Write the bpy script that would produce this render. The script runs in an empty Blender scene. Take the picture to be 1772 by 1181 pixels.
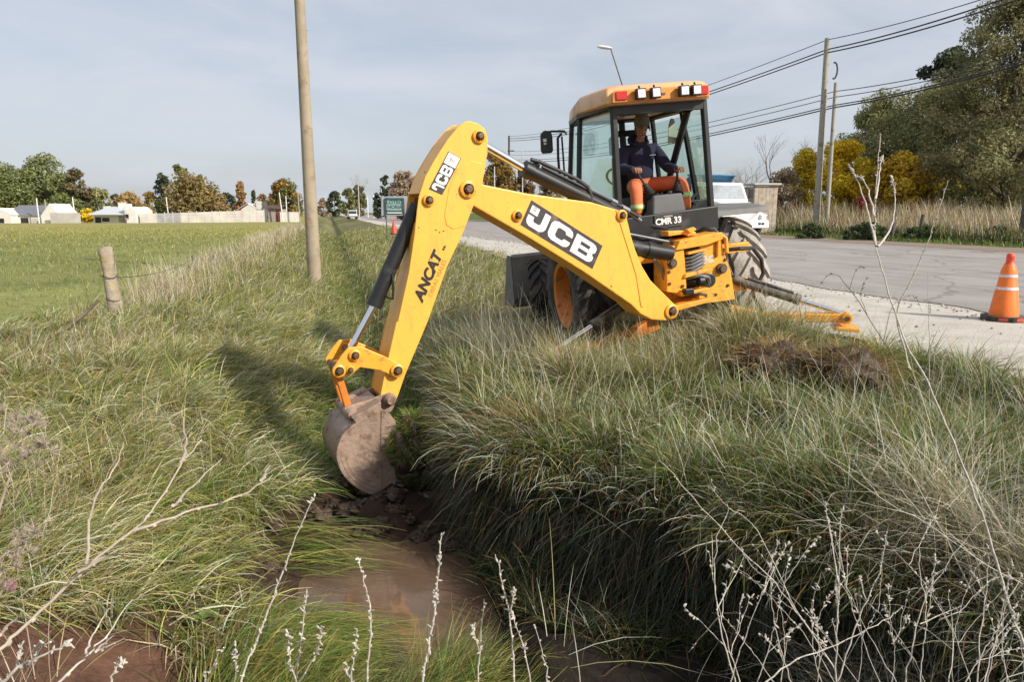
import bpy, bmesh, math, random
import numpy as np
from mathutils import Vector, Matrix

rng = np.random.default_rng(11)
random.seed(11)
scene = bpy.context.scene
COL = scene.collection
R = math.radians

# ------------------------------------------------------------------ camera, world, sun, exposure
PITCH = math.atan(222.5 / 1230)
EYE = np.array([0.0, 0.0, 1.30])
cam_data = bpy.data.cameras.new('camera')
cam_data.sensor_width = 36.0
cam_data.lens = 36.0 * 1230 / 1772
cam_data.clip_start = 0.05
cam_data.clip_end = 8000
cam = bpy.data.objects.new('camera', cam_data)
cam.location = EYE
cam.rotation_euler = (math.pi / 2 - PITCH, 0, 0)
COL.objects.link(cam)
scene.camera = cam

SUN_EL, SUN_AZ = R(32.5), math.atan2(0.83, -0.56)
SUN_DIR = Vector((math.sin(SUN_AZ) * math.cos(SUN_EL), math.cos(SUN_AZ) * math.cos(SUN_EL), math.sin(SUN_EL)))
sun_data = bpy.data.lights.new('sun', 'SUN')
sun_data.energy = 4.6
sun_data.angle = R(1.2)
sun_data.color = (1.0, 0.93, 0.83)
sun = bpy.data.objects.new('sun', sun_data)
sun.rotation_euler = SUN_DIR.to_track_quat('Z', 'Y').to_euler()
sun.location = (30, -12, 30)
COL.objects.link(sun)

world = bpy.data.worlds.new('World')
scene.world = world
world.use_nodes = True
wn, wl = world.node_tree.nodes, world.node_tree.links
wn.clear()
w_out = wn.new('ShaderNodeOutputWorld')
w_bg = wn.new('ShaderNodeBackground')
w_bg.inputs['Strength'].default_value = 0.10
w_sky = wn.new('ShaderNodeTexSky')
w_sky.sky_type = 'NISHITA'
w_sky.sun_disc = False
w_sky.sun_elevation = SUN_EL
w_sky.sun_rotation = SUN_AZ
w_sky.dust_density = 2.0
w_tc = wn.new('ShaderNodeTexCoord')
w_map = wn.new('ShaderNodeMapping')
w_map.inputs['Rotation'].default_value = (0, 0.25, 0.5)
w_map.inputs['Scale'].default_value = (2.2, 3.0, 9.0)
w_noise = wn.new('ShaderNodeTexNoise')
w_noise.inputs['Scale'].default_value = 1.6
w_noise.inputs['Detail'].default_value = 8
w_noise.inputs['Roughness'].default_value = 0.55
w_noise.inputs['Distortion'].default_value = 0.5
w_ramp = wn.new('ShaderNodeValToRGB')
w_ramp.color_ramp.elements[0].position = 0.30
w_ramp.color_ramp.elements[0].color = (0.56, 0.56, 0.56, 1)
w_ramp.color_ramp.elements[1].position = 0.68
w_ramp.color_ramp.elements[1].color = (0.93, 0.93, 0.93, 1)
w_mix = wn.new('ShaderNodeMixRGB')
w_mix.inputs['Color2'].default_value = (5.75, 6.1, 6.75, 1)
wl.new(w_tc.outputs['Generated'], w_map.inputs['Vector'])
wl.new(w_map.outputs['Vector'], w_noise.inputs['Vector'])
wl.new(w_noise.outputs['Fac'], w_ramp.inputs['Fac'])
wl.new(w_ramp.outputs['Color'], w_mix.inputs['Fac'])
wl.new(w_sky.outputs['Color'], w_mix.inputs['Color1'])
wl.new(w_mix.outputs['Color'], w_bg.inputs['Color'])
wl.new(w_bg.outputs['Background'], w_out.inputs['Surface'])

scene.view_settings.view_transform = 'Standard'
scene.view_settings.look = 'None'
scene.view_settings.gamma = 1.0
scene.view_settings.exposure = 0.24
scene.cycles.max_bounces = 6
scene.cycles.transparent_max_bounces = 16
scene.cycles.use_denoising = True
scene.cycles.caustics_reflective = False
scene.cycles.caustics_refractive = False

# ------------------------------------------------------------------ helpers
F_PX, CXP, CYP = 1230.0, 886.0, 590.5
CP, SP = math.cos(PITCH), math.sin(PITCH)


def ray(x, y):
    a, b = (x - CXP) / F_PX, (CYP - y) / F_PX
    return np.array([a, CP + b * SP, -SP + b * CP])


def at(x, y, Y):
    """world point seen at pixel (x, y) of the photograph, Y metres ahead"""
    r = ray(x, y)
    return EYE + r * (Y / r[1])


def ahead(x, Y, z=0.0):
    """world point at height z on the bearing of pixel column x, Y metres ahead"""
    b = math.tan(math.atan2(z - EYE[2], Y) + PITCH)
    depth = Y * CP - (z - EYE[2]) * SP
    return np.array([(x - CXP) / F_PX * depth, Y, z])


def proj(P):
    P = np.asarray(P, float) - EYE
    d = P[..., 1] * CP - P[..., 2] * SP
    h = P[..., 1] * SP + P[..., 2] * CP
    d = np.where(np.abs(d) < 1e-6, 1e-6, d)
    return CXP + F_PX * P[..., 0] / d, CYP - F_PX * h / d, d


ROAD = R(14.2)
CR, SR = math.cos(ROAD), math.sin(ROAD)


def uv2xy(u, v):
    return u * CR - v * SR, u * SR + v * CR


def xy2uv(x, y):
    return x * CR + y * SR, -x * SR + y * CR


_tab = rng.random((256, 256))


def vnoise(x, y, scale=1.0, seed=0):
    x = np.asarray(x, float) / scale + 17.3 * seed
    y = np.asarray(y, float) / scale + 9.1 * seed
    xi, yi = np.floor(x).astype(int), np.floor(y).astype(int)
    fx, fy = x - xi, y - yi
    fx, fy = fx * fx * (3 - 2 * fx), fy * fy * (3 - 2 * fy)
    g = lambda i, j: _tab[i & 255, j & 255]
    return (g(xi, yi) * (1 - fx) + g(xi + 1, yi) * fx) * (1 - fy) + (g(xi, yi + 1) * (1 - fx) + g(xi + 1, yi + 1) * fx) * fy


def sstep(x, a, b):
    t = np.clip((np.asarray(x, float) - a) / (b - a), 0, 1)
    return t * t * (3 - 2 * t)


class MB:
    """collects shapes; build() links them as ONE mesh object"""
    def __init__(self):
        self.v, self.f, self.m = [], [], []

    def add(self, verts, faces, m=0):
        o = len(self.v)
        self.v.extend([tuple(map(float, p)) for p in verts])
        for f in faces:
            self.f.append([i + o for i in f])
            self.m.append(m)
        return self

    def box(self, c, s, rot=None, m=0, top=None):
        hx, hy, hz = s[0] / 2, s[1] / 2, s[2] / 2
        tx, ty = (hx, hy) if top is None else (top[0] / 2, top[1] / 2)
        P = np.array([(-hx, -hy, -hz), (hx, -hy, -hz), (hx, hy, -hz), (-hx, hy, -hz), (-tx, -ty, hz), (tx, -ty, hz), (tx, ty, hz), (-tx, ty, hz)])
        if rot is not None:
            P = P @ np.array(Matrix(rot).to_3x3() if not isinstance(rot, np.ndarray) else rot).T
        return self.add(P + np.array(c), [(0, 3, 2, 1), (4, 5, 6, 7), (0, 1, 5, 4), (1, 2, 6, 5), (2, 3, 7, 6), (3, 0, 4, 7)], m)

    def tube(self, pts, r, n=10, m=0, cap=True):
        pts = [np.array(p, float) for p in pts]
        if np.isscalar(r):
            r = [r] * len(pts)
        V, Fc = [], []
        ref = None
        for i, p in enumerate(pts):
            t = pts[min(i + 1, len(pts) - 1)] - pts[max(i - 1, 0)]
            t = t / (np.linalg.norm(t) + 1e-12)
            if ref is None:
                ref = np.array([0, 0, 1.0]) if abs(t[2]) < 0.9 else np.array([1.0, 0, 0])
            a = ref - t * np.dot(ref, t)
            a /= np.linalg.norm(a) + 1e-12
            b = np.cross(t, a)
            ref = a
            for k in range(n):
                q = 2 * math.pi * k / n
                V.append(p + r[i] * (math.cos(q) * a + math.sin(q) * b))
        for i in range(len(pts) - 1):
            for k in range(n):
                k2 = (k + 1) % n
                Fc.append((i * n + k, i * n + k2, (i + 1) * n + k2, (i + 1) * n + k))
        if cap:
            Fc.append(tuple(range(n - 1, -1, -1)))
            Fc.append(tuple(range((len(pts) - 1) * n, len(pts) * n)))
        return self.add(V, Fc, m)

    def prism(self, poly, fn, w0, w1, m=0):
        n = len(poly)
        V = [fn(a, b, w0) for a, b in poly] + [fn(a, b, w1) for a, b in poly]
        Fc = [tuple(range(n - 1, -1, -1)), tuple(range(n, 2 * n))] + [(i, (i + 1) % n, n + (i + 1) % n, n + i) for i in range(n)]
        return self.add(V, Fc, m)

    def lathe(self, prof, n=24, m=0, fn=None, closed=False):
        """prof: (radius, height) pairs; fn(x, y, h) -> point"""
        fn = fn or (lambda x, y, h: (x, y, h))
        V, Fc = [], []
        for r, h in prof:
            for k in range(n):
                q = 2 * math.pi * k / n
                V.append(fn(r * math.cos(q), r * math.sin(q), h))
        L = len(prof)
        for i in range(L if closed else L - 1):
            j = (i + 1) % L
            for k in range(n):
                k2 = (k + 1) % n
                Fc.append((i * n + k, i * n + k2, j * n + k2, j * n + k))
        if not closed:
            if prof[0][0] > 1e-6:
                Fc.append(tuple(range(n - 1, -1, -1)))
            if prof[-1][0] > 1e-6:
                Fc.append(tuple(range((L - 1) * n, L * n)))
        return self.add(V, Fc, m)

    def map(self, fn):
        self.v = [tuple(fn(np.array(p))) for p in self.v]
        return self

    def build(self, name, mats, parent=None, bevel=0.0, smooth=None):
        me = bpy.data.meshes.new(name)
        me.from_pydata(self.v, [], self.f)
        if not isinstance(mats, (list, tuple)):
            mats = [mats]
        for mt in mats:
            me.materials.append(mt)
        if len(mats) > 1:
            me.polygons.foreach_set('material_index', self.m)
        bm = bmesh.new()
        bm.from_mesh(me)
        bmesh.ops.recalc_face_normals(bm, faces=bm.faces)
        bm.to_mesh(me)
        bm.free()
        if smooth:
            me.polygons.foreach_set('use_smooth', [True] * len(me.polygons))
            me.set_sharp_from_angle(angle=R(smooth))
        o = bpy.data.objects.new(name, me)
        COL.objects.link(o)
        if parent is not None:
            o.parent = parent
        if bevel:
            b = o.modifiers.new('bevel', 'BEVEL')
            b.width = bevel
            b.segments = 2
            b.limit_method = 'ANGLE'
            b.angle_limit = R(40)
            if smooth:
                b.harden_normals = False
        return o


def fast_mesh(name, V, quads, mats, parent=None, color=None, mat_idx=None, smooth=False):
    """numpy arrays -> mesh of quads, optional per-vertex colour attribute 'tint'"""
    me = bpy.data.meshes.new(name)
    V = np.ascontiguousarray(V, dtype=np.float32)
    quads = np.ascontiguousarray(quads, dtype=np.int32)
    k = quads.shape[1]
    me.vertices.add(len(V))
    me.vertices.foreach_set('co', V.ravel())
    me.loops.add(quads.size)
    me.loops.foreach_set('vertex_index', quads.ravel())
    me.polygons.add(len(quads))
    me.polygons.foreach_set('loop_start', np.arange(0, quads.size, k, dtype=np.int32))
    if smooth:
        me.polygons.foreach_set('use_smooth', np.ones(len(quads), dtype=bool))
    if not isinstance(mats, (list, tuple)):
        mats = [mats]
    for mt in mats:
        me.materials.append(mt)
    if mat_idx is not None:
        me.polygons.foreach_set('material_index', np.ascontiguousarray(mat_idx, dtype=np.int32))
    if color is not None:
        at_ = me.attributes.new('tint', 'FLOAT_COLOR', 'POINT')
        c4 = np.ones((len(V), 4), np.float32)
        c4[:, :3] = color
        at_.data.foreach_set('color', c4.ravel())
    me.update(calc_edges=True)
    o = bpy.data.objects.new(name, me)
    COL.objects.link(o)
    if parent is not None:
        o.parent = parent
    return o


def tag(o, label=None, cat=None, group=None, kind=None):
    if label:
        o['label'] = label
    if cat:
        o['category'] = cat
    if group:
        o['group'] = group
    if kind:
        o['kind'] = kind
    return o


def thing(name, label, cat, loc=(0, 0, 0), rotz=0.0, group=None):
    o = bpy.data.objects.new(name, None)
    o.empty_display_size = 0.2
    o.location = tuple(map(float, loc))
    o.rotation_euler = (0, 0, rotz)
    COL.objects.link(o)
    return tag(o, label, cat, group)


# ------------------------------------------------------------------ materials
def new_mat(name):
    m = bpy.data.materials.new(name)
    m.use_nodes = True
    nt = m.node_tree
    return m, nt.nodes, nt.links, nt.nodes['Principled BSDF']


def mat(name, col, rough=0.6, metal=0.0, var=0.12, scale=6.0, dirt=None, dirt_amt=0.0, dirt_scale=3.0, bump=0.0, bump_scale=60.0, spec=0.5, coat=0.0, chips=None):
    m, n, l, b = new_mat(name)
    tc = n.new('ShaderNodeTexCoord')
    nz = n.new('ShaderNodeTexNoise')
    nz.inputs['Scale'].default_value = scale
    nz.inputs['Detail'].default_value = 6
    l.new(tc.outputs['Object'], nz.inputs['Vector'])
    mr = n.new('ShaderNodeMapRange')
    mr.inputs['To Min'].default_value = 1 - var
    mr.inputs['To Max'].default_value = 1 + var
    mr.inputs['From Min'].default_value = 0.3
    mr.inputs['From Max'].default_value = 0.7
    l.new(nz.outputs['Fac'], mr.inputs['Value'])
    mul = n.new('ShaderNodeVectorMath')
    mul.operation = 'SCALE'
    mul.inputs[0].default_value = col[:3]
    l.new(mr.outputs['Result'], mul.inputs['Scale'])
    src = mul.outputs[0]
    if dirt:
        n2 = n.new('ShaderNodeTexNoise')
        n2.inputs['Scale'].default_value = dirt_scale
        n2.inputs['Detail'].default_value = 9
        n2.inputs['Roughness'].default_value = 0.65
        l.new(tc.outputs['Object'], n2.inputs['Vector'])
        cr = n.new('ShaderNodeMapRange')
        cr.inputs['From Min'].default_value = 0.62 - dirt_amt * 0.35
        cr.inputs['From Max'].default_value = 0.72 - dirt_amt * 0.25
        l.new(n2.outputs['Fac'], cr.inputs['Value'])
        mx = n.new('ShaderNodeMixRGB')
        mx.inputs['Color2'].default_value = (*dirt, 1)
        l.new(cr.outputs['Result'], mx.inputs['Fac'])
        l.new(src, mx.inputs['Color1'])
        src = mx.outputs['Color']
        rm = n.new('ShaderNodeMapRange')
        rm.inputs['To Min'].default_value = rough
        rm.inputs['To Max'].default_value = min(1, rough + 0.3)
        l.new(cr.outputs['Result'], rm.inputs['Value'])
        l.new(rm.outputs['Result'], b.inputs['Roughness'])
    else:
        b.inputs['Roughness'].default_value = rough
    if chips:
        # small paint chips down to rust, and long faint grime runs
        n4 = n.new('ShaderNodeTexNoise')
        n4.inputs['Scale'].default_value = 34
        n4.inputs['Detail'].default_value = 4
        n4.inputs['Roughness'].default_value = 0.7
        l.new(tc.outputs['Object'], n4.inputs['Vector'])
        c4 = n.new('ShaderNodeMapRange')
        c4.inputs['From Min'].default_value = 0.685
        c4.inputs['From Max'].default_value = 0.72
        l.new(n4.outputs['Fac'], c4.inputs['Value'])
        m4 = n.new('ShaderNodeMixRGB')
        m4.inputs['Color2'].default_value = (*chips, 1)
        l.new(c4.outputs['Result'], m4.inputs['Fac'])
        mp5 = n.new('ShaderNodeMapping')
        mp5.inputs['Scale'].default_value = (9, 9, 1.2)
        l.new(tc.outputs['Object'], mp5.inputs['Vector'])
        n5 = n.new('ShaderNodeTexNoise')
        n5.inputs['Scale'].default_value = 2.2
        n5.inputs['Detail'].default_value = 7
        n5.inputs['Roughness'].default_value = 0.75
        l.new(mp5.outputs['Vector'], n5.inputs['Vector'])
        c5 = n.new('ShaderNodeMapRange')
        c5.inputs['From Min'].default_value = 0.50
        c5.inputs['From Max'].default_value = 0.80
        c5.inputs['To Max'].default_value = 0.55
        l.new(n5.outputs['Fac'], c5.inputs['Value'])
        m5 = n.new('ShaderNodeMixRGB')
        m5.inputs['Color2'].default_value = (col[0] * 0.62, col[1] * 0.55, col[2] + 0.03, 1)
        l.new(c5.outputs['Result'], m5.inputs['Fac'])
        l.new(src, m5.inputs['Color1'])
        l.new(m5.outputs['Color'], m4.inputs['Color1'])
        src = m4.outputs['Color']
    l.new(src, b.inputs['Base Color'])
    b.inputs['Metallic'].default_value = metal
    b.inputs['Specular IOR Level'].default_value = spec
    b.inputs['Coat Weight'].default_value = coat
    if bump:
        n3 = n.new('ShaderNodeTexNoise')
        n3.inputs['Scale'].default_value = bump_scale
        n3.inputs['Detail'].default_value = 5
        l.new(tc.outputs['Object'], n3.inputs['Vector'])
        bp = n.new('ShaderNodeBump')
        bp.inputs['Strength'].default_value = bump
        bp.inputs['Distance'].default_value = 0.02
        l.new(n3.outputs['Fac'], bp.inputs['Height'])
        l.new(bp.outputs['Normal'], b.inputs['Normal'])
    return m


def leaf_mat(name, transl=0.3, rough=0.5, spec=0.35):
    """colour comes from the blade's own tint attribute"""
    m, n, l, b = new_mat(name)
    a = n.new('ShaderNodeAttribute')
    a.attribute_name = 'tint'
    l.new(a.outputs['Color'], b.inputs['Base Color'])
    b.inputs['Roughness'].default_value = rough
    b.inputs['Specular IOR Level'].default_value = spec
    t = n.new('ShaderNodeBsdfTranslucent')
    l.new(a.outputs['Color'], t.inputs['Color'])
    mx = n.new('ShaderNodeMixShader')
    mx.inputs['Fac'].default_value = transl
    l.new(b.outputs['BSDF'], mx.inputs[1])
    l.new(t.outputs['BSDF'], mx.inputs[2])
    l.new(mx.outputs['Shader'], n['Material Output'].inputs['Surface'])
    return m


M = {}
M['blade'] = leaf_mat('grass_blade', 0.28, 0.42, 0.45)
M['leaf'] = leaf_mat('tree_leaf', 0.38, 0.6, 0.25)
M['dry_stem'] = mat('dry_stem', (0.50, 0.45, 0.38), 0.7, var=0.25, scale=30)
M['bark'] = mat('bark', (0.13, 0.10, 0.075), 0.85, var=0.3, scale=5)
M['bark_pale'] = mat('bark_pale', (0.24, 0.20, 0.17), 0.85, var=0.3, scale=5)
# ------------------------------------------------------------------ terrain
NEAR_U = [-60, -3.4, -2.2, -1.5, -0.9, -0.35, 0.0, 0.78, 0.88, 0.96, 1.08, 1.5, 3.0, 4.2, 4.9, 5.5, 40]
NEAR_Z = [-0.45, -0.42, -0.42, -0.52, -0.80, -1.10, -1.26, -1.26, -1.16, -0.50, -0.33, -0.29, -0.27, -0.22, -0.05, 0.0, 0.0]
FAR_U = [-60, -3.4, -0.9, -0.25, 0.25, 0.65, 1.15, 2.2, 3.6, 4.7, 5.3, 40]
FAR_Z = [-0.45, -0.38, -0.42, -0.72, -1.15, -1.15, -0.72, -0.50, -0.32, -0.04, 0.0, 0.0]


def H(u, v):
    """ground height in metres; u across the road, v along it"""
    u, v = np.asarray(u, float), np.asarray(v, float)
    sh = 0.66 * np.clip(4.7 - v, 0, 2.4)
    un = np.where(u > 0.4, np.maximum(u - sh * sstep(u, 0.4, 1.0) * (1 - sstep(u, 3.0, 4.6)), 0.4), u)
    zn = np.interp(un, NEAR_U, NEAR_Z)
    zf = np.interp(u, FAR_U, FAR_Z)
    t = sstep(v, 6.6, 10.5)
    z = zn * (1 - t) + zf * t
    # the culvert bank the picture is taken from
    z = z + (np.maximum(z, -0.32) - z) * (1 - sstep(v, 0.7, 1.7))
    z = z - 0.25 * sstep(v, 30, 130) * (1 - sstep(u, -6, -3))
    soft = (1 - sstep(u, 4.3, 5.2))
    z = z + soft * ((vnoise(u, v, 0.55, 1) - 0.5) * 0.13 + (vnoise(u, v, 0.22, 2) - 0.5) * 0.05) * (1 - sstep(v, 12, 30) * 0.6) * sstep(z, -1.4, -0.9)
    # turned mud under the bucket
    mud = np.exp(-(((u - 0.25) / 0.65) ** 2 + ((v - 5.55) / 0.62) ** 2))
    z = z + mud * (0.30 + 0.22 * (vnoise(u, v, 0.16, 5) - 0.5))
    # mud bench under the right face; its black tint paints in shade
    z = z + 0.26 * sstep(u, 0.72, 1.0) * (1 - sstep(z, -1.15, -0.8)) * (1 - sstep(v, 4.6, 5.4)) * (0.7 + 0.6 * vnoise(u, v, 0.25, 61))
    # spoil heap in front of the machine's right foot
    z = z + 0.36 * np.exp(-(((u - 3.85) / 0.5) ** 2 + ((v - 5.85) / 0.36) ** 2)) * (0.8 + 0.4 * vnoise(u, v, 0.3, 63))
    # added shoulder: near right bank raised to cast shade into the ditch
    z = z + 0.24 * np.exp(-((u - 2.9) / 0.9) ** 2) * (1 - sstep(v, 2.6, 4.4)) * sstep(z, -0.7, -0.35)
    # rank grass growing in the ditch bottom nearer the camera
    bar = np.exp(-(((u - 0.35) / 0.75) ** 2 + ((v - 2.85) / 0.62) ** 2))
    z = z + bar * 0.24 * (0.75 + 0.5 * vnoise(u, v, 0.3, 31)) * (1 - sstep(z, -1.0, -0.6))
    return z


def lines(segs):
    out = []
    for a, b, d in segs:
        out += list(np.arange(a, b, d))
    out.append(segs[-1][1])
    return np.array(out)


us = lines([(-2500, -300, 220), (-300, -60, 30), (-60, -12, 4), (-12, -5, 0.7), (-5, 6.2, 0.10), (6.2, 30, 1.5), (30, 90, 8), (90, 300, 35), (300, 2500, 220)])
vs = lines([(-60, -2, 6), (-2, 0.6, 0.3), (0.6, 9, 0.09), (9, 20, 0.35), (20, 60, 1.6), (60, 200, 12), (200, 600, 50), (600, 3500, 290)])
U, Vv = np.meshgrid(us, vs)
Z = H(U, Vv)
Xg, Yg = uv2xy(U, Vv)
P = np.stack([Xg, Yg, Z], -1).reshape(-1, 3)
nu, nv = len(us), len(vs)
ii = (np.arange(nv - 1)[:, None] * nu + np.arange(nu - 1)[None, :]).ravel()
quads = np.stack([ii, ii + 1, ii + 1 + nu, ii + nu], -1)
uf, vf = U.ravel(), Vv.ravel()
field = (1 - sstep(uf, -4.0, -2.8))[:, None]
verge = sstep(uf, 23.5, 25)[:, None]
thatch = np.array([0.060, 0.048, 0.026]) * (0.6 + 0.8 * vnoise(uf, vf, 0.4, 3))[:, None]
farth = sstep(vf, 9, 18)[:, None]
thatch = thatch * (1 - farth) + farth * (np.array([0.16, 0.15, 0.062]) * (0.7 + 0.6 * vnoise(uf, vf, 1.1, 4))[:, None])
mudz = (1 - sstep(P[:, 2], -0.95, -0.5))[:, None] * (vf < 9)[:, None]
thatch = thatch * (1 - mudz) + mudz * (np.array([0.052, 0.032, 0.021]) + sstep(uf, 0.7, 1.0)[:, None] * np.array([-0.034, -0.018, -0.010]))  # mud darkened towards the right face, painting in the bank's shade
leftmud = np.exp(-(((uf + 1.1) / 1.0) ** 2 + ((vf - 3.0) / 0.62) ** 2))[:, None]
leftmud = np.clip(leftmud * 1.8, 0, 1)
thatch = thatch * (1 - leftmud) + leftmud * np.array([0.125, 0.066, 0.043])
fcol = np.array([0.205, 0.215, 0.070]) * (0.75 + 0.5 * vnoise(uf, vf, 2.3, 6))[:, None]
dryf = np.clip(sstep(vf, 22, 110)[:, None] * (0.45 + 0.9 * vnoise(uf, vf, 9, 8)[:, None]), 0, 1)
fcol = fcol * (1 - dryf) + dryf * np.array([0.29, 0.26, 0.085])
vcol = np.array([0.09, 0.125, 0.03]) * (0.7 + 0.6 * vnoise(uf, vf, 1.5, 7))[:, None]
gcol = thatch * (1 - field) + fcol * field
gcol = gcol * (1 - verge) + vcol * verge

m, n, l, b = new_mat('soil_and_turf')
a = n.new('ShaderNodeAttribute')
a.attribute_name = 'tint'
tc = n.new('ShaderNodeTexCoord')
nz = n.new('ShaderNodeTexNoise')
nz.inputs['Scale'].default_value = 9
nz.inputs['Detail'].default_value = 8
nz.inputs['Roughness'].default_value = 0.7
l.new(tc.outputs['Object'], nz.inputs['Vector'])
mr = n.new('ShaderNodeMapRange')
mr.inputs['From Min'].default_value = 0.3
mr.inputs['From Max'].default_value = 0.7
mr.inputs['To Min'].default_value = 0.6
mr.inputs['To Max'].default_value = 1.4
l.new(nz.outputs['Fac'], mr.inputs['Value'])
sc = n.new('ShaderNodeVectorMath')
sc.operation = 'SCALE'
l.new(a.outputs['Color'], sc.inputs[0])
l.new(mr.outputs['Result'], sc.inputs['Scale'])
l.new(sc.outputs[0], b.inputs['Base Color'])
b.inputs['Roughness'].default_value = 0.9
b.inputs['Specular IOR Level'].default_value = 0.2
bp = n.new('ShaderNodeBump')
bp.inputs['Strength'].default_value = 0.7
bp.inputs['Distance'].default_value = 0.04
l.new(nz.outputs['Fac'], bp.inputs['Height'])
l.new(bp.outputs['Normal'], b.inputs['Normal'])
M['soil'] = m
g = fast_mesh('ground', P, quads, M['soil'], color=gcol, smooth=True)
tag(g, kind='structure')


def strip(name, u_of, vs_, z, m, nu_=6):
    """sheet along the road between the u limits u_of(v) -> (u0, u1)"""
    V, Q = [], []
    for v in vs_:
        a0, a1 = u_of(v)
        for k in range(nu_):
            u = a0 + (a1 - a0) * k / (nu_ - 1)
            x, y = uv2xy(u, v)
            V.append((x, y, z))
    for i in range(len(vs_) - 1):
        for k in range(nu_ - 1):
            q = i * nu_ + k
            Q.append((q, q + 1, q + 1 + nu_, q + nu_))
    return tag(fast_mesh(name, np.array(V), np.array(Q), m), kind='structure')


def road_mat(name, col, col2, scale, streak=0.0, bump=0.3, stones=0.0, cracks=0.0):
    m, n, l, b = new_mat(name)
    tc = n.new('ShaderNodeTexCoord')
    mp = n.new('ShaderNodeMapping')
    mp.inputs['Rotation'].default_value = (0, 0, -ROAD)
    l.new(tc.outputs['Object'], mp.inputs['Vector'])
    n1 = n.new('ShaderNodeTexNoise')
    n1.inputs['Scale'].default_value = scale
    n1.inputs['Detail'].default_value = 9
    n1.inputs['Roughness'].default_value = 0.65
    l.new(mp.outputs['Vector'], n1.inputs['Vector'])
    mp2 = n.new('ShaderNodeMapping')
    mp2.inputs['Scale'].default_value = (1.3, 0.05, 1)
    l.new(mp.outputs['Vector'], mp2.inputs['Vector'])
    n2 = n.new('ShaderNodeTexNoise')
    n2.inputs['Scale'].default_value = 1.2
    n2.inputs['Detail'].default_value = 4
    l.new(mp2.outputs['Vector'], n2.inputs['Vector'])
    add = n.new('ShaderNodeMath')
    add.operation = 'MULTIPLY_ADD'
    add.inputs[1].default_value = streak
    l.new(n2.outputs['Fac'], add.inputs[0])
    l.new(n1.outputs['Fac'], add.inputs[2])
    cr = n.new('ShaderNodeValToRGB')
    cr.color_ramp.elements[0].position = 0.30 + streak * 0.35
    cr.color_ramp.elements[0].color = (*col, 1)
    cr.color_ramp.elements[1].position = 0.70 + streak * 0.6
    cr.color_ramp.elements[1].color = (*col2, 1)
    l.new(add.outputs[0], cr.inputs['Fac'])
    src = cr.outputs['Color']
    if stones:
        vo = n.new('ShaderNodeTexVoronoi')
        vo.inputs['Scale'].default_value = 16
        l.new(tc.outputs['Object'], vo.inputs['Vector'])
        st = n.new('ShaderNodeMapRange')
        st.inputs['From Min'].default_value = 0.08
        st.inputs['From Max'].default_value = 0.30
        st.inputs['To Min'].default_value = 1 - stones
        st.inputs['To Max'].default_value = 1
        l.new(vo.outputs['Distance'], st.inputs['Value'])
        mm = n.new('ShaderNodeVectorMath')
        mm.operation = 'SCALE'
        l.new(src, mm.inputs[0])
        l.new(st.outputs['Result'], mm.inputs['Scale'])
        src = mm.outputs[0]
    if cracks:
        wv_ = n.new('ShaderNodeTexNoise')
        wv_.inputs['Scale'].default_value = 1.5
        wv_.inputs['Detail'].default_value = 5
        l.new(mp.outputs['Vector'], wv_.inputs['Vector'])
        mxv = n.new('ShaderNodeMixRGB')
        mxv.inputs['Fac'].default_value = 0.35
        l.new(mp.outputs['Vector'], mxv.inputs['Color1'])
        l.new(wv_.outputs['Color'], mxv.inputs['Color2'])
        ck = n.new('ShaderNodeTexVoronoi')
        ck.feature = 'DISTANCE_TO_EDGE'
        ck.inputs['Scale'].default_value = 0.55
        l.new(mxv.outputs['Color'], ck.inputs['Vector'])
        ckr = n.new('ShaderNodeMapRange')
        ckr.inputs['From Min'].default_value = 0.004
        ckr.inputs['From Max'].default_value = 0.014
        ckr.inputs['To Min'].default_value = 1 - cracks
        ckr.inputs['To Max'].default_value = 1
        l.new(ck.outputs['Distance'], ckr.inputs['Value'])
        ckm = n.new('ShaderNodeVectorMath')
        ckm.operation = 'SCALE'
        l.new(src, ckm.inputs[0])
        l.new(ckr.outputs['Result'], ckm.inputs['Scale'])
        src = ckm.outputs[0]
    l.new(src, b.inputs['Base Color'])
    b.inputs['Roughness'].default_value = 0.85
    b.inputs['Specular IOR Level'].default_value = 0.3
    n3 = n.new('ShaderNodeTexNoise')
    n3.inputs['Scale'].default_value = 45
    n3.inputs['Detail'].default_value = 4
    l.new(tc.outputs['Object'], n3.inputs['Vector'])
    bp = n.new('ShaderNodeBump')
    bp.inputs['Strength'].default_value = bump
    bp.inputs['Distance'].default_value = 0.02
    l.new(n3.outputs['Fac'], bp.inputs['Height'])
    l.new(bp.outputs['Normal'], b.inputs['Normal'])
    return m


M['gravel'] = road_mat('pale_gravel', (0.40, 0.365, 0.32), (0.60, 0.555, 0.49), 1.4, 0.25, 0.6, 0.25)
M['asphalt'] = road_mat('worn_asphalt', (0.22, 0.20, 0.18), (0.34, 0.31, 0.285), 0.6, 0.8, 0.25, 0.08, 0.30)
M['dirt'] = road_mat('reddish_dirt', (0.20, 0.145, 0.11), (0.30, 0.225, 0.17), 0.8, 0.2, 0.4)
rv = lines([(-40, -4, 6), (-4, 40, 0.25), (40, 120, 2), (120, 1500, 40)])
nzz = lambda v, s, k: float(vnoise(v, 0.0, s, k)) - 0.5
strip('gravel_shoulder', lambda v: (5.05 + 0.5 * nzz(v, 1.5, 1) + 0.3 * nzz(v, 0.4, 2), 9.5), rv, 0.012, M['gravel'])
strip('road', lambda v: (8.25 + 0.45 * nzz(v, 2.0, 3) + 0.22 * nzz(v, 0.5, 4) - 0.9 * sstep(v, 18, 45), 22.2), rv, 0.022, M['asphalt'])
strip('dirt_strip', lambda v: (21.6 + 0.5 * nzz(v, 2.5, 5), 24.4 + 0.5 * nzz(v, 1.2, 6)), rv, 0.030, M['dirt'])

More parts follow.
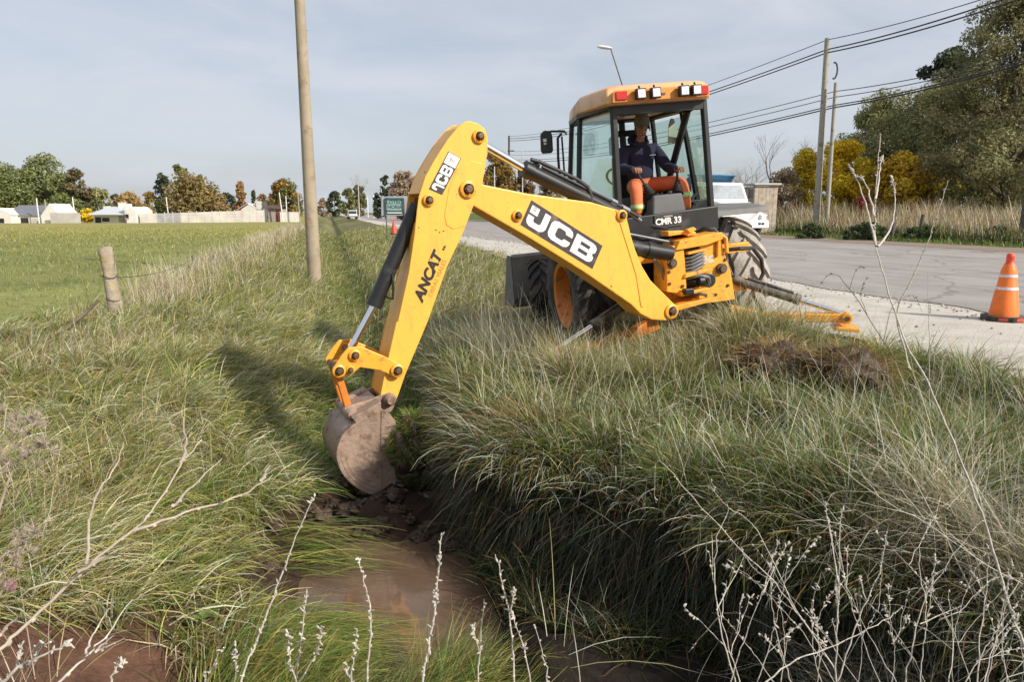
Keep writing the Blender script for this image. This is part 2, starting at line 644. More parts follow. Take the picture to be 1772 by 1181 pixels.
# ditch water
m, n, l, b = new_mat('muddy_water')
tc = n.new('ShaderNodeTexCoord')
nz = n.new('ShaderNodeTexNoise')
nz.inputs['Scale'].default_value = 3.0
l.new(tc.outputs['Object'], nz.inputs['Vector'])
cr = n.new('ShaderNodeValToRGB')
cr.color_ramp.elements[0].color = (0.115, 0.072, 0.048, 1)
cr.color_ramp.elements[1].color = (0.17, 0.11, 0.074, 1)
l.new(nz.outputs['Fac'], cr.inputs['Fac'])
l.new(cr.outputs['Color'], b.inputs['Base Color'])
b.inputs['Roughness'].default_value = 0.06
nz2 = n.new('ShaderNodeTexNoise')
nz2.inputs['Scale'].default_value = 7
l.new(tc.outputs['Object'], nz2.inputs['Vector'])
bp = n.new('ShaderNodeBump')
bp.inputs['Strength'].default_value = 0.08
bp.inputs['Distance'].default_value = 0.02
l.new(nz2.outputs['Fac'], bp.inputs['Height'])
l.new(bp.outputs['Normal'], b.inputs['Normal'])
M['water'] = m
WATER_Z = -1.11
wv = np.linspace(0.9, 5.9, 20)
strip('ditch_water', lambda v: (-0.75, 2.2 - 0.16 * max(0, v - 2)), wv, WATER_Z, M['water'], 4)

# crumbled asphalt and loose stones
n_s = 2200
sv = 1 + 45 * rng.random(n_s) ** 1.6
kind_ = rng.random(n_s)
su = np.where(kind_ < 0.45, 8.1 - 0.9 * sstep(sv, 18, 45) + rng.normal(0, 0.22, n_s), np.where(kind_ < 0.7, 5.2 + rng.normal(0, 0.25, n_s), rng.uniform(5.2, 8.2, n_s)))
sx, sy = uv2xy(su, sv)
ss = rng.uniform(0.006, 0.026, n_s) * (0.8 + 0.03 * sv)
oct_ = np.array([(1, 0, 0), (0, 1, 0), (-1, 0, 0), (0, -1, 0), (0, 0, 0.75), (0, 0, -0.4)])
Vs = np.stack([sx, sy, np.full(n_s, 0.02)], -1)[:, None, :] + oct_[None] * ss[:, None, None] * rng.uniform(0.6, 1.3, (n_s, 6, 1))
tri = np.array([(0, 1, 4), (1, 2, 4), (2, 3, 4), (3, 0, 4), (1, 0, 5), (2, 1, 5), (3, 2, 5), (0, 3, 5)])
Ts = (np.arange(n_s)[:, None, None] * 6 + tri[None]).reshape(-1, 3)
sc_ = np.where(rng.random((n_s, 1)) < 0.85, np.array([[0.46, 0.42, 0.365]]), np.array([[0.24, 0.22, 0.20]])) * rng.uniform(0.7, 1.2, (n_s, 1))
st_ = fast_mesh('loose_gravel', Vs.reshape(-1, 3), Ts, M['soil'], color=np.repeat(sc_, 6, 0))
tag(st_, 'loose stones and crumbled asphalt along the road edge', 'gravel', kind='stuff')
# ------------------------------------------------------------------ grass
PAL = {
    'green': (0.155, 0.215, 0.038), 'lush': (0.125, 0.215, 0.040), 'olive': (0.300, 0.295, 0.075), 'straw': (0.52, 0.45, 0.235),
    'pale': (0.64, 0.60, 0.43), 'grey': (0.55, 0.56, 0.46), 'brown': (0.25, 0.155, 0.07), 'rust': (0.38, 0.20, 0.06), 'yellow': (0.44, 0.40, 0.11),
    'pink': (0.50, 0.385, 0.285), 'dark': (0.045, 0.065, 0.018), 'field': (0.225, 0.240, 0.075), 'mid': (0.155, 0.19, 0.05),
}


def pick(names, w, N):
    tab = np.array([PAL[k] for k in names])
    w = np.asarray(w, float)
    if w.ndim == 1:
        idx = rng.choice(len(names), N, p=w / w.sum())
    else:
        c = np.cumsum(w / w.sum(1, keepdims=True), 1)
        idx = (rng.random((N, 1)) > c).sum(1).clip(0, len(names) - 1)
    c = tab[idx] * (0.75 + 0.5 * rng.random((N, 1)))
    return c


def in_view(u, v, z, mx=260, my=180):
    x, y = uv2xy(u, v)
    px, py, d = proj(np.stack([x, y, z], -1))
    return (d > 0.3) & (px > -mx) & (px < 1772 + mx) & (py > 0) & (py < 1181 + my)


def blades(name, u, v, length, theta0, droop, az, width, color, segs=4, clamp=0.015, parent=None, z0=None, tipcol=None):
    """N grass blades rooted at (u, v): ribbons that leave the ground theta0 off vertical towards az and bend over by droop"""
    N = len(u)
    x0, y0 = uv2xy(u, v)
    zz0 = H(u, v) - 0.02 if z0 is None else z0
    s = np.linspace(0, 1, segs + 1)
    dx, dy = np.cos(az), np.sin(az)
    Pn = np.zeros((N, segs + 1, 3))
    cur = np.stack([x0, y0, zz0], -1)
    Pn[:, 0] = cur
    for k in range(segs):
        th = theta0 + droop * (s[k] + 0.5 / segs) ** 1.3
        st = length / segs
        cur = cur + np.stack([dx * np.sin(th) * st, dy * np.sin(th) * st, np.cos(th) * st], -1)
        if clamp is not None:
            uu, vv_ = xy2uv(cur[:, 0], cur[:, 1])
            g_ = np.maximum(H(uu, vv_), WATER_Z) + clamp * (1 + rng.random(N) * 3)
            cur[:, 2] = np.maximum(cur[:, 2], g_)
        Pn[:, k + 1] = cur
    tw = rng.uniform(-0.9, 0.9, N)
    side = np.stack([-dy * np.cos(tw), dx * np.cos(tw), np.sin(tw)], -1)
    wprof = np.array([0.75, 1.0, 0.85, 0.55, 0.12]) if segs == 4 else np.linspace(1, 0.12, segs + 1)
    off = side[:, None, :] * (width[:, None] * wprof[None, :] * 0.5)[:, :, None]
    V = np.stack([Pn - off, Pn + off], 2).reshape(-1, 3)
    base = np.arange(N)[:, None] * (segs + 1) * 2 + np.arange(segs)[None, :] * 2
    base = base.ravel()
    Q = np.stack([base, base + 1, base + 3, base + 2], -1)
    C = np.repeat(color[:, None, :], (segs + 1) * 2, 1)
    if tipcol is not None:
        f = np.repeat(np.repeat((s ** 2)[None, :], 2, 0).T.ravel()[None, :], N, 0)[:, :, None]
        C = C * (1 - f) + tipcol[:, None, :] * f
    o = fast_mesh(name, V, Q, M['blade'], color=C.reshape(-1, 3), parent=parent, smooth=True)
    return o


def scatter(N, u0, u1, v0, v1, dens=None, power=1.0):
    """random roots in view; power > 1 crowds them towards small v"""
    u = rng.uniform(u0, u1, N * 2)
    t = rng.random(N * 2) ** power
    v = v0 + (v1 - v0) * t
    ok = in_view(u, v, H(u, v))
    if dens is not None:
        ok &= rng.random(N * 2) < dens(u, v)
    return u[ok][:N], v[ok][:N]


ROADAZ = R(90) + ROAD          # world azimuth of +v
UAZ = ROAD                     # world azimuth of +u
K = 1.0                        # grass amount


def muddy(u, v):
    a = np.exp(-(((u - 0.25) / 0.65) ** 2 + ((v - 5.5) / 0.62) ** 2))
    c = np.exp(-(((u + 1.1) / 1.0) ** 2 + ((v - 2.95) / 0.58) ** 2))
    return np.maximum(a, c)


def under_machine(u, v):
    """keeps blades out of the wheels"""
    return (u > 2.35) & (u < 5.2) & (v > 7.6) & (v < 12.6)


# left bank: long grass combed down the slope
def dens_left(u, v):
    z = H(u, v)
    return (z > -1.04 + 0.14 * ((v > 4.0) & (v < 5.4))) * (muddy(u, v) < 0.45 + 0.3 * (vnoise(u, v, 0.25, 71) - 0.5)) * (v > 3.15 - 0.9 * (u > -0.35)) * (0.35 + 0.65 * (vnoise(u, v, 0.33, 11) > 0.33))


u, v = scatter(int(62000 * K), -4.6, 0.45, 2.2, 13, dens_left, 1.25)
N = len(u)
wet = 1 - sstep(H(u, v), -0.85, -0.5)
gn = vnoise(u, v, 0.7, 12)
dry = vnoise(u, v, 0.9, 13)
W = np.stack([0.5 + 1.0 * wet, 0.2 + 1.0 * gn * wet + 0.8 * (gn > 0.62), 1.1 + 0 * gn, 2.2 * dry, 1.5 * dry, 0.5 * dry, 0.3 + 0.7 * (dry > 0.7), 0.7 + 0.5 * wet], -1)
c = pick(['green', 'lush', 'olive', 'straw', 'pale', 'grey', 'brown', 'yellow'], W, N) * 1.15
slope = 1 - sstep(u, -2.6, -1.0)
az = UAZ + R(-22) + rng.normal(0, 0.45, N) + slope * rng.normal(0, 0.9, N) + (vnoise(u, v, 0.8, 14) - 0.5) * 2.0 + (vnoise(u, v, 0.3, 44) - 0.5) * 2.4
az = np.where(rng.random(N) < 0.22, rng.uniform(-3.14, 3.14, N), az)
blades('bank_grass', u, v, rng.uniform(0.20, 0.50, N) * (0.8 + 0.5 * gn) * (1 - 0.45 * (1 - sstep(u, -3.4, -2.2))), R(14) + rng.random(N) * R(48), R(30) + rng.random(N) * R(75), az,
       (0.004 + 0.009 * rng.random(N) ** 2.2) * (0.7 + 0.05 * v), c)
tag(bpy.data.objects['bank_grass'], 'long olive and straw grass combed down the left ditch bank', 'grass', kind='stuff')


# right bank: rough tussocks, grey and green
def dens_right(u, v):
    z = H(u, v)
    return (u < 5.0 + 0.4 * (vnoise(u, v, 0.5, 16) - 0.5) - 0.55 * np.exp(-((v - 5.9) / 0.5) ** 2)) * (z > -0.40) * (0.3 + 0.7 * (vnoise(u, v, 0.3, 15) > 0.36)) * np.where(under_machine(u, v), 0.25, 1)


def tussocks(n_t, per, u0, u1, v0, v1, dens, name, label, rad, lmin, lmax, names, wfun, lean_az, lean_w, wd, droop0=15, droop1=105, gain=1.0):
    """clumps of blades that spring from one crown and arch outwards"""
    tu, tv = scatter(n_t, u0, u1, v0, v1, dens)
    T = len(tu)
    cnt = rng.integers(int(per * 0.4), int(per * 1.6), T)
    idx = np.repeat(np.arange(T), cnt)
    N = len(idx)
    q = rng.uniform(0, 2 * math.pi, N)
    r = rad * np.sqrt(rng.random(N)) * rng.uniform(0.6, 1.5, T)[idx]
    u, v = tu[idx] + r * np.cos(q), tv[idx] + r * np.sin(q)
    size = rng.uniform(lmin, lmax, T)
    L_ = size[idx] * rng.uniform(0.45, 1.15, N)
    W = wfun(tu, tv) * rng.uniform(0.3, 1.8, (T, len(names)))
    c = pick(names, W[idx], N) * gain
    ed = (1 - sstep(H(tu, tv), -0.5, -0.26))[idx]
    ax, ay = np.cos(q) + (lean_w + 0.5 * ed) * np.cos(lean_az - ROAD) , np.sin(q) + (lean_w + 0.5 * ed) * np.sin(lean_az - ROAD)
    az = np.arctan2(ay, ax) + ROAD + rng.normal(0, 0.3, N)
    spread = r / (rad * 1.2)
    th = R(4) + R(42) * spread.clip(0, 1.2) * rng.uniform(0.5, 1.3, N)
    blades(name, u, v, L_, th, R(droop0) + rng.random(N) * R(droop1 - droop0), az, rng.uniform(*wd, N) * (0.7 + 0.06 * v), c)
    tag(bpy.data.objects[name], label, 'grass', kind='stuff')


wf = lambda u, v: np.stack([2.8 + 0 * u, 1.2 + 0 * u, 1.2 + 0 * u, 0.2 + 1.2 * sstep(v, 4.8, 6.4), 0.5 + 0 * u, 0.45 + 0 * u, 0.4 + 0 * u, 0.3 + 0.5 * sstep(v, 4.8, 6.4)], -1)
NM = ['green', 'lush', 'olive', 'straw', 'pale', 'grey', 'brown', 'rust']
tussocks(700, 130, 1.0, 5.2, 1.4, 8.6, dens_right, 'tussock_grass', 'rough grey and green tussock grass covering the right ditch bank', 0.085, 0.20, 0.46, NM, wf, UAZ + math.pi, 0.15, (0.0028, 0.0095), gain=0.86)
wl2 = lambda u, v: np.stack([0.9 + 0 * u, 0.5 + 0.8 * (vnoise(u, v, 0.8, 51) > 0.6), 1.1 + 0 * u, 1.0 + 0.6 * (u < -1.6), 0.6 + 0.7 * (u < -1.6), 0.5 + 0 * u, 0.35 + 0.4 * (u < -1.8), 0.25 + 0 * u], -1)
tussocks(430, 95, -4.4, -0.1, 2.4, 12, dens_left, 'slope_tussocks', 'tufts of green and straw grass leaning down the left bank', 0.08, 0.20, 0.48, NM, wl2, UAZ + R(-35), 0.7, (0.004, 0.0095), gain=1.15)
# brittle beige weeds of last summer on the left bank
u, v = scatter(5200, -4.2, -1.2, 2.6, 9.5, lambda u, v: (vnoise(u, v, 0.7, 52) > 0.52) * (H(u, v) > -0.75), 1.2)
N = len(u)
c = pick(['pink', 'pale', 'brown', 'straw'], [1.6, 0.9, 0.6, 0.5], N)
blades('brittle_weeds', u, v, rng.uniform(0.2, 0.6, N), rng.random(N) * R(50), R(5) + rng.random(N) * R(90), rng.uniform(-3.14, 3.14, N), rng.uniform(0.003, 0.006, N) * (0.7 + 0.05 * v), c)
tag(bpy.data.objects['brittle_weeds'], 'brittle pinkish beige dead weeds on the left bank', 'weeds', kind='stuff')
# taller tufts right in front of the machine's feet
tussocks(130, 110, 1.9, 4.45, 5.5, 6.75, lambda u, v: np.where((u < 2.7) & (v > 6.2), 0.2, 1.0), 'foot_tussocks', 'tall straw coloured tufts in front of the stabiliser legs', 0.09, 0.34, 0.66, NM, lambda u, v: np.stack([0.8 + 0 * u, 0.2 + 0 * u, 1.0 + 0 * u, 1.5 + 0 * u, 0.8 + 0 * u, 0.4 + 0 * u, 0.5 + 0 * u, 0.25 + 0 * u], -1), UAZ + math.pi, 0.1, (0.0035, 0.0065), 10, 80)
tussocks(90, 100, 1.2, 2.5, 6.8, 10.0, lambda u, v: 1.0 + 0 * u, 'wheel_tussocks', 'tall shaded tufts in front of the left wheels', 0.09, 0.30, 0.60, NM, lambda u, v: np.stack([1.4 + 0 * u, 0.5 + 0 * u, 1.0 + 0 * u, 0.7 + 0 * u, 0.4 + 0 * u, 0.4 + 0 * u, 0.4 + 0 * u, 0.15 + 0 * u], -1), UAZ + math.pi, 0.1, (0.0035, 0.0075), 10, 85)
# thin undergrowth between the tussocks
u, v = scatter(int(30000 * K), 1.0, 5.3, 1.3, 8.6, dens_right, 1.0)
N = len(u)
far = sstep(v, 4.8, 6.4)
W = np.stack([1.1 + 0 * u, 1.0 + 0 * u, 0.4 + 1.0 * far, 0.3 + 0.3 * far, 0.6 + 0 * u, 0.35 * far], -1)
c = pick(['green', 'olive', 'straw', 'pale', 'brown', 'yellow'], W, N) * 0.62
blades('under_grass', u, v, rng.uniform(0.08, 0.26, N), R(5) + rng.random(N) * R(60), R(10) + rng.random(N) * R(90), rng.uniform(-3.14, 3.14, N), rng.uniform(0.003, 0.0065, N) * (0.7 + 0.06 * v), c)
tag(bpy.data.objects['under_grass'], 'short tangled grass between the tussocks of the right bank', 'grass', kind='stuff')
# stiff dead stalks sticking out every way
u, v = scatter(int(4200 * K), 1.0, 5.2, 1.3, 8.4, lambda u, v: (H(u, v) > -0.9) * np.where(under_machine(u, v), 0, 1) * (u < 4.9), 1.0)
N = len(u)
c = pick(['pale', 'grey', 'straw'], [1.2, 1.0, 0.7], N)
blades('dead_stalks', u, v, rng.uniform(0.3, 0.75, N), R(5) + rng.random(N) * R(70), R(5) + rng.random(N) * R(45), rng.uniform(-3.14, 3.14, N), rng.uniform(0.0025, 0.0045, N) * (0.8 + 0.05 * v), c)
tag(bpy.data.objects['dead_stalks'], 'stiff pale dead stalks sticking out of the right bank', 'grass', kind='stuff')
# pale dry tangle in the near right corner
u = rng.uniform(1.9, 2.75, 9000)
v = rng.uniform(1.2, 2.6, 9000)
ok = in_view(u, v, H(u, v), 200, 500) & (rng.random(9000) < sstep(u, 1.95, 2.3))
u, v = u[ok], v[ok]
N = len(u)
c = pick(['pale', 'pink', 'straw', 'grey'], [1.2, 1.0, 0.7, 0.7], N)
blades('dry_tangle', u, v, rng.uniform(0.25, 0.7, N), R(5) + rng.random(N) * R(60), R(10) + rng.random(N) * R(90), rng.uniform(-3.14, 3.14, N), rng.uniform(0.002, 0.0038, N), c)
tag(bpy.data.objects['dry_tangle'], 'tangle of pale dry stems in the near right corner', 'grass', kind='stuff')
# tall thin dead grass by the boom, left of the foot of the machine
u = rng.normal(1.75, 0.28, 420)
v = rng.normal(7.1, 0.45, 420)
c = pick(['pale', 'grey', 'pink'], [1.2, 1.0, 0.6], 420)
blades('tall_dead_grass', u, v, rng.uniform(0.5, 1.05, 420), R(2) + rng.random(420) * R(38), R(2) + rng.random(420) * R(30), UAZ + math.pi + rng.normal(0, 1.0, 420), rng.uniform(0.003, 0.006, 420), c)
tag(bpy.data.objects['tall_dead_grass'], 'tall thin pale dead grass standing behind the bucket', 'grass', kind='stuff')
# rank green growth across the ditch bottom
u = rng.uniform(-0.7, 0.62, 22000)
v = rng.uniform(1.9, 3.75, 22000)
hz = H(u, v)
ok = (hz > WATER_Z - 0.01) & (hz < -0.75) & in_view(u, v, hz, 60, 300)
u, v = u[ok], v[ok]
N = len(u)
c = pick(['lush', 'green', 'olive', 'yellow', 'rust', 'brown'], [1.2, 1.3, 0.8, 0.5, 0.35, 0.4], N)
blades('ditch_grass', u, v, rng.uniform(0.18, 0.5, N), R(15) + rng.random(N) * R(60), R(20) + rng.random(N) * R(60), UAZ + R(20) + (vnoise(u, v, 0.4, 33) - 0.5) * 3.4 + rng.normal(0, 0.7, N), rng.uniform(0.003, 0.006, N), c, clamp=0.006)
tag(bpy.data.objects['ditch_grass'], 'rank green grass lying over the muddy ditch bottom', 'grass', kind='stuff')
# grass at the foot of the undercut face, darkened to paint in shade
n0 = 9000
v = rng.uniform(1.9, 4.9, n0)
u = edge_u(v) - rng.uniform(0.05, 0.95, n0) if False else 1.06 + 0.66 * np.clip(4.7 - v, 0, 2.4) - rng.uniform(0.05, 0.85, n0)
hz = H(u, v)
ok = (hz > WATER_Z) & (hz < -0.7) & (u > 0.68) & in_view(u, v, hz, 60, 300) & (vnoise(u, v, 0.3, 65) > 0.35)
u, v = u[ok], v[ok]
N = len(u)
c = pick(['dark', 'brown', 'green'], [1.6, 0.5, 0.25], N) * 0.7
blades('shaded_grass', u, v, rng.uniform(0.12, 0.36, N), R(10) + rng.random(N) * R(60), R(20) + rng.random(N) * R(70), rng.uniform(-3.14, 3.14, N), rng.uniform(0.003, 0.006, N), c)
tag(bpy.data.objects['shaded_grass'], 'grass at the foot of the undercut ditch face, coloured dark for its shade', 'shaded_grass', kind='stuff')
# rank grass filling the ditch behind the bucket
u = rng.uniform(-0.5, 1.3, 9000)
v = rng.uniform(6.0, 9.4, 9000)
c = pick(['lush', 'green', 'olive', 'dark', 'yellow'], [1.2, 1.4, 0.6, 1.0, 0.3], 9000)
blades('trench_grass', u, v, rng.uniform(0.2, 0.5, 9000), R(5) + rng.random(9000) * R(50), R(15) + rng.random(9000) * R(70), UAZ + rng.normal(0, 1.4, 9000), rng.uniform(0.005, 0.010, 9000), c)
tag(bpy.data.objects['trench_grass'], 'rank green grass filling the ditch behind the bucket', 'grass', kind='stuff')
# long strands trailing on the water from the left
u = rng.normal(-0.38, 0.10, 900)
v = np.where(rng.random(900) < 0.75, 3.4 + 0.75 * rng.random(900), 4.6 + 0.6 * rng.random(900))
c = pick(['lush', 'green', 'yellow', 'olive'], [1, 1.2, 0.8, 0.8], 900)
blades('trailing_grass', u, v, rng.uniform(0.35, 0.85, 900), R(60) + rng.random(900) * R(25), R(25) + rng.random(900) * R(15), UAZ + R(-8) + (vnoise(v, 0 * v, 0.35, 35) - 0.5) * 1.5 + rng.normal(0, 0.12, 900), rng.uniform(0.003, 0.006, 900), c, clamp=0.004)
tag(bpy.data.objects['trailing_grass'], 'long green strands trailing on the brown water from the left bank', 'grass', kind='stuff')

# long blades spilling over the undercut edge of the right bank
def edge_u(v):
    return 1.06 + 0.66 * np.clip(4.7 - v, 0, 2.4) + 0.16 * sstep(v, 5.2, 5.9)


def edge_az(v):
    """world azimuth pointing off the bank into the ditch"""
    return np.where(v < 4.7, UAZ + math.pi + R(33), UAZ + math.pi + R(4))


n0 = int(19000 * K)
v = 1.7 + 5.6 * rng.random(n0)
cl = vnoise(v, 0.0, 0.38, 21)
u = edge_u(v) + rng.normal(0.0, 0.10, n0) - 0.05 * cl
keep = (rng.random(n0) < 0.12 + 0.9 * (cl > 0.5)) & in_view(u, v, H(u, v), 150, 260)
u, v, cl = u[keep], v[keep], cl[keep]
N = len(u)
c = pick(['green', 'olive', 'pale', 'grey', 'brown', 'rust', 'dark'], [1.0, 0.5, 0.6, 0.9, 0.6, 0.35, 1.6], N) * 0.85
blades('overhanging_grass', u, v, rng.uniform(0.14, 0.40, N) * (0.7 + 0.5 * cl), R(15) + rng.random(N) * R(65), R(30) + rng.random(N) * R(65), edge_az(v) + rng.normal(0, 0.6, N), rng.uniform(0.003, 0.0065, N), c, clamp=None, z0=np.full(N, -0.36) + rng.normal(0, 0.05, N))
tag(bpy.data.objects['overhanging_grass'], 'long grey grass spilling over the dark right ditch edge', 'grass', kind='stuff')

# grass hanging down the face, its shade painted into the blade colours
n0 = int(10000 * K)
v = 1.7 + 5.0 * rng.random(n0)
u = edge_u(v) - 0.03 + rng.normal(0, 0.04, n0)
zz = rng.uniform(-0.85, -0.40, n0)
keep = in_view(u, v, zz, 150, 300)
u, v, zz = u[keep], v[keep], zz[keep]
N = len(u)
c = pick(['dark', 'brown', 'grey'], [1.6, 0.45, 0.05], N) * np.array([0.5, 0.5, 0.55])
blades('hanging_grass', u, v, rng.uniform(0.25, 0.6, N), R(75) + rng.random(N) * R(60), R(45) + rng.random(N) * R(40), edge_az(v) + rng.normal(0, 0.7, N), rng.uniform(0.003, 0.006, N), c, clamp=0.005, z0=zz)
tag(bpy.data.objects['hanging_grass'], 'grass hanging down the right ditch face, coloured dark for the shade', 'grass', kind='stuff')


# grass further along the ditch
def dens_mid(u, v):
    return (u < 4.9 + 0.5 * (vnoise(u, v, 0.7, 26) - 0.5)) * (0.35 + 0.65 * (vnoise(u, v, 0.6, 22) > 0.3)) * np.where(under_machine(u, v), 0.15, 1)


u, v = scatter(int(62000 * K), -4.0, 5.2, 8.3, 70, dens_mid, 2.1)
N = len(u)
gn = vnoise(u, v, 1.2, 23)
dry = vnoise(u, v, 1.4, 24)
dch = np.exp(-((u - 0.45) / 0.75) ** 2) * 1.6
W = np.stack([0.6 + 1.4 * dch, 0.25 + 1.2 * dch * gn, 1.2 + 0 * u, 0.6 + 1.0 * dry, 0.25 + 0.6 * dry, 0.2 * dry, 0.3 * (dry > 0.65) + 0.1, 0.7 + 0 * u], -1)
c = pick(['green', 'lush', 'olive', 'straw', 'pale', 'grey', 'brown', 'yellow'], W, N)
az = UAZ + R(-30) + rng.normal(0, 1.1, N)
blades('verge_grass', u, v, rng.uniform(0.18, 0.48, N), R(5) + rng.random(N) * R(45), R(20) + rng.random(N) * R(80), az, rng.uniform(0.006, 0.010, N) * (0.6 + 0.055 * v), c)
tag(bpy.data.objects['verge_grass'], 'yellow green grass running along the ditch towards the horizon', 'grass', kind='stuff')


# open field, drier towards the houses
u, v = scatter(int(80000 * K), -40, -3.4, 5, 115, lambda u, v: (0.4 + 0.6 * (vnoise(u, v, 1.1, 27) > 0.3)) * (1 - sstep(v, 70, 115)), 2.2)
N = len(u)
dr = sstep(v, 20, 85) * (0.5 + vnoise(u, v, 6, 43))
W = np.stack([2.2 - 1.4 * dr, 0.8 - 0.5 * dr, 0.7 + 0 * u, 0.35 + 1.8 * dr, 0.5 - 0.4 * np.clip(dr, 0, 1), 0.1 + 0.5 * dr], -1).clip(0.01)
c = pick(['field', 'green', 'olive', 'yellow', 'lush', 'straw'], W, N)
blades('field_grass', u, v, rng.uniform(0.07, 0.20, N), R(5) + rng.random(N) * R(50), R(10) + rng.random(N) * R(60), rng.uniform(-3.14, 3.14, N), rng.uniform(0.006, 0.012, N) * (0.6 + 0.05 * v), c, segs=3)
tag(bpy.data.objects['field_grass'], 'short bright green grass of the open field', 'grass', kind='stuff')

# dry growth along the leaning fence
u = rng.normal(-3.35, 0.5, int(20000 * K))
v = 5 + 75 * rng.random(len(u)) ** 1.7
ok = in_view(u, v, H(u, v)) & (rng.random(len(u)) < (0.12 + 0.9 * (vnoise(u, v, 0.9, 28) > 0.5)) * (0.45 + 0.55 * sstep(v, 10, 18)))
u, v = u[ok], v[ok]
N = len(u)
c = pick(['straw', 'pale', 'pink', 'olive', 'brown', 'grey'], [1.2, 1, 1.2, 0.5, 0.35, 0.5], N)
blades('dry_fence_grass', u, v, rng.uniform(0.3, 0.85, N) * (0.4 + 0.6 * sstep(v, 11, 15)), rng.random(N) * R(30), R(5) + rng.random(N) * R(60), rng.uniform(-3.14, 3.14, N), rng.uniform(0.004, 0.007, N) * (0.6 + 0.06 * v), c)
tag(bpy.data.objects['dry_fence_grass'], 'pinkish dry grass standing along the leaning field fence', 'grass', kind='stuff')

# rank dark growth along the far verge
u = rng.uniform(26.2, 28.9, 15000)
v = rng.uniform(12, 70, 15000)
ok = in_view(u, v, H(u, v))
u, v = u[ok], v[ok]
N = len(u)
c = pick(['dark', 'green', 'mid', 'olive', 'brown'], [1.6, 1.0, 0.8, 0.4, 0.3], N) * 0.8
blades('rank_verge_grass', u, v, rng.uniform(0.35, 0.95, N) * (0.45 + 0.9 * vnoise(u, v, 1.6, 72)), rng.random(N) * R(30), R(10) + rng.random(N) * R(70), rng.uniform(-3.14, 3.14, N), rng.uniform(0.03, 0.05, N), c, clamp=None)
tag(bpy.data.objects['rank_verge_grass'], 'rank dark green growth along the far side of the road', 'grass', kind='stuff')
# beyond the road: short verge, then tall dry grass
u = rng.uniform(24.3, 28.5, int(16000 * K))
v = rng.uniform(12, 75, len(u))
ok = in_view(u, v, H(u, v))
u, v = u[ok], v[ok]
N = len(u)
c = pick(['green', 'lush', 'mid', 'olive', 'dark'], [1, 1, 1, 0.6, 0.4], N)
blades('roadside_grass', u, v, rng.uniform(0.12, 0.34, N), rng.random(N) * R(40), R(10) + rng.random(N) * R(60), rng.uniform(-3.14, 3.14, N), rng.uniform(0.03, 0.05, N), c, segs=3, clamp=None)
tag(bpy.data.objects['roadside_grass'], 'short green grass on the far side of the road', 'grass', kind='stuff')
u = np.where(rng.random(int(38000 * K)) < 0.14, rng.uniform(26.6, 28.8, int(38000 * K)), rng.uniform(28.8, 35.5, int(38000 * K)))
v = rng.uniform(14, 95, len(u))
ok = in_view(u, v, H(u, v))
u, v = u[ok], v[ok]
N = len(u)
c = pick(['pink', 'straw', 'pale', 'brown', 'olive'], [1.6, 1.1, 0.5, 0.8, 0.4], N)
blades('tall_dry_grass', u, v, rng.uniform(1.0, 2.3, N) * (0.7 + 0.5 * vnoise(u, v, 3.0, 41)) * (0.45 + 0.55 * sstep(u, 27, 29.5)), rng.random(N) * R(14), R(5) + rng.random(N) * R(40), rng.uniform(-3.14, 3.14, N), rng.uniform(0.02, 0.04, N), c, clamp=None)
tag(bpy.data.objects['tall_dry_grass'], 'tall pinkish dry grass in front of the trees across the road', 'grass', kind='stuff')
# ------------------------------------------------------------------ backhoe loader
M['yellow'] = mat('machine_yellow', (0.90, 0.455, 0.070), 0.36, var=0.05, scale=2.5, dirt=(0.62, 0.36, 0.06), dirt_amt=0.12, dirt_scale=14, spec=0.45, chips=(0.16, 0.075, 0.03))
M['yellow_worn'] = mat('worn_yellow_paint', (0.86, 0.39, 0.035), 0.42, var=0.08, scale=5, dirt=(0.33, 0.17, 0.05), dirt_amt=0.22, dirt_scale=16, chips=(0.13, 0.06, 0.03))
M['orange'] = mat('orange_paint_and_leg_shade', (0.62, 0.20, 0.025), 0.5, var=0.15, scale=6, dirt=(0.20, 0.09, 0.04), dirt_amt=0.2, dirt_scale=9)
M['black'] = mat('black_paint', (0.014, 0.014, 0.015), 0.42, var=0.3, scale=8, dirt=(0.06, 0.055, 0.05), dirt_amt=0.12)
M['rubber'] = mat('tyre_rubber', (0.028, 0.027, 0.026), 0.85, var=0.3, scale=10, dirt=(0.11, 0.095, 0.08), dirt_amt=0.5, dirt_scale=4, bump=0.3)
M['muddy_rubber'] = mat('dusty_tyre_rubber', (0.40, 0.37, 0.325), 0.9, var=0.2, scale=9, dirt=(0.26, 0.235, 0.20), dirt_amt=0.4, dirt_scale=6, bump=0.4, bump_scale=40)
M['dusty_black'] = mat('dusty_black_paint', (0.06, 0.057, 0.053), 0.7, var=0.3, scale=9, dirt=(0.20, 0.18, 0.15), dirt_amt=0.5, dirt_scale=8)
M['chrome'] = mat('chrome_rod', (0.80, 0.80, 0.82), 0.13, metal=1.0, var=0.04)
M['steel'] = mat('pin_steel', (0.13, 0.09, 0.065), 0.55, metal=0.6, var=0.3, scale=20)
M['bucket'] = mat('worn_bucket_steel', (0.345, 0.245, 0.185), 0.5, metal=0.15, var=0.22, scale=3, dirt=(0.16, 0.095, 0.06), dirt_amt=0.28, dirt_scale=9, bump=0.35, bump_scale=30)
M['plastic_grey'] = mat('grey_plastic', (0.10, 0.10, 0.10), 0.55, var=0.12, dirt=(0.2, 0.18, 0.16), dirt_amt=0.25)
M['fender'] = mat('dusty_fender', (0.17, 0.165, 0.155), 0.7, var=0.2, scale=5)
M['roof'] = mat('faded_cab_roof', (0.70, 0.40, 0.20), 0.4, var=0.12, scale=4, dirt=(0.45, 0.28, 0.17), dirt_amt=0.25)
M['roof_rear'] = mat('orange_roof_panel', (0.72, 0.27, 0.05), 0.4, var=0.1, scale=5)
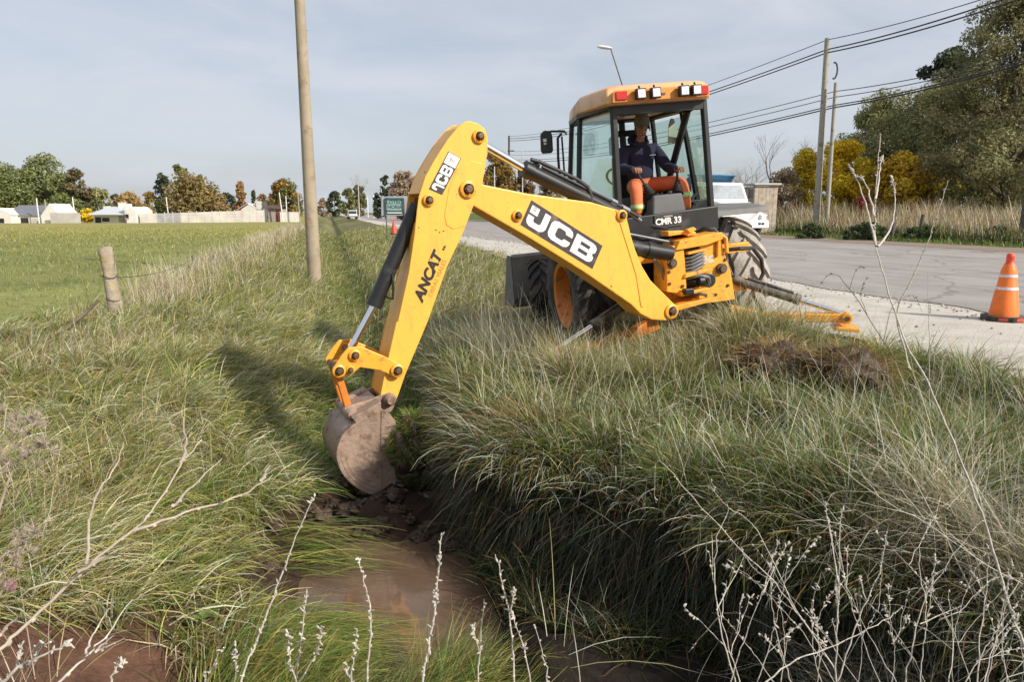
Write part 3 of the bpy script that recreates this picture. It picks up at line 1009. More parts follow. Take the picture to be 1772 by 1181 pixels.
M['red_lens'] = mat('red_lens', (0.55, 0.02, 0.012), 0.15, var=0.15, scale=30, coat=0.6)
M['white_lens'] = mat('work_light_lens', (0.82, 0.82, 0.80), 0.12, var=0.06, scale=40, coat=0.6)
M['white'] = mat('white_decal', (0.80, 0.80, 0.78), 0.45, var=0.03)
M['worn_white'] = mat('chipped_white_decal', (0.82, 0.82, 0.80), 0.45, var=0.03, dirt=(0.62, 0.42, 0.15), dirt_amt=0.06, dirt_scale=9)
M['decal_black'] = mat('black_decal', (0.045, 0.040, 0.042), 0.45, var=0.15, dirt=(0.2, 0.13, 0.08), dirt_amt=0.15, dirt_scale=8)
M['text_black'] = mat('black_lettering', (0.02, 0.018, 0.018), 0.5, var=0.1)
M['text_faint'] = mat('faint_lettering', (0.45, 0.25, 0.05), 0.5, var=0.1)
M['hose'] = mat('rubber_hose', (0.03, 0.03, 0.031), 0.5, var=0.2)
M['hose_grey'] = mat('grey_hose', (0.16, 0.16, 0.165), 0.4, var=0.2)
M['seat'] = mat('seat_vinyl', (0.018, 0.018, 0.02), 0.6, var=0.2)
M['mud'] = mat('wet_mud', (0.070, 0.043, 0.028), 0.6, var=0.4, scale=14, bump=1.0, bump_scale=25)


def glass_mat(name, tint, amt=0.10):
    m, n, l, b = new_mat(name)
    t = n.new('ShaderNodeBsdfTransparent')
    t.inputs['Color'].default_value = (*tint, 1)
    gl = n.new('ShaderNodeBsdfGlossy')
    gl.inputs['Roughness'].default_value = 0.02
    gl.inputs['Color'].default_value = (0.9, 1, 0.97, 1)
    fr = n.new('ShaderNodeFresnel')
    ge = n.new('ShaderNodeNewGeometry')
    io = n.new('ShaderNodeMapRange')
    io.inputs['To Min'].default_value = 1.5
    io.inputs['To Max'].default_value = 1 / 1.5
    l.new(ge.outputs['Backfacing'], io.inputs['Value'])
    l.new(io.outputs['Result'], fr.inputs['IOR'])
    ad = n.new('ShaderNodeMath')
    ad.operation = 'ADD'
    ad.inputs[1].default_value = amt
    l.new(fr.outputs['Fac'], ad.inputs[0])
    mx = n.new('ShaderNodeMixShader')
    l.new(ad.outputs[0], mx.inputs['Fac'])
    l.new(t.outputs['BSDF'], mx.inputs[1])
    l.new(gl.outputs['BSDF'], mx.inputs[2])
    l.new(mx.outputs['Shader'], n['Material Output'].inputs['Surface'])
    return m


M['glass'] = glass_mat('green_tinted_glass', (0.83, 0.92, 0.89), 0.05)
M['clear_glass'] = glass_mat('clear_glass', (0.93, 0.95, 0.94), 0.0)

PSI, ROLL = R(12.5), R(5.5)
MO = np.array([1.75, 8.55, -0.25])
RM = np.array(Matrix.Rotation(PSI, 3, 'Z') @ Matrix.Rotation(-ROLL, 3, 'Y'))
hoe = bpy.data.objects.new('backhoe_loader', None)
hoe.location = MO
hoe.rotation_euler = Matrix(RM.tolist()).to_euler()
COL.objects.link(hoe)
tag(hoe, 'yellow backhoe loader on the verge with its digging arm down in the ditch', 'backhoe loader')


def to_local(p):
    return RM.T @ (np.asarray(p) - MO)


def to_world(p):
    return RM @ np.asarray(p, float) + MO


ident = lambda a, b, w: (a, w, b)       # polygon in the x-z plane, thickness along y


def cyl(mb, p0, p1, r, n=18, m=0):
    return mb.tube([p0, p1], r, n, m)


# --- wheels
def tyre_mesh(Rr, width, rim_r, lugs, lug_h, sgn):
    mb = MB()
    w = width / 2
    prof = [(rim_r, -w * 0.80), (rim_r + 0.03, -w * 0.95), (rim_r + (Rr - rim_r) * 0.5, -w * 1.05), (Rr - lug_h - 0.03, -w * 0.96), (Rr - lug_h, -w * 0.72), (Rr - lug_h * 0.8, 0),
            (Rr - lug_h, w * 0.72), (Rr - lug_h - 0.03, w * 0.96), (rim_r + (Rr - rim_r) * 0.5, w * 1.05), (rim_r + 0.03, w * 0.95), (rim_r, w * 0.80)]
    mb.lathe(prof, 48, fn=lambda x, y, h: (h, x, y), closed=True)
    for k in range(lugs):
        for side in (-1, 1):
            a0 = 2 * math.pi * (k + (0.5 if side > 0 else 0)) / lugs
            rows = []
            for i in range(6):
                q = i / 5
                x = side * w * (1.0 * q)
                a = a0 + sgn * 0.42 * q
                rr = Rr - (0.04 * q ** 4) * 1.0
                hw = 0.050 + 0.022 * q
                da = hw / Rr
                rows.append((x, a, da, rr))
            V, Fc = [], []
            for (x, a, da, rr) in rows:
                for s_, r_ in ((-1, Rr - lug_h - 0.02), (-0.72, rr), (0.72, rr), (1, Rr - lug_h - 0.02)):
                    r2 = min(r_, rr) if abs(x) < w * 0.9 else min(r_, rr)
                    V.append((x, r2 * math.cos(a + s_ * da), r2 * math.sin(a + s_ * da)))
            for i in range(5):
                for j in range(3):
                    Fc.append((i * 4 + j, i * 4 + j + 1, i * 4 + j + 5, i * 4 + j + 4))
            Fc.append((0, 1, 2, 3))
            Fc.append((20, 21, 22, 23))
            # end face down the sidewall
            x, a, da, rr = rows[-1]
            V2 = [(x, rr * math.cos(a - 0.72 * da), rr * math.sin(a - 0.72 * da)), (x, rr * math.cos(a + 0.72 * da), rr * math.sin(a + 0.72 * da)),
                  (x * 1.03, (Rr - 0.16) * math.cos(a + da), (Rr - 0.16) * math.sin(a + da)), (x * 1.03, (Rr - 0.16) * math.cos(a - da), (Rr - 0.16) * math.sin(a - da))]
            mb.add(V, Fc)
            mb.add(V2, [(0, 1, 2, 3)])
    return mb


def wheel(c, Rr, width, rim_r, lugs, side, tm, rimmat, steer=0.0):
    t = tyre_mesh(Rr, width, rim_r, lugs, 0.045, 1)
    rm = Matrix.Rotation(steer, 3, 'Z')
    f = lambda p: np.array(rm) @ p + np.array(c)
    to = t.map(f).build('wheel', tm, hoe, smooth=40)
    rb = MB()
    w = width / 2
    s = side
    prof = [(rim_r - 0.075, w * 0.05 * s), (rim_r - 0.05, w * 0.5 * s), (rim_r - 0.02, w * 0.86 * s), (rim_r + 0.025, w * 0.93 * s), (rim_r + 0.03, w * 0.80 * s), (rim_r - 0.03, 0)]
    rb.lathe(prof, 36, fn=lambda x, y, h: (h, x, y), closed=True)
    hb = MB()
    hb.lathe([(0.0, 0.06 * s), (0.09, 0.06 * s), (0.10, -0.02 * s), (rim_r * 0.6, -0.03 * s), (rim_r - 0.07, w * 0.10 * s), (rim_r - 0.06, w * 0.02 * s), (rim_r * 0.5, -0.07 * s), (0, -0.07 * s)], 30, fn=lambda x, y, h: (h, x, y))
    for k in range(8):
        q = 2 * math.pi * k / 8
        cyl(hb, (-0.03 * s, 0.16 * math.cos(q), 0.16 * math.sin(q)), (0.01 * s, 0.16 * math.cos(q), 0.16 * math.sin(q)), 0.016, 6)
    rb.map(f).build('rim', rimmat, to, smooth=35)
    hb.map(f).build('hub', M['black'], to, smooth=35)  # black disc paints in the deep shade inside the dish, with its dirt
    return to


wheel((-0.92, 0, 0.70), 0.715, 0.43, 0.36, 18, -1, M['rubber'], M['orange'])
wr = wheel((0.94, 0, 0.70), 0.715, 0.43, 0.36, 18, 1, M['muddy_rubber'], M['orange'])
tag(wr, 'rear tyre caked with pale dry mud')
wheel((-0.83, 2.15, 0.47), 0.50, 0.34, 0.25, 16, -1, M['rubber'], M['orange'], R(-13))
wheel((0.83, 2.15, 0.47), 0.50, 0.34, 0.25, 16, 1, M['muddy_rubber'], M['orange'], R(-13))

# --- chassis, axle, bonnet, front loader
mb = MB()
mb.box((-0.28, 1.0, 0.72), (0.10, 3.6, 0.26)).box((0.28, 1.0, 0.72), (0.10, 3.6, 0.26))
mb.tube([(-0.8, 0, 0.70), (0.8, 0, 0.70)], 0.13, 14)
mb.tube([(-0.75, 2.15, 0.47), (0.75, 2.15, 0.47)], 0.08, 12)
mb.box((0, 0.1, 0.72), (0.45, 0.5, 0.42)).box((0, 1.2, 0.75), (0.5, 1.4, 0.5))
mb.tube([(-0.45, -0.35, 0.75), (-0.55, -0.1, 0.55), (-0.4, 0.3, 0.6)], 0.025, 8)
mb.tube([(-0.62, -0.40, 0.62), (-0.52, -0.2, 0.9), (-0.30, -0.1, 1.0)], 0.02, 8)
mb.build('chassis', M['black'], hoe, bevel=0.012)
mb = MB()
mb.box((-0.12, 1.75, 1.33), (0.82, 1.75, 0.62), top=(0.70, 1.68))
mb.box((-0.12, 2.66, 1.2), (0.74, 0.08, 0.5))
mb.build('bonnet', M['yellow'], hoe, bevel=0.03)
for s in (-1, 1):
    mb = MB()
    path = [(s * 0.48, 0.55, 1.25), (s * 0.50, 1.5, 1.05), (s * 0.52, 2.6, 0.75), (s * 0.52, 3.0, 0.40)]
    for a_, b_ in zip(path[:-1], path[1:]):
        d = np.subtract(b_, a_)
        L_ = np.linalg.norm(d)
        ang = math.atan2(d[2], d[1])
        mb.box(np.add(a_, b_) / 2, (0.09, L_ + 0.1, 0.20), Matrix.Rotation(ang, 3, 'X'))
    mb.build('loader_arm', M['yellow_worn'], hoe, bevel=0.01)
mb = MB()
prof = [(2.78, 1.02), (2.72, 0.98), (2.72, 0.35), (2.80, 0.22), (3.0, 0.16), (3.55, 0.14), (3.55, 0.17), (3.02, 0.20), (2.86, 0.27), (2.78, 0.40), (2.78, 0.96)]
mb.prism(prof, lambda a, b, w: (w, a, b), -1.10, 1.10)
for s in (-1, 1):
    mb.prism([(2.74, 1.0), (2.74, 0.3), (2.9, 0.17), (3.55, 0.15), (3.45, 0.32), (3.0, 1.0)], lambda a, b, w: (w, a, b), s * 1.10, s * 1.125)
mb.build('loader_bucket', M['fender'], hoe, bevel=0.006)
mb = MB()
mb.tube([(-0.62, 2.72, 1.02), (-0.62, 2.72, 1.14)], 0.012, 6)
mb.build('marker_peg', M['black'], hoe)

# --- rear bodywork
mb = MB()
mb.prism([(-0.66, 1.30), (0.44, 1.335), (0.44, 1.59), (-0.66, 1.555)], ident, -0.86, -0.80)
mb.prism([(-0.60, 1.02), (0.42, 1.02), (0.44, 1.34), (-0.62, 1.31)], ident, -0.80, -0.45)
mb.box((-0.1, -0.2, 1.43), (1.14, 1.1, 0.10))
mb.box((-0.1, -0.55, 1.05), (0.9, 0.3, 0.5))
mb.build('rear_panel', M['black'], hoe, bevel=0.012)
# number plate
mb = MB()
pl = lambda a, b, w: (-0.305 + a, -0.866 - w, 1.418 + b + a * 0.012)
mb.prism([(0, 0), (0.315, 0), (0.315, 0.135), (0, 0.135)], pl, 0, 0.006)
plate = mb.build('number_plate', M['text_black'], hoe)
mb = MB()
for a0, b0, a1, b1 in ((0.008, 0.008, 0.307, 0.013), (0.008, 0.122, 0.307, 0.127), (0.008, 0.008, 0.013, 0.127), (0.302, 0.008, 0.307, 0.127)):
    mb.prism([(a0, b0), (a1, b0), (a1, b1), (a0, b1)], pl, 0.007, 0.009)
mb.build('border', M['plastic_grey'], plate)


def text_mesh(name, s, size, m, parent, fn, align='CENTER', bold=0.0, depth=0.002, shear=0.0, spacing=1.0):
    """lettering as a mesh part; fn(x, y, w) maps the text plane to the part's space"""
    cu = bpy.data.curves.new(name, 'FONT')
    cu.body = s
    cu.size = size
    cu.align_x = align
    cu.align_y = 'CENTER'
    cu.extrude = depth
    cu.offset = bold
    cu.shear = shear
    cu.space_character = spacing
    cu.resolution_u = 4
    tmp = bpy.data.objects.new('tmp', cu)
    COL.objects.link(tmp)
    dg = bpy.context.evaluated_depsgraph_get()
    me = bpy.data.meshes.new_from_object(tmp.evaluated_get(dg))
    bpy.data.objects.remove(tmp)
    bpy.data.curves.remove(cu)
    for v in me.vertices:
        v.co = fn(v.co.x, v.co.y, v.co.z)
    me.materials.clear()
    me.materials.append(m)
    me.name = name
    o = bpy.data.objects.new(name, me)
    COL.objects.link(o)
    o.parent = parent
    return o


text_mesh('lettering', 'CMR 33', 0.088, M['white'], plate, lambda x, y, w: pl(0.158 + x, 0.062 + y * 1.05, 0.009 + w), bold=0.003)
text_mesh('lettering', 'MUNICIPAL', 0.020, M['white'], plate, lambda x, y, w: pl(0.158 + x, 0.113 + y, 0.009 + w))

# --- cab
CXC = -0.15
# plan: rear window narrow, quarter panes flaring out to the doors
plan_lo = {'RL': (-0.66, -0.78), 'RR': (0.40, -0.78), 'QL': (-0.86, 0.02), 'QR': (0.66, 0.02), 'FL': (-0.74, 0.78), 'FR': (0.54, 0.78)}
plan_hi = {'RL': (-0.635, -0.74), 'RR': (0.375, -0.74), 'QL': (-0.74, 0.04), 'QR': (0.50, 0.04), 'FL': (-0.63, 0.70), 'FR': (0.42, 0.70)}
ZL, ZH = 1.50, 2.70
zl = lambda k: np.array([*plan_lo[k], ZL])
zh = lambda k: np.array([*plan_hi[k], ZH])
mb = MB()
for k in plan_lo:
    r_ = 0.042 if k in ('RL', 'RR') else 0.034
    mb.tube([zl(k) - np.array([0, 0, 0.12]), zl(k), zh(k)], r_, 4 if 'R' in k and 0 else 6)
ring = ['RL', 'RR', 'QR', 'FR', 'FL', 'QL', 'RL']
for a_, b_ in zip(ring[:-1], ring[1:]):
    mb.tube([zh(a_), zh(b_)], 0.045, 6)
    if (a_, b_) != ('RL', 'RR'):
        mb.tube([zl(a_), zl(b_)], 0.04, 6)
# rear window frame and header
mb.box((-0.13, -0.75, 2.655), (1.04, 0.05, 0.10))
mb.tube([(0.26, -0.60, 2.62), (0.34, 0.35, 1.62)], 0.04, 6)
mb.tube([(0.30, -0.66, 2.64), (0.30, -0.5, 2.62)], 0.03, 6)
mb.tube([(0.02, 0.72, 2.66), (0.06, 0.76, 1.55)], 0.045, 6)
mb.build('cab_frame', M['black'], hoe, bevel=0.006)
mb = MB()
mb.tube([(-0.55, -0.70, 2.61), (0.10, -0.70, 2.635)], 0.016, 8)
mb.build('window_strut', M['plastic_grey'], hoe, smooth=30)


def pane(name, keys, inset, m, z0=ZL + 0.05, z1=ZH - 0.05, parent=hoe, shift=(0, 0, 0), th=0.006):
    a_, b_ = keys
    pa = lambda k, t: zl(k) * (1 - t) + zh(k) * t
    t0, t1 = (z0 - ZL) / (ZH - ZL), (z1 - ZL) / (ZH - ZL)
    q = [pa(a_, t0), pa(b_, t0), pa(b_, t1), pa(a_, t1)]
    c = sum(q) / 4
    q = [p_ + (c - p_) * inset + np.array(shift) for p_ in q]
    nrm = np.cross(q[1] - q[0], q[3] - q[0])
    nrm /= np.linalg.norm(nrm)
    mb = MB()
    V = [p_ - nrm * th / 2 for p_ in q] + [p_ + nrm * th / 2 for p_ in q]
    mb.add(V, [(3, 2, 1, 0), (4, 5, 6, 7), (0, 1, 5, 4), (1, 2, 6, 5), (2, 3, 7, 6), (3, 0, 4, 7)])
    return mb.build(name, m, parent)


pane('side_window', ('RL', 'QL'), 0.02, M['glass'])
pane('side_window', ('RR', 'QR'), 0.02, M['glass'])
pane('door_window', ('QL', 'FL'), 0.05, M['glass'])
pane('door_window', ('QR', 'FR'), 0.05, M['glass'])
pane('windscreen', ('FL', 'FR'), 0.03, M['clear_glass'])
# roof: thick rounded cap, tapering towards the front
mb = MB()
rp = [(-0.745, -0.84), (-0.60, -0.88), (0.24, -0.88), (0.395, -0.84), (0.45, 0.0), (0.40, 0.78), (0.30, 0.86), (-0.52, 0.86), (-0.63, 0.80), (-0.78, 0.0)]
lay = [(2.695, 1.0), (2.72, 1.012), (2.83, 0.985), (2.875, 0.95), (2.90, 0.86)]
V, Fc = [], []
for zz, sc_ in lay:
    for (x, y) in rp:
        V.append((CXC - 0.02 + (x - CXC + 0.02) * sc_, y * sc_, zz + 0.035 * (x + 0.17) * 0 + 0.02 * (1 - (y / 0.9) ** 2)))
nn = len(rp)
for i in range(len(lay) - 1):
    for k in range(nn):
        Fc.append((i * nn + k, i * nn + (k + 1) % nn, (i + 1) * nn + (k + 1) % nn, (i + 1) * nn + k))
Fc += [tuple(range(nn - 1, -1, -1)), tuple(range((len(lay) - 1) * nn, len(lay) * nn))]
mb.add(V, Fc)
roof = mb.build('roof', M['roof'], hoe, bevel=0.02, smooth=50)
rear = lambda a, b, w: (a, -0.896 - w, b)
mb = MB()
mb.prism([(-0.70, 2.715), (0.365, 2.715), (0.36, 2.815), (0.33, 2.835), (-0.66, 2.835), (-0.69, 2.815)], rear, -0.04, 0.012)
mb.build('light_panel', M['roof_rear'], roof, bevel=0.008)
for a0, a1 in ((-0.665, -0.545), (0.235, 0.345)):
    mb = MB()
    mb.prism([(a0, 2.735), (a1, 2.735), (a1, 2.822), (a0, 2.822)], rear, 0.012, 0.03)
    mb.build('tail_light', M['red_lens'], hoe, bevel=0.008)
for a0 in (-0.47, -0.31, 0.00, 0.135):
    mb = MB()
    mb.prism([(a0, 2.725), (a0 + 0.105, 2.725), (a0 + 0.105, 2.83), (a0, 2.83)], rear, 0.03, 0.09)
    mb.tube([(a0 + 0.052, -0.94, 2.83), (a0 + 0.052, -0.92, 2.86)], 0.012, 6)
    wl_ = mb.build('work_light', M['black'], hoe, bevel=0.006)
    mb = MB()
    mb.prism([(a0 + 0.013, 2.738), (a0 + 0.092, 2.738), (a0 + 0.092, 2.817), (a0 + 0.013, 2.817)], rear, 0.09, 0.096)
    mb.build('lens', M['white_lens'], wl_, bevel=0.003)
mb = MB()
mb.prism([(-0.17, 2.76), (-0.13, 2.76), (-0.13, 2.78), (-0.17, 2.78)], rear, 0.012, 0.02)
mb.build('bolt', M['steel'], roof)
# mirror on its bracket, and the door grab rails
mb = MB()
mb.tube([(-0.70, 0.74, 2.58), (-0.78, 0.55, 2.60), (-0.98, 0.42, 2.60), (-1.06, 0.36, 2.585)], 0.013, 8)
mb.tube([(-0.80, 0.62, 2.58), (-0.86, 0.58, 2.53), (-0.88, 0.56, 2.30), (-0.88, 0.56, 1.90)], 0.016, 8)
mb.tube([(-0.79, 0.64, 2.55), (-0.80, 0.62, 1.85)], 0.012, 8)
mb.build('grab_rail', M['black'], hoe, smooth=40)
mb = MB()
mf = lambda a, b, w: (-1.085 + a, 0.32 - w, 2.475 + b)
mb.prism([(-0.06, -0.13), (0.055, -0.13), (0.07, -0.10), (0.075, 0.06), (0.06, 0.12), (-0.02, 0.13), (-0.065, 0.09), (-0.075, -0.09)], mf, 0, 0.05)
mir = mb.build('mirror', M['black'], hoe, bevel=0.015)
mb = MB()
mb.prism([(-0.045, 0.0), (-0.005, 0.0), (-0.005, 0.035), (-0.045, 0.035)], mf, 0.051, 0.053)
mb.prism([(-0.04, -0.03), (-0.01, -0.03), (-0.01, -0.012), (-0.04, -0.012)], mf, 0.051, 0.053)
mb.build('sticker', M['white'], mir)
# fenders
mb = MB()
for s in (-1, 1):
    x0, x1 = (0.47, 1.17) if s > 0 else (-1.17, -0.70)
    mb = MB()
    mb.prism([(-0.66, 1.46), (-0.64, 1.52), (-0.30, 1.56), (0.45, 1.56), (0.45, 1.53), (-0.30, 1.53), (-0.60, 1.49), (-0.60, 1.46)], lambda a, b, w: (w, a, b), x0, x1)
    mb.build('fender', M['fender'], hoe, bevel=0.008)
# --- cab interior
mb = MB()
mb.box((-0.04, 0.06, 1.68), (0.50, 0.50, 0.14))
mb.box((-0.04, 0.06, 1.55), (0.34, 0.34, 0.14))
mb.prism([(-0.30, 1.72), (0.22, 1.72), (0.20, 2.22), (0.14, 2.30), (-0.22, 2.30), (-0.28, 2.22)], ident, 0.26, 0.36)
mb.prism([(-0.20, 2.30), (0.02, 2.30), (0.0, 2.33), (-0.16, 2.33)], ident, 0.28, 0.36)
# headrest is an open loop
hp = [(-0.27, 2.26), (-0.27, 2.44), (-0.22, 2.50), (0.10, 2.50), (0.15, 2.44), (0.15, 2.26)]
mb.tube([(a_, 0.33, b_) for a_, b_ in hp], 0.04, 8)
mb.build('seat', M['seat'], hoe, bevel=0.03)
mb = MB()
mb.box((-0.05, -0.60, 1.64), (0.40, 0.22, 0.24), top=(0.34, 0.16))
mb.build('control_console', M['plastic_grey'], hoe, bevel=0.02)
for s, hx in ((-1, -0.29), (1, 0.185)):
    mb = MB()
    base = np.array([-0.05 + s * 0.15, -0.60, 1.75])
    top_ = np.array([hx, -0.44, 2.02])
    pts = [base + (top_ - base) * t for t in np.linspace(0, 0.5, 11)]
    rad = [(0.065 if i % 2 == 0 else 0.048) * (1 - 0.055 * i) for i in range(11)]
    mb.tube(pts, rad, 14)
    mb.tube([base + (top_ - base) * 0.45, top_], 0.013, 8)
    mb.tube([top_ - (top_ - base) * 0.10, top_ + (top_ - base) * 0.05], [0.022, 0.026], 10)
    mb.build('control_lever', M['seat'], hoe, smooth=35)
mb = MB()
mb.tube([(-0.1, 0.72, 1.5), (-0.1, 0.60, 1.95)], 0.05, 8)
mb.lathe([(0.17, -0.012), (0.19, 0), (0.17, 0.012), (0.155, 0)], 24, fn=lambda x, y, h: (-0.1 + x, 0.56 + y * 0.6, 2.0 + h + y * 0.7), closed=True)
mb.build('steering_wheel', M['seat'], hoe, smooth=40)
mb = MB()
mb.box((0.40, -0.15, 1.60), (0.22, 0.70, 0.12))
mb.tube([(0.33, -0.55, 1.62), (0.33, 0.1, 1.75), (0.45, 0.2, 1.72)], 0.02, 6)
mb.tube([(0.25, -0.50, 1.60), (0.46, -0.35, 1.74), (0.50, -0.1, 1.66)], 0.015, 6)
mb.build('side_console', M['black'], hoe, bevel=0.01)
mb = MB()
mf2 = lambda a, b, w: (0.215 + a, -0.30 + w, 2.45 + b)
mb.prism([(-0.06, -0.14), (0.06, -0.14), (0.055, 0.02), (0.03, 0.12), (-0.01, 0.13), (-0.04, 0.06)], mf2, 0, 0.012)
mb.build('inside_mirror', mat('mirror_back', (0.42, 0.46, 0.38), 0.4), hoe, bevel=0.004)

# --- kingpost casting
kp = lambda a, b, w: (a, -1.28 - w, b)
mb = MB()
mb.prism([(-0.40, 0.80), (-0.385, 1.17), (-0.34, 1.255), (-0.20, 1.255), (-0.19, 1.10), (-0.185, 0.80), (-0.24, 0.76)], kp, -0.30, 0.03)
mb.prism([(0.0, 1.20), (0.0, 1.30), (0.12, 1.33), (0.25, 1.29), (0.26, 1.17), (0.34, 0.92), (0.38, 0.62), (-0.03, 0.62), (-0.02, 0.80), (0.02, 0.85), (0.02, 1.10)], kp, -0.26, -0.02)
mb.prism([(-0.30, 1.21), (0.05, 1.23), (0.22, 1.27), (0.22, 1.34), (0.02, 1.33), (-0.25, 1.30)], kp, -0.30, 0.06)
mb.prism([(-0.22, 0.92), (0.10, 0.96), (0.12, 1.0), (-0.20, 0.965)], kp, -0.22, 0.06)
mb.prism([(-0.26, 0.74), (0.04, 0.77), (0.04, 0.80), (-0.26, 0.78)], kp, -0.22, 0.08)
mb.prism([(-0.33, 0.60), (0.06, 0.65), (0.05, 0.69), (-0.33, 0.66)], kp, -0.22, 0.08)
mb.prism([(-0.16, 1.15), (0.02, 1.17), (0.02, 1.195), (-0.16, 1.175)], kp, -0.1, 0.05)
# swing lug on top
mb.prism([(-0.32, 1.40), (-0.10, 1.385), (-0.02, 1.365), (-0.01, 1.33), (-0.10, 1.33), (-0.15, 1.355), (-0.32, 1.35)], kp, -0.25, -0.05)
mb.prism([(-0.14, 1.40), (-0.06, 1.42), (-0.03, 1.39), (-0.1, 1.36)], kp, -0.06, 0.0)
# loop at upper right
lp = [(0.19, 1.10), (0.20, 1.26), (0.24, 1.30), (0.285, 1.27), (0.29, 1.12)]
mb.tube([kp(a_, b_, 0.0) for a_, b_ in lp], 0.022, 8)
mb.prism([(-0.75, 0.66), (0.70, 0.66), (0.70, 0.80), (-0.75, 0.80)], lambda a, b, w: (a, w, b), -1.02, -0.92)
mb.prism([(-0.75, 1.08), (0.70, 1.08), (0.70, 1.18), (-0.75, 1.18)], lambda a, b, w: (a, w, b), -1.02, -0.92)
king = mb.build('kingpost', M['yellow_worn'], hoe, bevel=0.012)
for a_, b_, r_ in ((-0.335, 1.085, 0.032), (0.225, 0.965, 0.034)):
    mb = MB()
    mb.lathe([(r_ + 0.02, -0.01), (r_ + 0.02, 0.05), (r_, 0.05), (r_ * 0.95, 0.075), (0, 0.075)], 18, fn=lambda x, y, h: kp(a_ + x, b_ + y, h + (0.0 if a_ < 0 else -0.03)))
    mb.build('pivot_pin', M['steel'], hoe, smooth=30)
mb = MB()
for k in range(5):
    z_ = 1.13 - 0.035 * k
    mb.tube([kp(-0.22, z_ - 0.03, -0.06), kp(-0.12, z_ - 0.015, 0.03), kp(-0.02, z_ + 0.02, 0.03), kp(0.05, z_ + 0.035, -0.03)], 0.014, 8)
mb.build('hose_bundle', M['hose_grey'], hoe, smooth=40)
mb = MB()
mb.lathe([(0.055, 0.0), (0.055, 0.11), (0.0, 0.12)], 14, fn=lambda x, y, h: (-0.07 + h * 0.6, -1.33 - y, 0.87 + x))
mb.lathe([(0.075, 0.0), (0.075, 0.02), (0.0, 0.02)], 20, fn=lambda x, y, h: kp(0.08 + x, 0.86 + y, h - 0.01))
mb.box(kp(-0.20, 0.79, 0.09), (0.10, 0.08, 0.06))
mb.box(kp(-0.10, 1.02, -0.1), (0.3, 0.1, 0.4))
mb.build('valve_block', M['black'], hoe, bevel=0.01)
mb = MB()
mb.prism([(0.035, 1.03), (0.155, 1.03), (0.155, 1.115), (0.035, 1.115)], kp, -0.019, -0.016)
mb.build('warning_label', mat('faded_label', (0.62, 0.52, 0.34), 0.6, dirt=(0.35, 0.25, 0.15), dirt_amt=0.4, dirt_scale=30), king)
mb = MB()
mb.tube([kp(0.30, 1.13, -0.2), (0.48, -1.2, 1.14), (0.68, -1.12, 1.12), (0.82, -1.05, 0.98), (0.87, -1.0, 0.82), (0.80, -1.0, 0.70), (0.60, -1.0, 0.68)], 0.022, 10)
mb.build('loop_hose', M['hose'], hoe, smooth=40)
mb = MB()
mb.tube([(-0.40, -1.0, 1.46), (-0.25, -1.05, 1.42)], 0.02, 8)
mb.lathe([(0.03, 0), (0.035, 0.03), (0.0, 0.04)], 12, fn=lambda x, y, h: (0.06 + x, -0.9 - h, 1.36 + y))
mb.tube([(0.06, -0.88, 1.36), (0.03, -0.95, 1.32), (-0.05, -1.0, 1.33), (-0.2, -1.02, 1.34)], 0.028, 8)
mb.build('hose_fitting', M['hose'], hoe, smooth=40)

# bolts, grease and pipework on the casting
for (a_, b_) in ((-0.37, 1.00), (-0.37, 0.88), (-0.25, 1.22), (-0.23, 0.84), (0.20, 1.20), (0.30, 0.78), (0.05, 0.68), (0.28, 1.05), (0.16, 0.70)):
    mb = MB()
    mb.lathe([(0.017, -0.03), (0.017, 0.012), (0.012, 0.018), (0, 0.018)], 6, fn=lambda x, y, h: kp(a_ + x, b_ + y, h + (0.03 if a_ < -0.1 else -0.02)))
    mb.build('bolt', M['steel'], king)
for k_, pts in enumerate((
        [(-0.62, -0.95, 1.28), (-0.50, -1.15, 1.20), (-0.42, -1.25, 1.02), (-0.35, -1.2, 0.85)],
        [(-0.55, -0.90, 1.24), (-0.46, -1.08, 1.30), (-0.30, -1.2, 1.30), (-0.16, -1.22, 1.22)],
        [(-0.15, -0.85, 1.32), (-0.10, -1.0, 1.30), (-0.02, -1.2, 1.24), (0.0, -1.25, 1.05), (-0.04, -1.24, 0.92)],
        [(0.20, -0.85, 1.34), (0.30, -1.02, 1.36), (0.38, -1.1, 1.22), (0.40, -1.08, 0.98), (0.50, -1.0, 0.84)],
        [(0.12, -0.85, 1.30), (0.17, -1.05, 1.38), (0.24, -1.15, 1.34), (0.27, -1.12, 1.15)],
        [(-0.70, -0.75, 1.05), (-0.62, -1.0, 0.98), (-0.48, -1.1, 0.86), (-0.46, -1.05, 0.70)],
        [(-0.18, -1.22, 0.90), (-0.05, -1.34, 0.93), (0.05, -1.33, 0.90), (0.10, -1.25, 0.80)],
        [(-0.20, -1.24, 0.72), (-0.08, -1.36, 0.75), (0.02, -1.33, 0.72)])):
    mb = MB()
    mb.tube(pts if len(pts) < 3 else [np.array(p_) for p_ in pts], 0.016 if k_ % 2 else 0.020, 8)
    mb.build('hydraulic_hose', M['hose'] if k_ % 3 else M['hose_grey'], hoe, smooth=50)
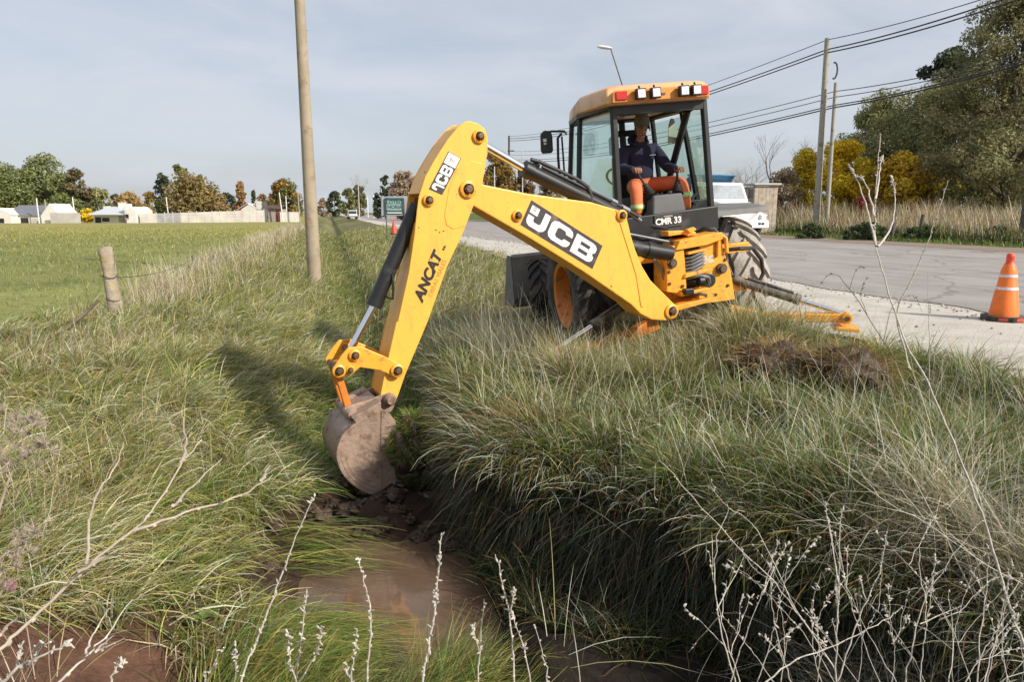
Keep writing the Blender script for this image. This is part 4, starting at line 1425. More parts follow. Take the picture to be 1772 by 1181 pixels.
# --- stabiliser legs
for s in (-1, 1):
    piv = np.array([s * 0.50, -1.06, 0.46])
    foot = to_local(at(1463, 549, 7.35)) if s > 0 else to_local(at(936, 628, 6.95))
    mb = MB()
    d = foot - piv
    L_ = np.linalg.norm(d)
    e = d / L_
    up = np.array([0, 0, 1.0]) - e * e[2]
    up /= np.linalg.norm(up)
    sd = np.cross(e, up)
    lf = lambda a, b, w: piv + e * a + up * b + sd * w
    mb.prism([(-0.08, -0.09), (0.2, -0.11), (L_ - 0.1, -0.055), (L_, -0.065), (L_ + 0.05, -0.035), (L_ + 0.05, 0.03), (L_, 0.06), (L_ - 0.08, 0.035), (0.25, 0.0), (-0.06, 0.06)], lf, -0.06, 0.06)
    leg = mb.build('stabiliser_leg', M['yellow_worn'] if s > 0 else M['orange'], hoe, bevel=0.012)  # darker orange on the left leg paints in the machine's shadow
    mb = MB()
    mb.lathe([(0.055, -0.10), (0.055, 0.10)], 20, fn=lambda x, y, h: lf(L_ + x, y, h))
    mb.prism([(L_ - 0.12, -0.13), (L_ + 0.14, -0.13), (L_ + 0.12, -0.09), (L_ - 0.10, -0.09)], lf, -0.14, 0.14)
    mb.build('foot', M['yellow_worn'], leg, bevel=0.008)
    mb = MB()
    mb.lathe([(0.026, -0.115), (0.026, 0.115)], 12, fn=lambda x, y, h: lf(L_ + x, y, h))
    mb.build('pivot_pin', M['steel'], leg, smooth=40)
    c0 = np.array([s * 0.50, -1.02, 0.80])
    c1 = lf(L_ - 0.02, 0.03, 0.0)
    mb = MB()
    cm = c0 + (c1 - c0) * (0.60 if s > 0 else 0.52)
    cyl(mb, c0, cm, 0.052)
    cyl(mb, cm - (cm - c0) * 0.06, cm + (c1 - c0) * 0.01, 0.058)
    mb.tube([c0 + (cm - c0) * t_ + np.array([0, -0.03, 0.06]) for t_ in (0.2, 0.5, 0.9)], 0.013, 6)
    cy = mb.build('stabiliser_cylinder', M['dusty_black'], hoe, smooth=40)
    mb = MB()
    cyl(mb, cm, c1, 0.027)
    mb.build('rod', M['chrome'], cy, smooth=40)

# --- digging arm (metres in the arm's own plane: s out from the boom foot, z up, w towards the near side)
ARM0 = np.array([1.594, 7.10, 0.0])
AD = np.array([-math.cos(R(25)), -math.sin(R(25)), 0])
AN = np.array([math.sin(R(25)), -math.cos(R(25)), 0])


def arm(s_, z_, w_):
    return to_local(ARM0 + AD * s_ + AN * w_ + np.array([0, 0, z_]))


BOOM = [(2.076, 1.529), (1.665, 1.460), (1.030, 1.392), (0.884, 1.357), (0.737, 1.321), (0.660, 1.284), (0.625, 1.194), (0.591, 1.082), (0.538, 0.952), (0.456, 0.797), (0.354, 0.661), (0.170, 0.507), (0.050, 0.406), (0.029, 0.337), (0.061, 0.272), (0.158, 0.252), (0.324, 0.273), (0.455, 0.336), (0.568, 0.434), (1.101, 0.766), (1.663, 1.084), (2.176, 1.352), (2.294, 1.418), (2.329, 1.492), (2.292, 1.563), (2.200, 1.569)]
DIPPER = [(2.222, 2.037), (2.143, 2.021), (2.078, 1.981), (2.054, 1.917), (2.055, 1.815), (2.080, 1.655), (2.106, 1.521), (2.191, 1.343), (2.281, 1.134), (2.429, 0.852), (2.605, 0.406), (2.735, 0.131), (2.812, -0.031), (2.876, -0.197), (2.907, -0.259), (2.957, -0.273), (3.005, -0.247), (3.027, -0.181), (2.995, -0.042), (2.949, 0.135), (2.878, 0.407), (2.861, 0.425), (2.759, 0.818), (2.705, 1.111), (2.678, 1.314), (2.659, 1.428), (2.602, 1.584), (2.523, 1.714), (2.412, 1.875), (2.316, 1.984), (2.261, 2.026)]
LINK = [(3.280, 0.245), (3.178, 0.245), (2.986, 0.146), (2.890, 0.087), (2.851, 0.035), (2.867, -0.017), (2.922, -0.041), (2.978, 0.008), (3.044, 0.040), (3.194, 0.076), (3.261, 0.026), (3.328, 0.015), (3.393, 0.053), (3.401, 0.096), (3.347, 0.175)]
BSIDE = [(3.064, -0.252), (2.990, -0.309), (2.944, -0.378), (2.937, -0.447), (2.968, -0.530), (2.962, -0.816), (2.950, -0.876), (2.997, -1.014), (3.122, -0.984), (3.257, -0.911), (3.373, -0.779), (3.424, -0.631), (3.413, -0.522), (3.358, -0.420), (3.261, -0.351)]


def rounded(P, k=4):
    P = [np.array(p, float) for p in P]
    out = []
    for i in range(len(P) - 1):
        p0, p1, p2, p3 = P[max(i - 1, 0)], P[i], P[i + 1], P[min(i + 2, len(P) - 1)]
        for t in np.linspace(0, 1, k, endpoint=False):
            out.append(tuple(0.5 * ((2 * p1) + (-p0 + p2) * t + (2 * p0 - 5 * p1 + 4 * p2 - p3) * t * t + (-p0 + 3 * p1 - 3 * p2 + p3) * t ** 3)))
    return out + [tuple(P[-1])]


BSIDE = BSIDE[:7] + rounded(BSIDE[7:] + BSIDE[:1])[:-1]
BEAR = [(3.327, -0.326), (3.324, -0.259), (3.277, -0.240), (3.120, -0.210), (2.998, -0.174), (2.925, -0.182), (2.897, -0.230), (2.919, -0.302), (2.950, -0.343), (3.032, -0.313), (3.125, -0.351), (3.236, -0.401)]


def pin(s_, z_, w_, r_, parent=hoe, two=True):
    """collar welded to the plate with the pin's rusty end in it"""
    mb = MB()
    mb.lathe([(r_ * 1.75, w_ - 0.01), (r_ * 1.75, w_ + 0.022), (r_ * 1.2, w_ + 0.03), (r_ * 1.2, w_ + 0.0)], 22, fn=lambda x, y, h: arm(s_ + x, z_ + y, h))
    o = mb.build('pin_collar', M['yellow_worn'], parent, smooth=30)
    mb = MB()
    mb.lathe([(r_, -w_ - 0.05), (r_, w_ + 0.045), (r_ * 0.7, w_ + 0.055), (0, w_ + 0.055)], 6 if r_ > 0.026 else 14, fn=lambda x, y, h: arm(s_ + x, z_ + y, h))
    mb.build('pivot_pin', M['steel'], o, bevel=0.003)


mb = MB()
mb.prism(BOOM, arm, -0.14, 0.14)
boom = mb.build('boom', M['yellow'], hoe, bevel=0.012)
mb = MB()
rib = [(0.775, 1.325), (0.745, 1.318), (0.50, 0.72), (0.43, 0.40), (0.46, 0.41), (0.53, 0.72)]
mb.prism(rib, arm, 0.138, 0.147)
mb.build('weld_seam', M['yellow'], boom, bevel=0.006)
pin(0.71, 1.274, 0.14, 0.030)
pin(0.10, 0.345, 0.14, 0.042)
pin(1.775, 1.275, 0.14, 0.028)
mb = MB()
# dipper: two cheek plates at the head, box below
head = [p_ for p_ in DIPPER]
mb.prism(head, arm, 0.145, 0.158)
mb.prism(head, arm, -0.158, -0.145)
low = [(2.191, 1.343), (2.281, 1.134), (2.429, 0.852), (2.605, 0.406), (2.735, 0.131), (2.812, -0.031), (2.876, -0.197), (2.907, -0.255), (2.957, -0.268), (3.0, -0.243), (3.020, -0.181), (2.989, -0.042), (2.943, 0.135), (2.872, 0.407), (2.753, 0.818), (2.70, 1.111), (2.672, 1.22)]
mb.prism(low, arm, -0.145, 0.145)
mb.prism([(2.222, 2.030), (2.316, 1.978), (2.412, 1.869), (2.523, 1.708), (2.602, 1.578), (2.655, 1.45), (2.63, 1.45), (2.58, 1.57), (2.50, 1.69), (2.39, 1.85), (2.30, 1.95), (2.222, 2.0)], arm, -0.145, 0.145)
dip = mb.build('dipper', M['yellow'], hoe, bevel=0.006)
# raised pad round the boom joint
mb = MB()
pad = [(2.10, 1.70), (2.20, 1.72), (2.33, 1.66), (2.40, 1.50), (2.445, 1.28), (2.43, 1.20), (2.37, 1.165), (2.26, 1.19), (2.20, 1.335), (2.13, 1.48)]
mb.prism(pad, arm, 0.156, 0.163)
mb.build('stiffener_plate', M['yellow'], dip, bevel=0.004)
pin(2.134, 1.917, 0.158, 0.032)
pin(2.241, 1.489, 0.163, 0.040)
pin(2.579, 1.399, 0.158, 0.028)
# rust specks and a scrape, real chips in the paint
for s_, z_, r_ in ((2.52, 1.16, .007), (2.49, 1.14, .006), (2.455, 1.15, .007), (2.58, .92, .006), (2.50, .9, .006), (2.41, 1.36, .006), (2.665, 1.18, .006), (2.60, 1.62, .007), (1.83, 1.13, .007), (.80, .62, .008), (.78, .57, .006), (2.15, 1.52, .006)):
    mb = MB()
    mb.prism([(s_ + r_ * math.cos(q), z_ + r_ * math.sin(q) * 1.2) for q in np.linspace(0, 5.6, 9)], arm, 0.15 if s_ > 2 else 0.135, 0.1592 if s_ > 2 else 0.1412)
    mb.build('rust_spot', M['steel'], dip if s_ > 2 else boom)
mb = MB()
mb.prism([(2.790, 0.20), (2.775, 0.19), (2.80, 0.10), (2.815, 0.06), (2.812, 0.11)], arm, 0.14, 0.1462)
mb.build('scrape', M['steel'], dip)
# bucket cylinder (along the outside of the dipper)
mb = MB()
p0, p1, p2 = (2.625, 1.361), (3.012, 0.549), (3.225, 0.185)
cyl(mb, arm(*p0, 0), arm(*p1, 0), 0.062, 22)
d_ = (np.array(p1) - np.array(p0)) / np.linalg.norm(np.array(p1) - np.array(p0))
cyl(mb, arm(*(np.array(p1) - d_ * 0.06), 0), arm(*(np.array(p1) + d_ * 0.015), 0), 0.068, 22)
mb.tube([arm(2.93, 0.62, 0.05), arm(2.88, 0.60, 0.09), arm(2.87, 0.68, 0.08), arm(2.87, 0.80, 0.06)], 0.010, 8)
bc = mb.build('bucket_cylinder', M['black'], hoe, smooth=40)
mb = MB()
cyl(mb, arm(*p1, 0), arm(*p2, 0), 0.030, 18)
mb.build('rod', M['chrome'], bc, smooth=40)
# tipping link (two plates) and the side links to the bucket
mb = MB()
mb.prism(LINK, arm, 0.165, 0.195)
mb.prism(LINK, arm, -0.195, -0.165)
mb.box(arm(3.335, 0.08, 0), (0.06, 0.06, 0.06))
mb.build('tipping_link', M['yellow_worn'], hoe, bevel=0.006)
for (s_, z_, r_) in ((2.891, 0.024, 0.032), (3.234, 0.181, 0.027), (3.276, 0.066, 0.020), (3.365, 0.066, 0.030)):
    pin(s_, z_, 0.195, r_)
mb = MB()
tl = [(3.395, 0.075), (3.335, 0.060), (3.245, -0.30), (3.300, -0.315)]
mb.prism(tl, arm, 0.06, 0.12)
mb.prism(tl, arm, -0.12, -0.06)
mb.build('bucket_link', M['orange'], hoe, bevel=0.008)
# bucket: side plates, rolled back sheet, hinge ears, teeth
BW = 0.30
mb = MB()
mb.prism(BSIDE, arm, BW - 0.02, BW)
mb.prism(BSIDE, arm, -BW, -BW + 0.02)
back = [(2.985, -1.016), (3.122, -0.990), (3.257, -0.916), (3.378, -0.781), (3.431, -0.631), (3.419, -0.520), (3.362, -0.414), (3.261, -0.345), (3.064, -0.246)]
inn = [(2.99, -0.995), (3.115, -0.968), (3.245, -0.897), (3.358, -0.770), (3.409, -0.630), (3.398, -0.525), (3.346, -0.430), (3.252, -0.363), (3.060, -0.266)]
back, inn = rounded(back), rounded(inn)
V, Fc = [], []
for w_ in (-BW - 0.004, BW + 0.004):
    for p_ in back:
        V.append(arm(*p_, w_))
    for p_ in inn:
        V.append(arm(*p_, w_))
nb = len(back)
for i in range(nb - 1):
    Fc += [(i, i + 1, 2 * nb + i + 1, 2 * nb + i), (nb + i, nb + i + 1, 3 * nb + i + 1, 3 * nb + i), (i, i + 1, nb + i + 1, nb + i), (2 * nb + i, 2 * nb + i + 1, 3 * nb + i + 1, 3 * nb + i)]
Fc += [(0, 2 * nb, 3 * nb, nb), (nb - 1, 3 * nb - 1, 4 * nb - 1, 2 * nb - 1)]
mb.add(V, Fc)
# worn wear strips following the curve of the side plate
for off, tq in ((0.035, 0.003), (0.085, 0.0025)):
    arc = rounded([(3.122, -0.984), (3.257, -0.911), (3.373, -0.779), (3.424, -0.631)])
    cen = np.array((3.10, -0.62))
    A_ = [cen + (np.array(p_) - cen) * (1 - off * 2.2) for p_ in arc]
    B_ = [cen + (np.array(p_) - cen) * (1 - off * 2.2 - 0.05) for p_ in arc]
    mb.prism([tuple(p_) for p_ in A_ + B_[::-1]], arm, BW - 0.005, BW + tq)
mb.prism([(3.062, -0.27), (3.050, -0.27), (3.085, -0.96), (3.098, -0.96)], arm, BW - 0.005, BW + 0.008)
bucket = mb.build('digging_bucket', M['bucket'], hoe, bevel=0.004)
for w_ in (0.13, -0.16):
    mb = MB()
    mb.prism(BEAR, arm, w_, w_ + 0.03)
    mb.build('hinge_ear', M['bucket'], bucket, bevel=0.006)
mb = MB()
mb.prism([(3.30, -0.30), (3.06, -0.20), (3.06, -0.262), (3.26, -0.362)], arm, -BW, BW)
mb.build('top_plate', M['bucket'], bucket, bevel=0.006)
for s_, z_, r_ in ((2.956, -0.218, 0.042), (3.277, -0.301, 0.042)):
    mb = MB()
    mb.lathe([(r_ * 1.25, -0.21), (r_ * 1.25, 0.20), (r_, 0.215), (r_ * 0.8, 0.235), (0, 0.235)], 16, fn=lambda x, y, h: arm(s_ + x, z_ + y, h))
    mb.build('pivot_pin', M['bucket'], bucket, smooth=35)
for k in range(5):
    w_ = -BW + 0.06 + k * (2 * BW - 0.12) / 4
    mb = MB()
    mb.prism([(3.06, -0.985), (2.98, -1.005), (2.86, -1.02), (2.84, -1.01), (2.97, -0.975), (3.05, -0.962)], arm, w_ - 0.03, w_ + 0.03)
    mb.build('tooth', M['bucket'], bucket, bevel=0.004)
# dipper ram above the boom
mb = MB()
a0, a1, a2 = (2.134, 1.917), (1.636, 1.678), (0.66, 1.285)
cyl(mb, arm(*a1, 0), arm(*a2, 0), 0.066, 22)
e_ = (np.array(a2) - np.array(a1)) / np.linalg.norm(np.array(a2) - np.array(a1))
cyl(mb, arm(*(np.array(a1) - e_ * 0.012), 0), arm(*(np.array(a1) + e_ * 0.07), 0), 0.074, 22)
mb.tube([arm(*(np.array(a1) + e_ * 0.10 + np.array([0.02, 0.085])), 0.02), arm(*(np.array(a1) + e_ * 0.16 + np.array([0.02, 0.08])), 0.02)], 0.022, 10)
ram = mb.build('dipper_ram', M['black'], hoe, smooth=40)
mb = MB()
cyl(mb, arm(*a0, 0), arm(*a1, 0), 0.036, 20)
mb.build('rod', M['chrome'], ram, smooth=40)
mb = MB()
hp_ = [(1.60, 1.755), (1.52, 1.74), (1.30, 1.66), (1.12, 1.59), (1.02, 1.53), (0.985, 1.46), (0.975, 1.38)]
mb.tube([arm(s_, z_, 0.05) for s_, z_ in hp_], 0.018, 10)
mb.tube([arm(s_, z_, -0.03) for s_, z_ in ((1.45, 1.70), (1.1, 1.56), (0.75, 1.42), (0.55, 1.33), (0.40, 1.26))], 0.018, 10)
mb.build('ram_hose', M['hose'], hoe, smooth=40)
mb = MB()
mb.tube([arm(s_, z_, -0.05) for s_, z_ in ((0.92, 1.50), (0.75, 1.43), (0.55, 1.33), (0.36, 1.22))], 0.022, 8)
mb.tube([arm(0.60, 1.345, -0.03), arm(0.52, 1.31, -0.03)], 0.036, 8)
mb.tube([arm(0.72, 1.41, -0.03), arm(0.66, 1.385, -0.03)], 0.034, 8)
mb.build('hose_coupling', M['chrome'], hoe, smooth=40)
# lift cylinder under the cab
mb = MB()
cyl(mb, arm(0.03, 0.90, 0), arm(0.62, 0.99, 0), 0.075, 22)
cyl(mb, arm(0.24, 0.93, 0), arm(0.33, 0.945, 0), 0.084, 22)
lc = mb.build('lift_cylinder', M['black'], hoe, smooth=40)
mb = MB()
mb.tube([arm(0.10, 1.02, 0.06), arm(0.30, 1.055, 0.06), arm(0.62, 1.11, 0.06)], 0.012, 8)
mb.build('pipe', M['chrome'], lc, smooth=40)
cyl(MB(), (0, 0, 0), (0, 0, 1), 1)


# --- markings on the arm
def quadmap(A_, B_, D_, w_):
    """unit square -> plate: A origin, B along x, D along y"""
    A_, B_, D_ = map(np.array, (A_, B_, D_))
    return lambda x, y, h=0.0: arm(*(A_ + (B_ - A_) * x + (D_ - A_) * y), w_ + h)


def letter_polys():
    """slab letters of the machine's mark in unit cells: polygons without holes"""
    Jp = [(0.70, 1.0), (1.0, 1.0), (1.0, 0.26), (0.92, 0.10), (0.76, 0.0), (0.22, 0.0), (0.07, 0.08), (0.0, 0.24), (0.0, 0.50), (0.30, 0.50), (0.30, 0.36), (0.36, 0.28), (0.62, 0.28), (0.70, 0.36)]
    Jsq = [(0.0, 0.62), (0.40, 0.62), (0.40, 1.0), (0.0, 1.0)]
    Cp = [(1.0, 0.62), (1.0, 0.78), (0.93, 0.92), (0.78, 1.0), (0.24, 1.0), (0.08, 0.92), (0.0, 0.76), (0.0, 0.24), (0.08, 0.08), (0.24, 0.0), (0.78, 0.0), (0.93, 0.08), (1.0, 0.24), (1.0, 0.37), (0.70, 0.37), (0.70, 0.30), (0.62, 0.24), (0.38, 0.24), (0.30, 0.32), (0.30, 0.68), (0.38, 0.76), (0.62, 0.76), (0.70, 0.69), (0.70, 0.62)]
    # B as strips so that its two counters stay open
    Bp = [[(0.0, 0.0), (0.28, 0.0), (0.28, 1.0), (0.0, 1.0)], [(0.281, 0.78), (0.72, 0.78), (0.78, 1.0), (0.281, 1.0)], [(0.72, 0.66), (1.0, 0.66), (1.0, 0.82), (0.92, 0.95), (0.781, 1.0), (0.721, 0.78)],
          [(0.281, 0.41), (0.70, 0.41), (0.70, 0.595), (0.281, 0.595)], [(0.701, 0.41), (0.93, 0.41), (0.90, 0.50), (0.99, 0.60), (1.0, 0.659), (0.72, 0.659), (0.701, 0.595)],
          [(0.281, 0.0), (0.781, 0.0), (0.721, 0.22), (0.281, 0.22)], [(0.722, 0.22), (0.783, 0.0), (0.92, 0.05), (1.0, 0.18), (1.0, 0.34), (0.931, 0.409), (0.71, 0.409)]]
    return Jp, Jsq, Cp, Bp


Jp, Jsq, Cp, Bp = letter_polys()
qb = quadmap((1.73, 1.196), (1.023, 0.825), (1.709, 1.398), 0.141)
qb = quadmap((1.730, 1.190), (1.020, 0.800), (1.632, 1.395), 0.141)
DC0 = np.array((1.730, 1.196))
mb = MB()
corner = {'bl': (1.730, 1.196), 'br': (1.023, 0.825), 'tr': (0.891, 1.002), 'tl': (1.709, 1.398)}


def bil(x, y, h=0.0, w_=0.141, c=None):
    c = c or {'bl': (1.745, 1.197), 'br': (1.010, 0.790), 'tr': (0.905, 1.000), 'tl': (1.640, 1.407)}
    p_ = (np.array(c['bl']) * (1 - x) + np.array(c['br']) * x) * (1 - y) + (np.array(c['tl']) * (1 - x) + np.array(c['tr']) * x) * y
    return arm(*p_, w_ + h)


mb.prism([(0, 0), (1, 0), (1, 1), (0, 1)], lambda a, b, w: bil(a, b, w), 0, 0.0015)
dec = mb.build('decal', M['decal_black'], boom)
mb = MB()
cell = lambda x0, x1: (lambda a, b, w: bil(x0 + (x1 - x0) * a, 0.13 + 0.74 * b, w))
mb.prism(Jp, cell(0.035, 0.285), 0.0016, 0.003)
mb.prism(Jsq, cell(0.035, 0.285), 0.0016, 0.003)
mb.prism(Cp, cell(0.32, 0.615), 0.0016, 0.003)
for p_ in Bp:
    mb.prism(p_, cell(0.65, 0.95), 0.0016, 0.003)
mb.build('lettering', M['worn_white'], dec)
mb = MB()
for yy in (0.70, 0.74, 0.79, 0.83):
    mb.prism([(0.06, yy), (0.105, yy), (0.105, yy + 0.02), (0.06, yy + 0.02)], lambda a, b, w: bil(a, b, w), 0.0031, 0.0036)
mb.build('small_print', M['plastic_grey'], dec)
sc_ = {'bl': (2.410, 1.790), 'br': (2.300, 1.738), 'tr': (2.300, 1.738), 'tl': (2.41, 1.79)}
small = {'bl': (2.462, 1.442), 'br': (2.292, 1.737), 'tr': (2.402, 1.790), 'tl': (2.575, 1.487)}
mb = MB()
bs = lambda a, b, w: bil(a, b, w, 0.159, small)
mb.prism([(0, 0), (1, 0), (1, 1), (0, 1)], bs, 0, 0.0015)
dec2 = mb.build('decal', M['decal_black'], dip)
mb = MB()
# on the dipper the mark runs up the plate: J's tail, C, B, and a white square panel
cell2 = lambda x0, x1: (lambda a, b, w: bil(x0 + (x1 - x0) * a, 0.10 + 0.80 * (1 - b), w, 0.159, small))
mb.prism(Jp, cell2(0.04, 0.20), 0.0016, 0.003)
mb.prism(Cp, cell2(0.22, 0.44), 0.0016, 0.003)
for p_ in Bp:
    mb.prism(p_, cell2(0.46, 0.68), 0.0016, 0.003)
mb.prism([(0.71, 0.06), (0.985, 0.06), (0.985, 0.94), (0.71, 0.94)], bs, 0.0016, 0.003)
mb.build('lettering', M['white'], dec2)
mb = MB()
for yy in (0.32, 0.42, 0.52, 0.60):
    mb.prism([(0.80, yy), (0.90, yy + 0.03), (0.90, yy + 0.07), (0.80, yy + 0.04)], bs, 0.0031, 0.0036)
mb.build('small_print', M['plastic_grey'], dec2)


def along(p0_, p1_, w_):
    p0_, p1_ = np.array(p0_), np.array(p1_)
    ex = (p1_ - p0_) / np.linalg.norm(p1_ - p0_)
    ey = np.array([ex[1], -ex[0]])
    if ey[0] < 0:
        ey = -ey
    L_ = np.linalg.norm(p1_ - p0_)
    # letters read upwards; their tops face the outer edge of the dipper
    return lambda x, y, h: arm(*(p0_ + ex * (L_ / 2 + x) + ey * y), w_ + h), L_


fn, L_ = along((2.690, 0.575), (2.500, 0.975), 0.1585)
text_mesh('lettering', 'ANCAT', 0.122, M['text_black'], dip, fn, bold=0.006, shear=0.25, spacing=1.0)
fn, L_ = along((2.470, 0.985), (2.440, 1.045), 0.1585)
text_mesh('lettering', 's.a.', 0.035, M['text_black'], dip, fn, bold=0.002)
fn, L_ = along((2.590, 0.600), (2.440, 0.925), 0.1585)
text_mesh('lettering', 'OBRAS VIALES', 0.052, M['text_faint'], dip, fn, bold=0.0005)
# ------------------------------------------------------------------ trees and shrubs
TREE_PAL = {
    'pine': [(0.075, 0.092, 0.055), (0.10, 0.118, 0.066), (0.055, 0.068, 0.042)],
    'euca': [(0.235, 0.265, 0.120), (0.256, 0.274, 0.123), (0.172, 0.189, 0.090)],
    'green': [(0.208, 0.241, 0.083), (0.234, 0.254, 0.086), (0.144, 0.167, 0.062)],
    'olive': [(0.315, 0.291, 0.146), (0.339, 0.310, 0.149), (0.233, 0.209, 0.111), (0.166, 0.178, 0.083)],
    'oliveg': [(0.249, 0.280, 0.118), (0.348, 0.348, 0.152), (0.183, 0.198, 0.093), (0.354, 0.306, 0.147)],
    'yellow': [(0.78, 0.58, 0.03), (0.74, 0.54, 0.036), (0.55, 0.44, 0.03)],
    'gold': [(0.388, 0.255, 0.101), (0.457, 0.324, 0.129), (0.283, 0.194, 0.084)],
    'orange': [(0.355, 0.191, 0.086), (0.415, 0.251, 0.103), (0.245, 0.144, 0.066)],
    'rusty': [(0.356, 0.241, 0.132), (0.370, 0.264, 0.144), (0.253, 0.189, 0.109), (0.223, 0.209, 0.108)],
    'brown': [(0.363, 0.277, 0.193), (0.391, 0.301, 0.212), (0.272, 0.211, 0.150)],
    'mauve': [(0.288, 0.216, 0.180), (0.290, 0.217, 0.174), (0.348, 0.264, 0.216)],
    'red': [(0.264, 0.048, 0.036), (0.232, 0.072, 0.043)],
    'hedge': [(0.070, 0.102, 0.039), (0.105, 0.144, 0.054), (0.052, 0.076, 0.030)],
}


def leaf_cloud(centers, radii, n, size, pal, flat=0.6, squash=0.8):
    """n leaf-sized quads gathered in clumps"""
    cidx = rng.choice(len(centers), n, p=radii ** 2 / (radii ** 2).sum())
    d = rng.normal(0, 1, (n, 3))
    d /= np.linalg.norm(d, axis=1, keepdims=True) + 1e-9
    rr = radii[cidx] * (0.35 + 0.75 * rng.random(n) ** 0.6)
    Pc = centers[cidx] + d * rr[:, None] * np.array([1, 1, squash])
    nr = d * 0.9 + np.array([0, 0, 0.35]) + rng.normal(0, 0.55, (n, 3))      # leaves face outwards
    nr /= np.linalg.norm(nr, axis=1, keepdims=True)
    a = np.cross(nr, rng.normal(0, 1, (n, 3)))
    a /= np.linalg.norm(a, axis=1, keepdims=True)
    b = np.cross(nr, a)
    sz = size * (0.6 + 0.8 * rng.random((n, 1)))
    a, b = a * sz, b * sz * flat
    V = np.stack([Pc - a, Pc - b * 0.9 + a * 0.1, Pc + a, Pc + b * 0.9 - a * 0.1], 1).reshape(-1, 3)
    Q = np.arange(n * 4).reshape(-1, 4)
    pal = np.array(pal)
    ctone = rng.integers(0, len(pal), len(centers))
    ti = np.where(rng.random(n) < 0.6, ctone[cidx], rng.integers(0, len(pal), n))
    c = pal[ti] * (0.85 + 0.6 * rng.random((n, 1)))
    return V, Q, np.repeat(c, 4, 0)


def crown_points(shape, h, w, n, trunk=0.2):
    """clump centres inside a crown envelope of height h (ground to tip) and width w"""
    out = []
    while len(out) < n:
        t = random.random()
        z = h * (trunk + (1 - trunk) * t)
        if shape == 'cone':
            r = (1 - t) ** 0.8 * 0.95 + 0.05
        elif shape == 'column':
            r = math.sin(math.pi * (0.12 + 0.85 * t)) ** 0.5
        elif shape == 'broad':
            r = math.sqrt(max(0, 1 - (t * 1.02 - 0.12) ** 2 * 1.0)) if t > 0.1 else 0.9
        elif shape == 'dome':
            r = math.sqrt(max(0.0, 1 - t ** 2.2))
        else:
            r = math.sin(math.pi * (0.08 + 0.86 * t)) ** 0.7
        q = random.random() * 2 * math.pi
        rr = math.sqrt(random.random()) * r * w / 2
        out.append((rr * math.cos(q), rr * math.sin(q), z))
    return np.array(out)


def limbs(mb, h, w, pts, r0, n_limb, trunk_top):
    """tapered, slightly bent trunk with limbs running out to some of the clumps"""
    k = 6
    bend = np.array([random.uniform(-1, 1), random.uniform(-1, 1), 0]) * w * 0.03
    tp = [np.array([0, 0, -0.3])] + [np.array([0, 0, trunk_top * i / k]) + bend * math.sin(3 * i / k) for i in range(1, k + 1)]
    mb.tube(tp, [r0 * 1.25] + [r0 * (1 - 0.8 * i / k) for i in range(1, k + 1)], 8)
    sel = sorted(range(len(pts)), key=lambda i: random.random())[:n_limb]
    for i in sel:
        e = pts[i]
        zb = min(trunk_top * 0.9, max(h * 0.12, e[2] * random.uniform(0.35, 0.7)))
        s_ = np.array([0, 0, zb]) + bend * math.sin(3 * zb / trunk_top)
        md = (s_ + e) / 2 + np.array([random.uniform(-1, 1), random.uniform(-1, 1), random.uniform(0, 1)]) * w * 0.06
        rr = r0 * random.uniform(0.18, 0.38)
        mb.tube([s_, md, e], [rr, rr * 0.6, rr * 0.15], 5)


def tree(name, label, base, h, w, pal, shape='round', n_leaf=4000, size=0.25, clumps=50, trunk=0.2, cr=0.16, trunk_r=None, group=None, cat='tree', bark='bark', n_limb=14, scat=0.06):
    o = thing(name, label, cat, base, random.random() * 6.28, group)
    pts = crown_points(shape, h * 0.96, w * 0.86, clumps, trunk)
    radii = np.array([cr * w * random.uniform(0.5, 1.2) for _ in range(clumps)])
    mb = MB()
    limbs(mb, h, w, pts, trunk_r or max(0.05, h * 0.018), n_limb, h * 0.8)
    mb.build('trunk', M[bark], o, smooth=60)
    V, Q, C = leaf_cloud(pts, radii, n_leaf, size, TREE_PAL[pal] if isinstance(pal, str) else pal)
    V += rng.normal(0, size * 0.25, V.shape)
    fast_mesh('crown', V, Q, M['leaf'], o, C)
    return o


def bare_tree(name, label, base, h, w, seed, depth=5, r0=0.10, col='bark_pale', group=None, twigs=True, stems=1):
    """leafless tree: branches that fork and thin out"""
    rnd = random.Random(seed)
    o = thing(name, label, 'tree', base, 0, group)
    trunk, crown = MB(), MB()

    def grow(p, d, L, r, lev):
        k = 3
        pts, q = [p], p
        dd = d
        for i in range(k):
            dd = dd + np.array([rnd.uniform(-1, 1), rnd.uniform(-1, 1), rnd.uniform(-0.4, 0.9)]) * 0.13
            dd /= np.linalg.norm(dd)
            q = q + dd * L / k
            pts.append(q)
        (trunk if lev == 0 else crown).tube(pts, [r * (1 - 0.3 * i / k) for i in range(k + 1)], 6 if lev < 2 else 3, cap=False)
        if lev >= depth:
            return
        nb = rnd.choice([2, 3, 3]) if lev < 3 else rnd.choice([2, 2, 3])
        for _ in range(nb):
            az = rnd.uniform(0, 6.283)
            sp = rnd.uniform(0.35, 0.8) * (w / h) * 1.4
            nd = dd + sp * np.array([math.cos(az), math.sin(az), rnd.uniform(-0.1, 0.25)])
            nd /= np.linalg.norm(nd)
            st = pts[-1] if rnd.random() < 0.6 else pts[-2]
            grow(st, nd, L * rnd.uniform(0.62, 0.82), r * 0.58, lev + 1)
    for s_ in range(stems):
        grow(np.array([rnd.uniform(-0.3, 0.3) * (stems > 1), rnd.uniform(-0.3, 0.3) * (stems > 1), -0.2]), np.array([rnd.uniform(-0.15, 0.15), rnd.uniform(-0.15, 0.15), 1.0]), h * 0.30, r0, 0)
    trunk.build('trunk', M[col], o)
    crown.build('crown', M[col], o)
    return o


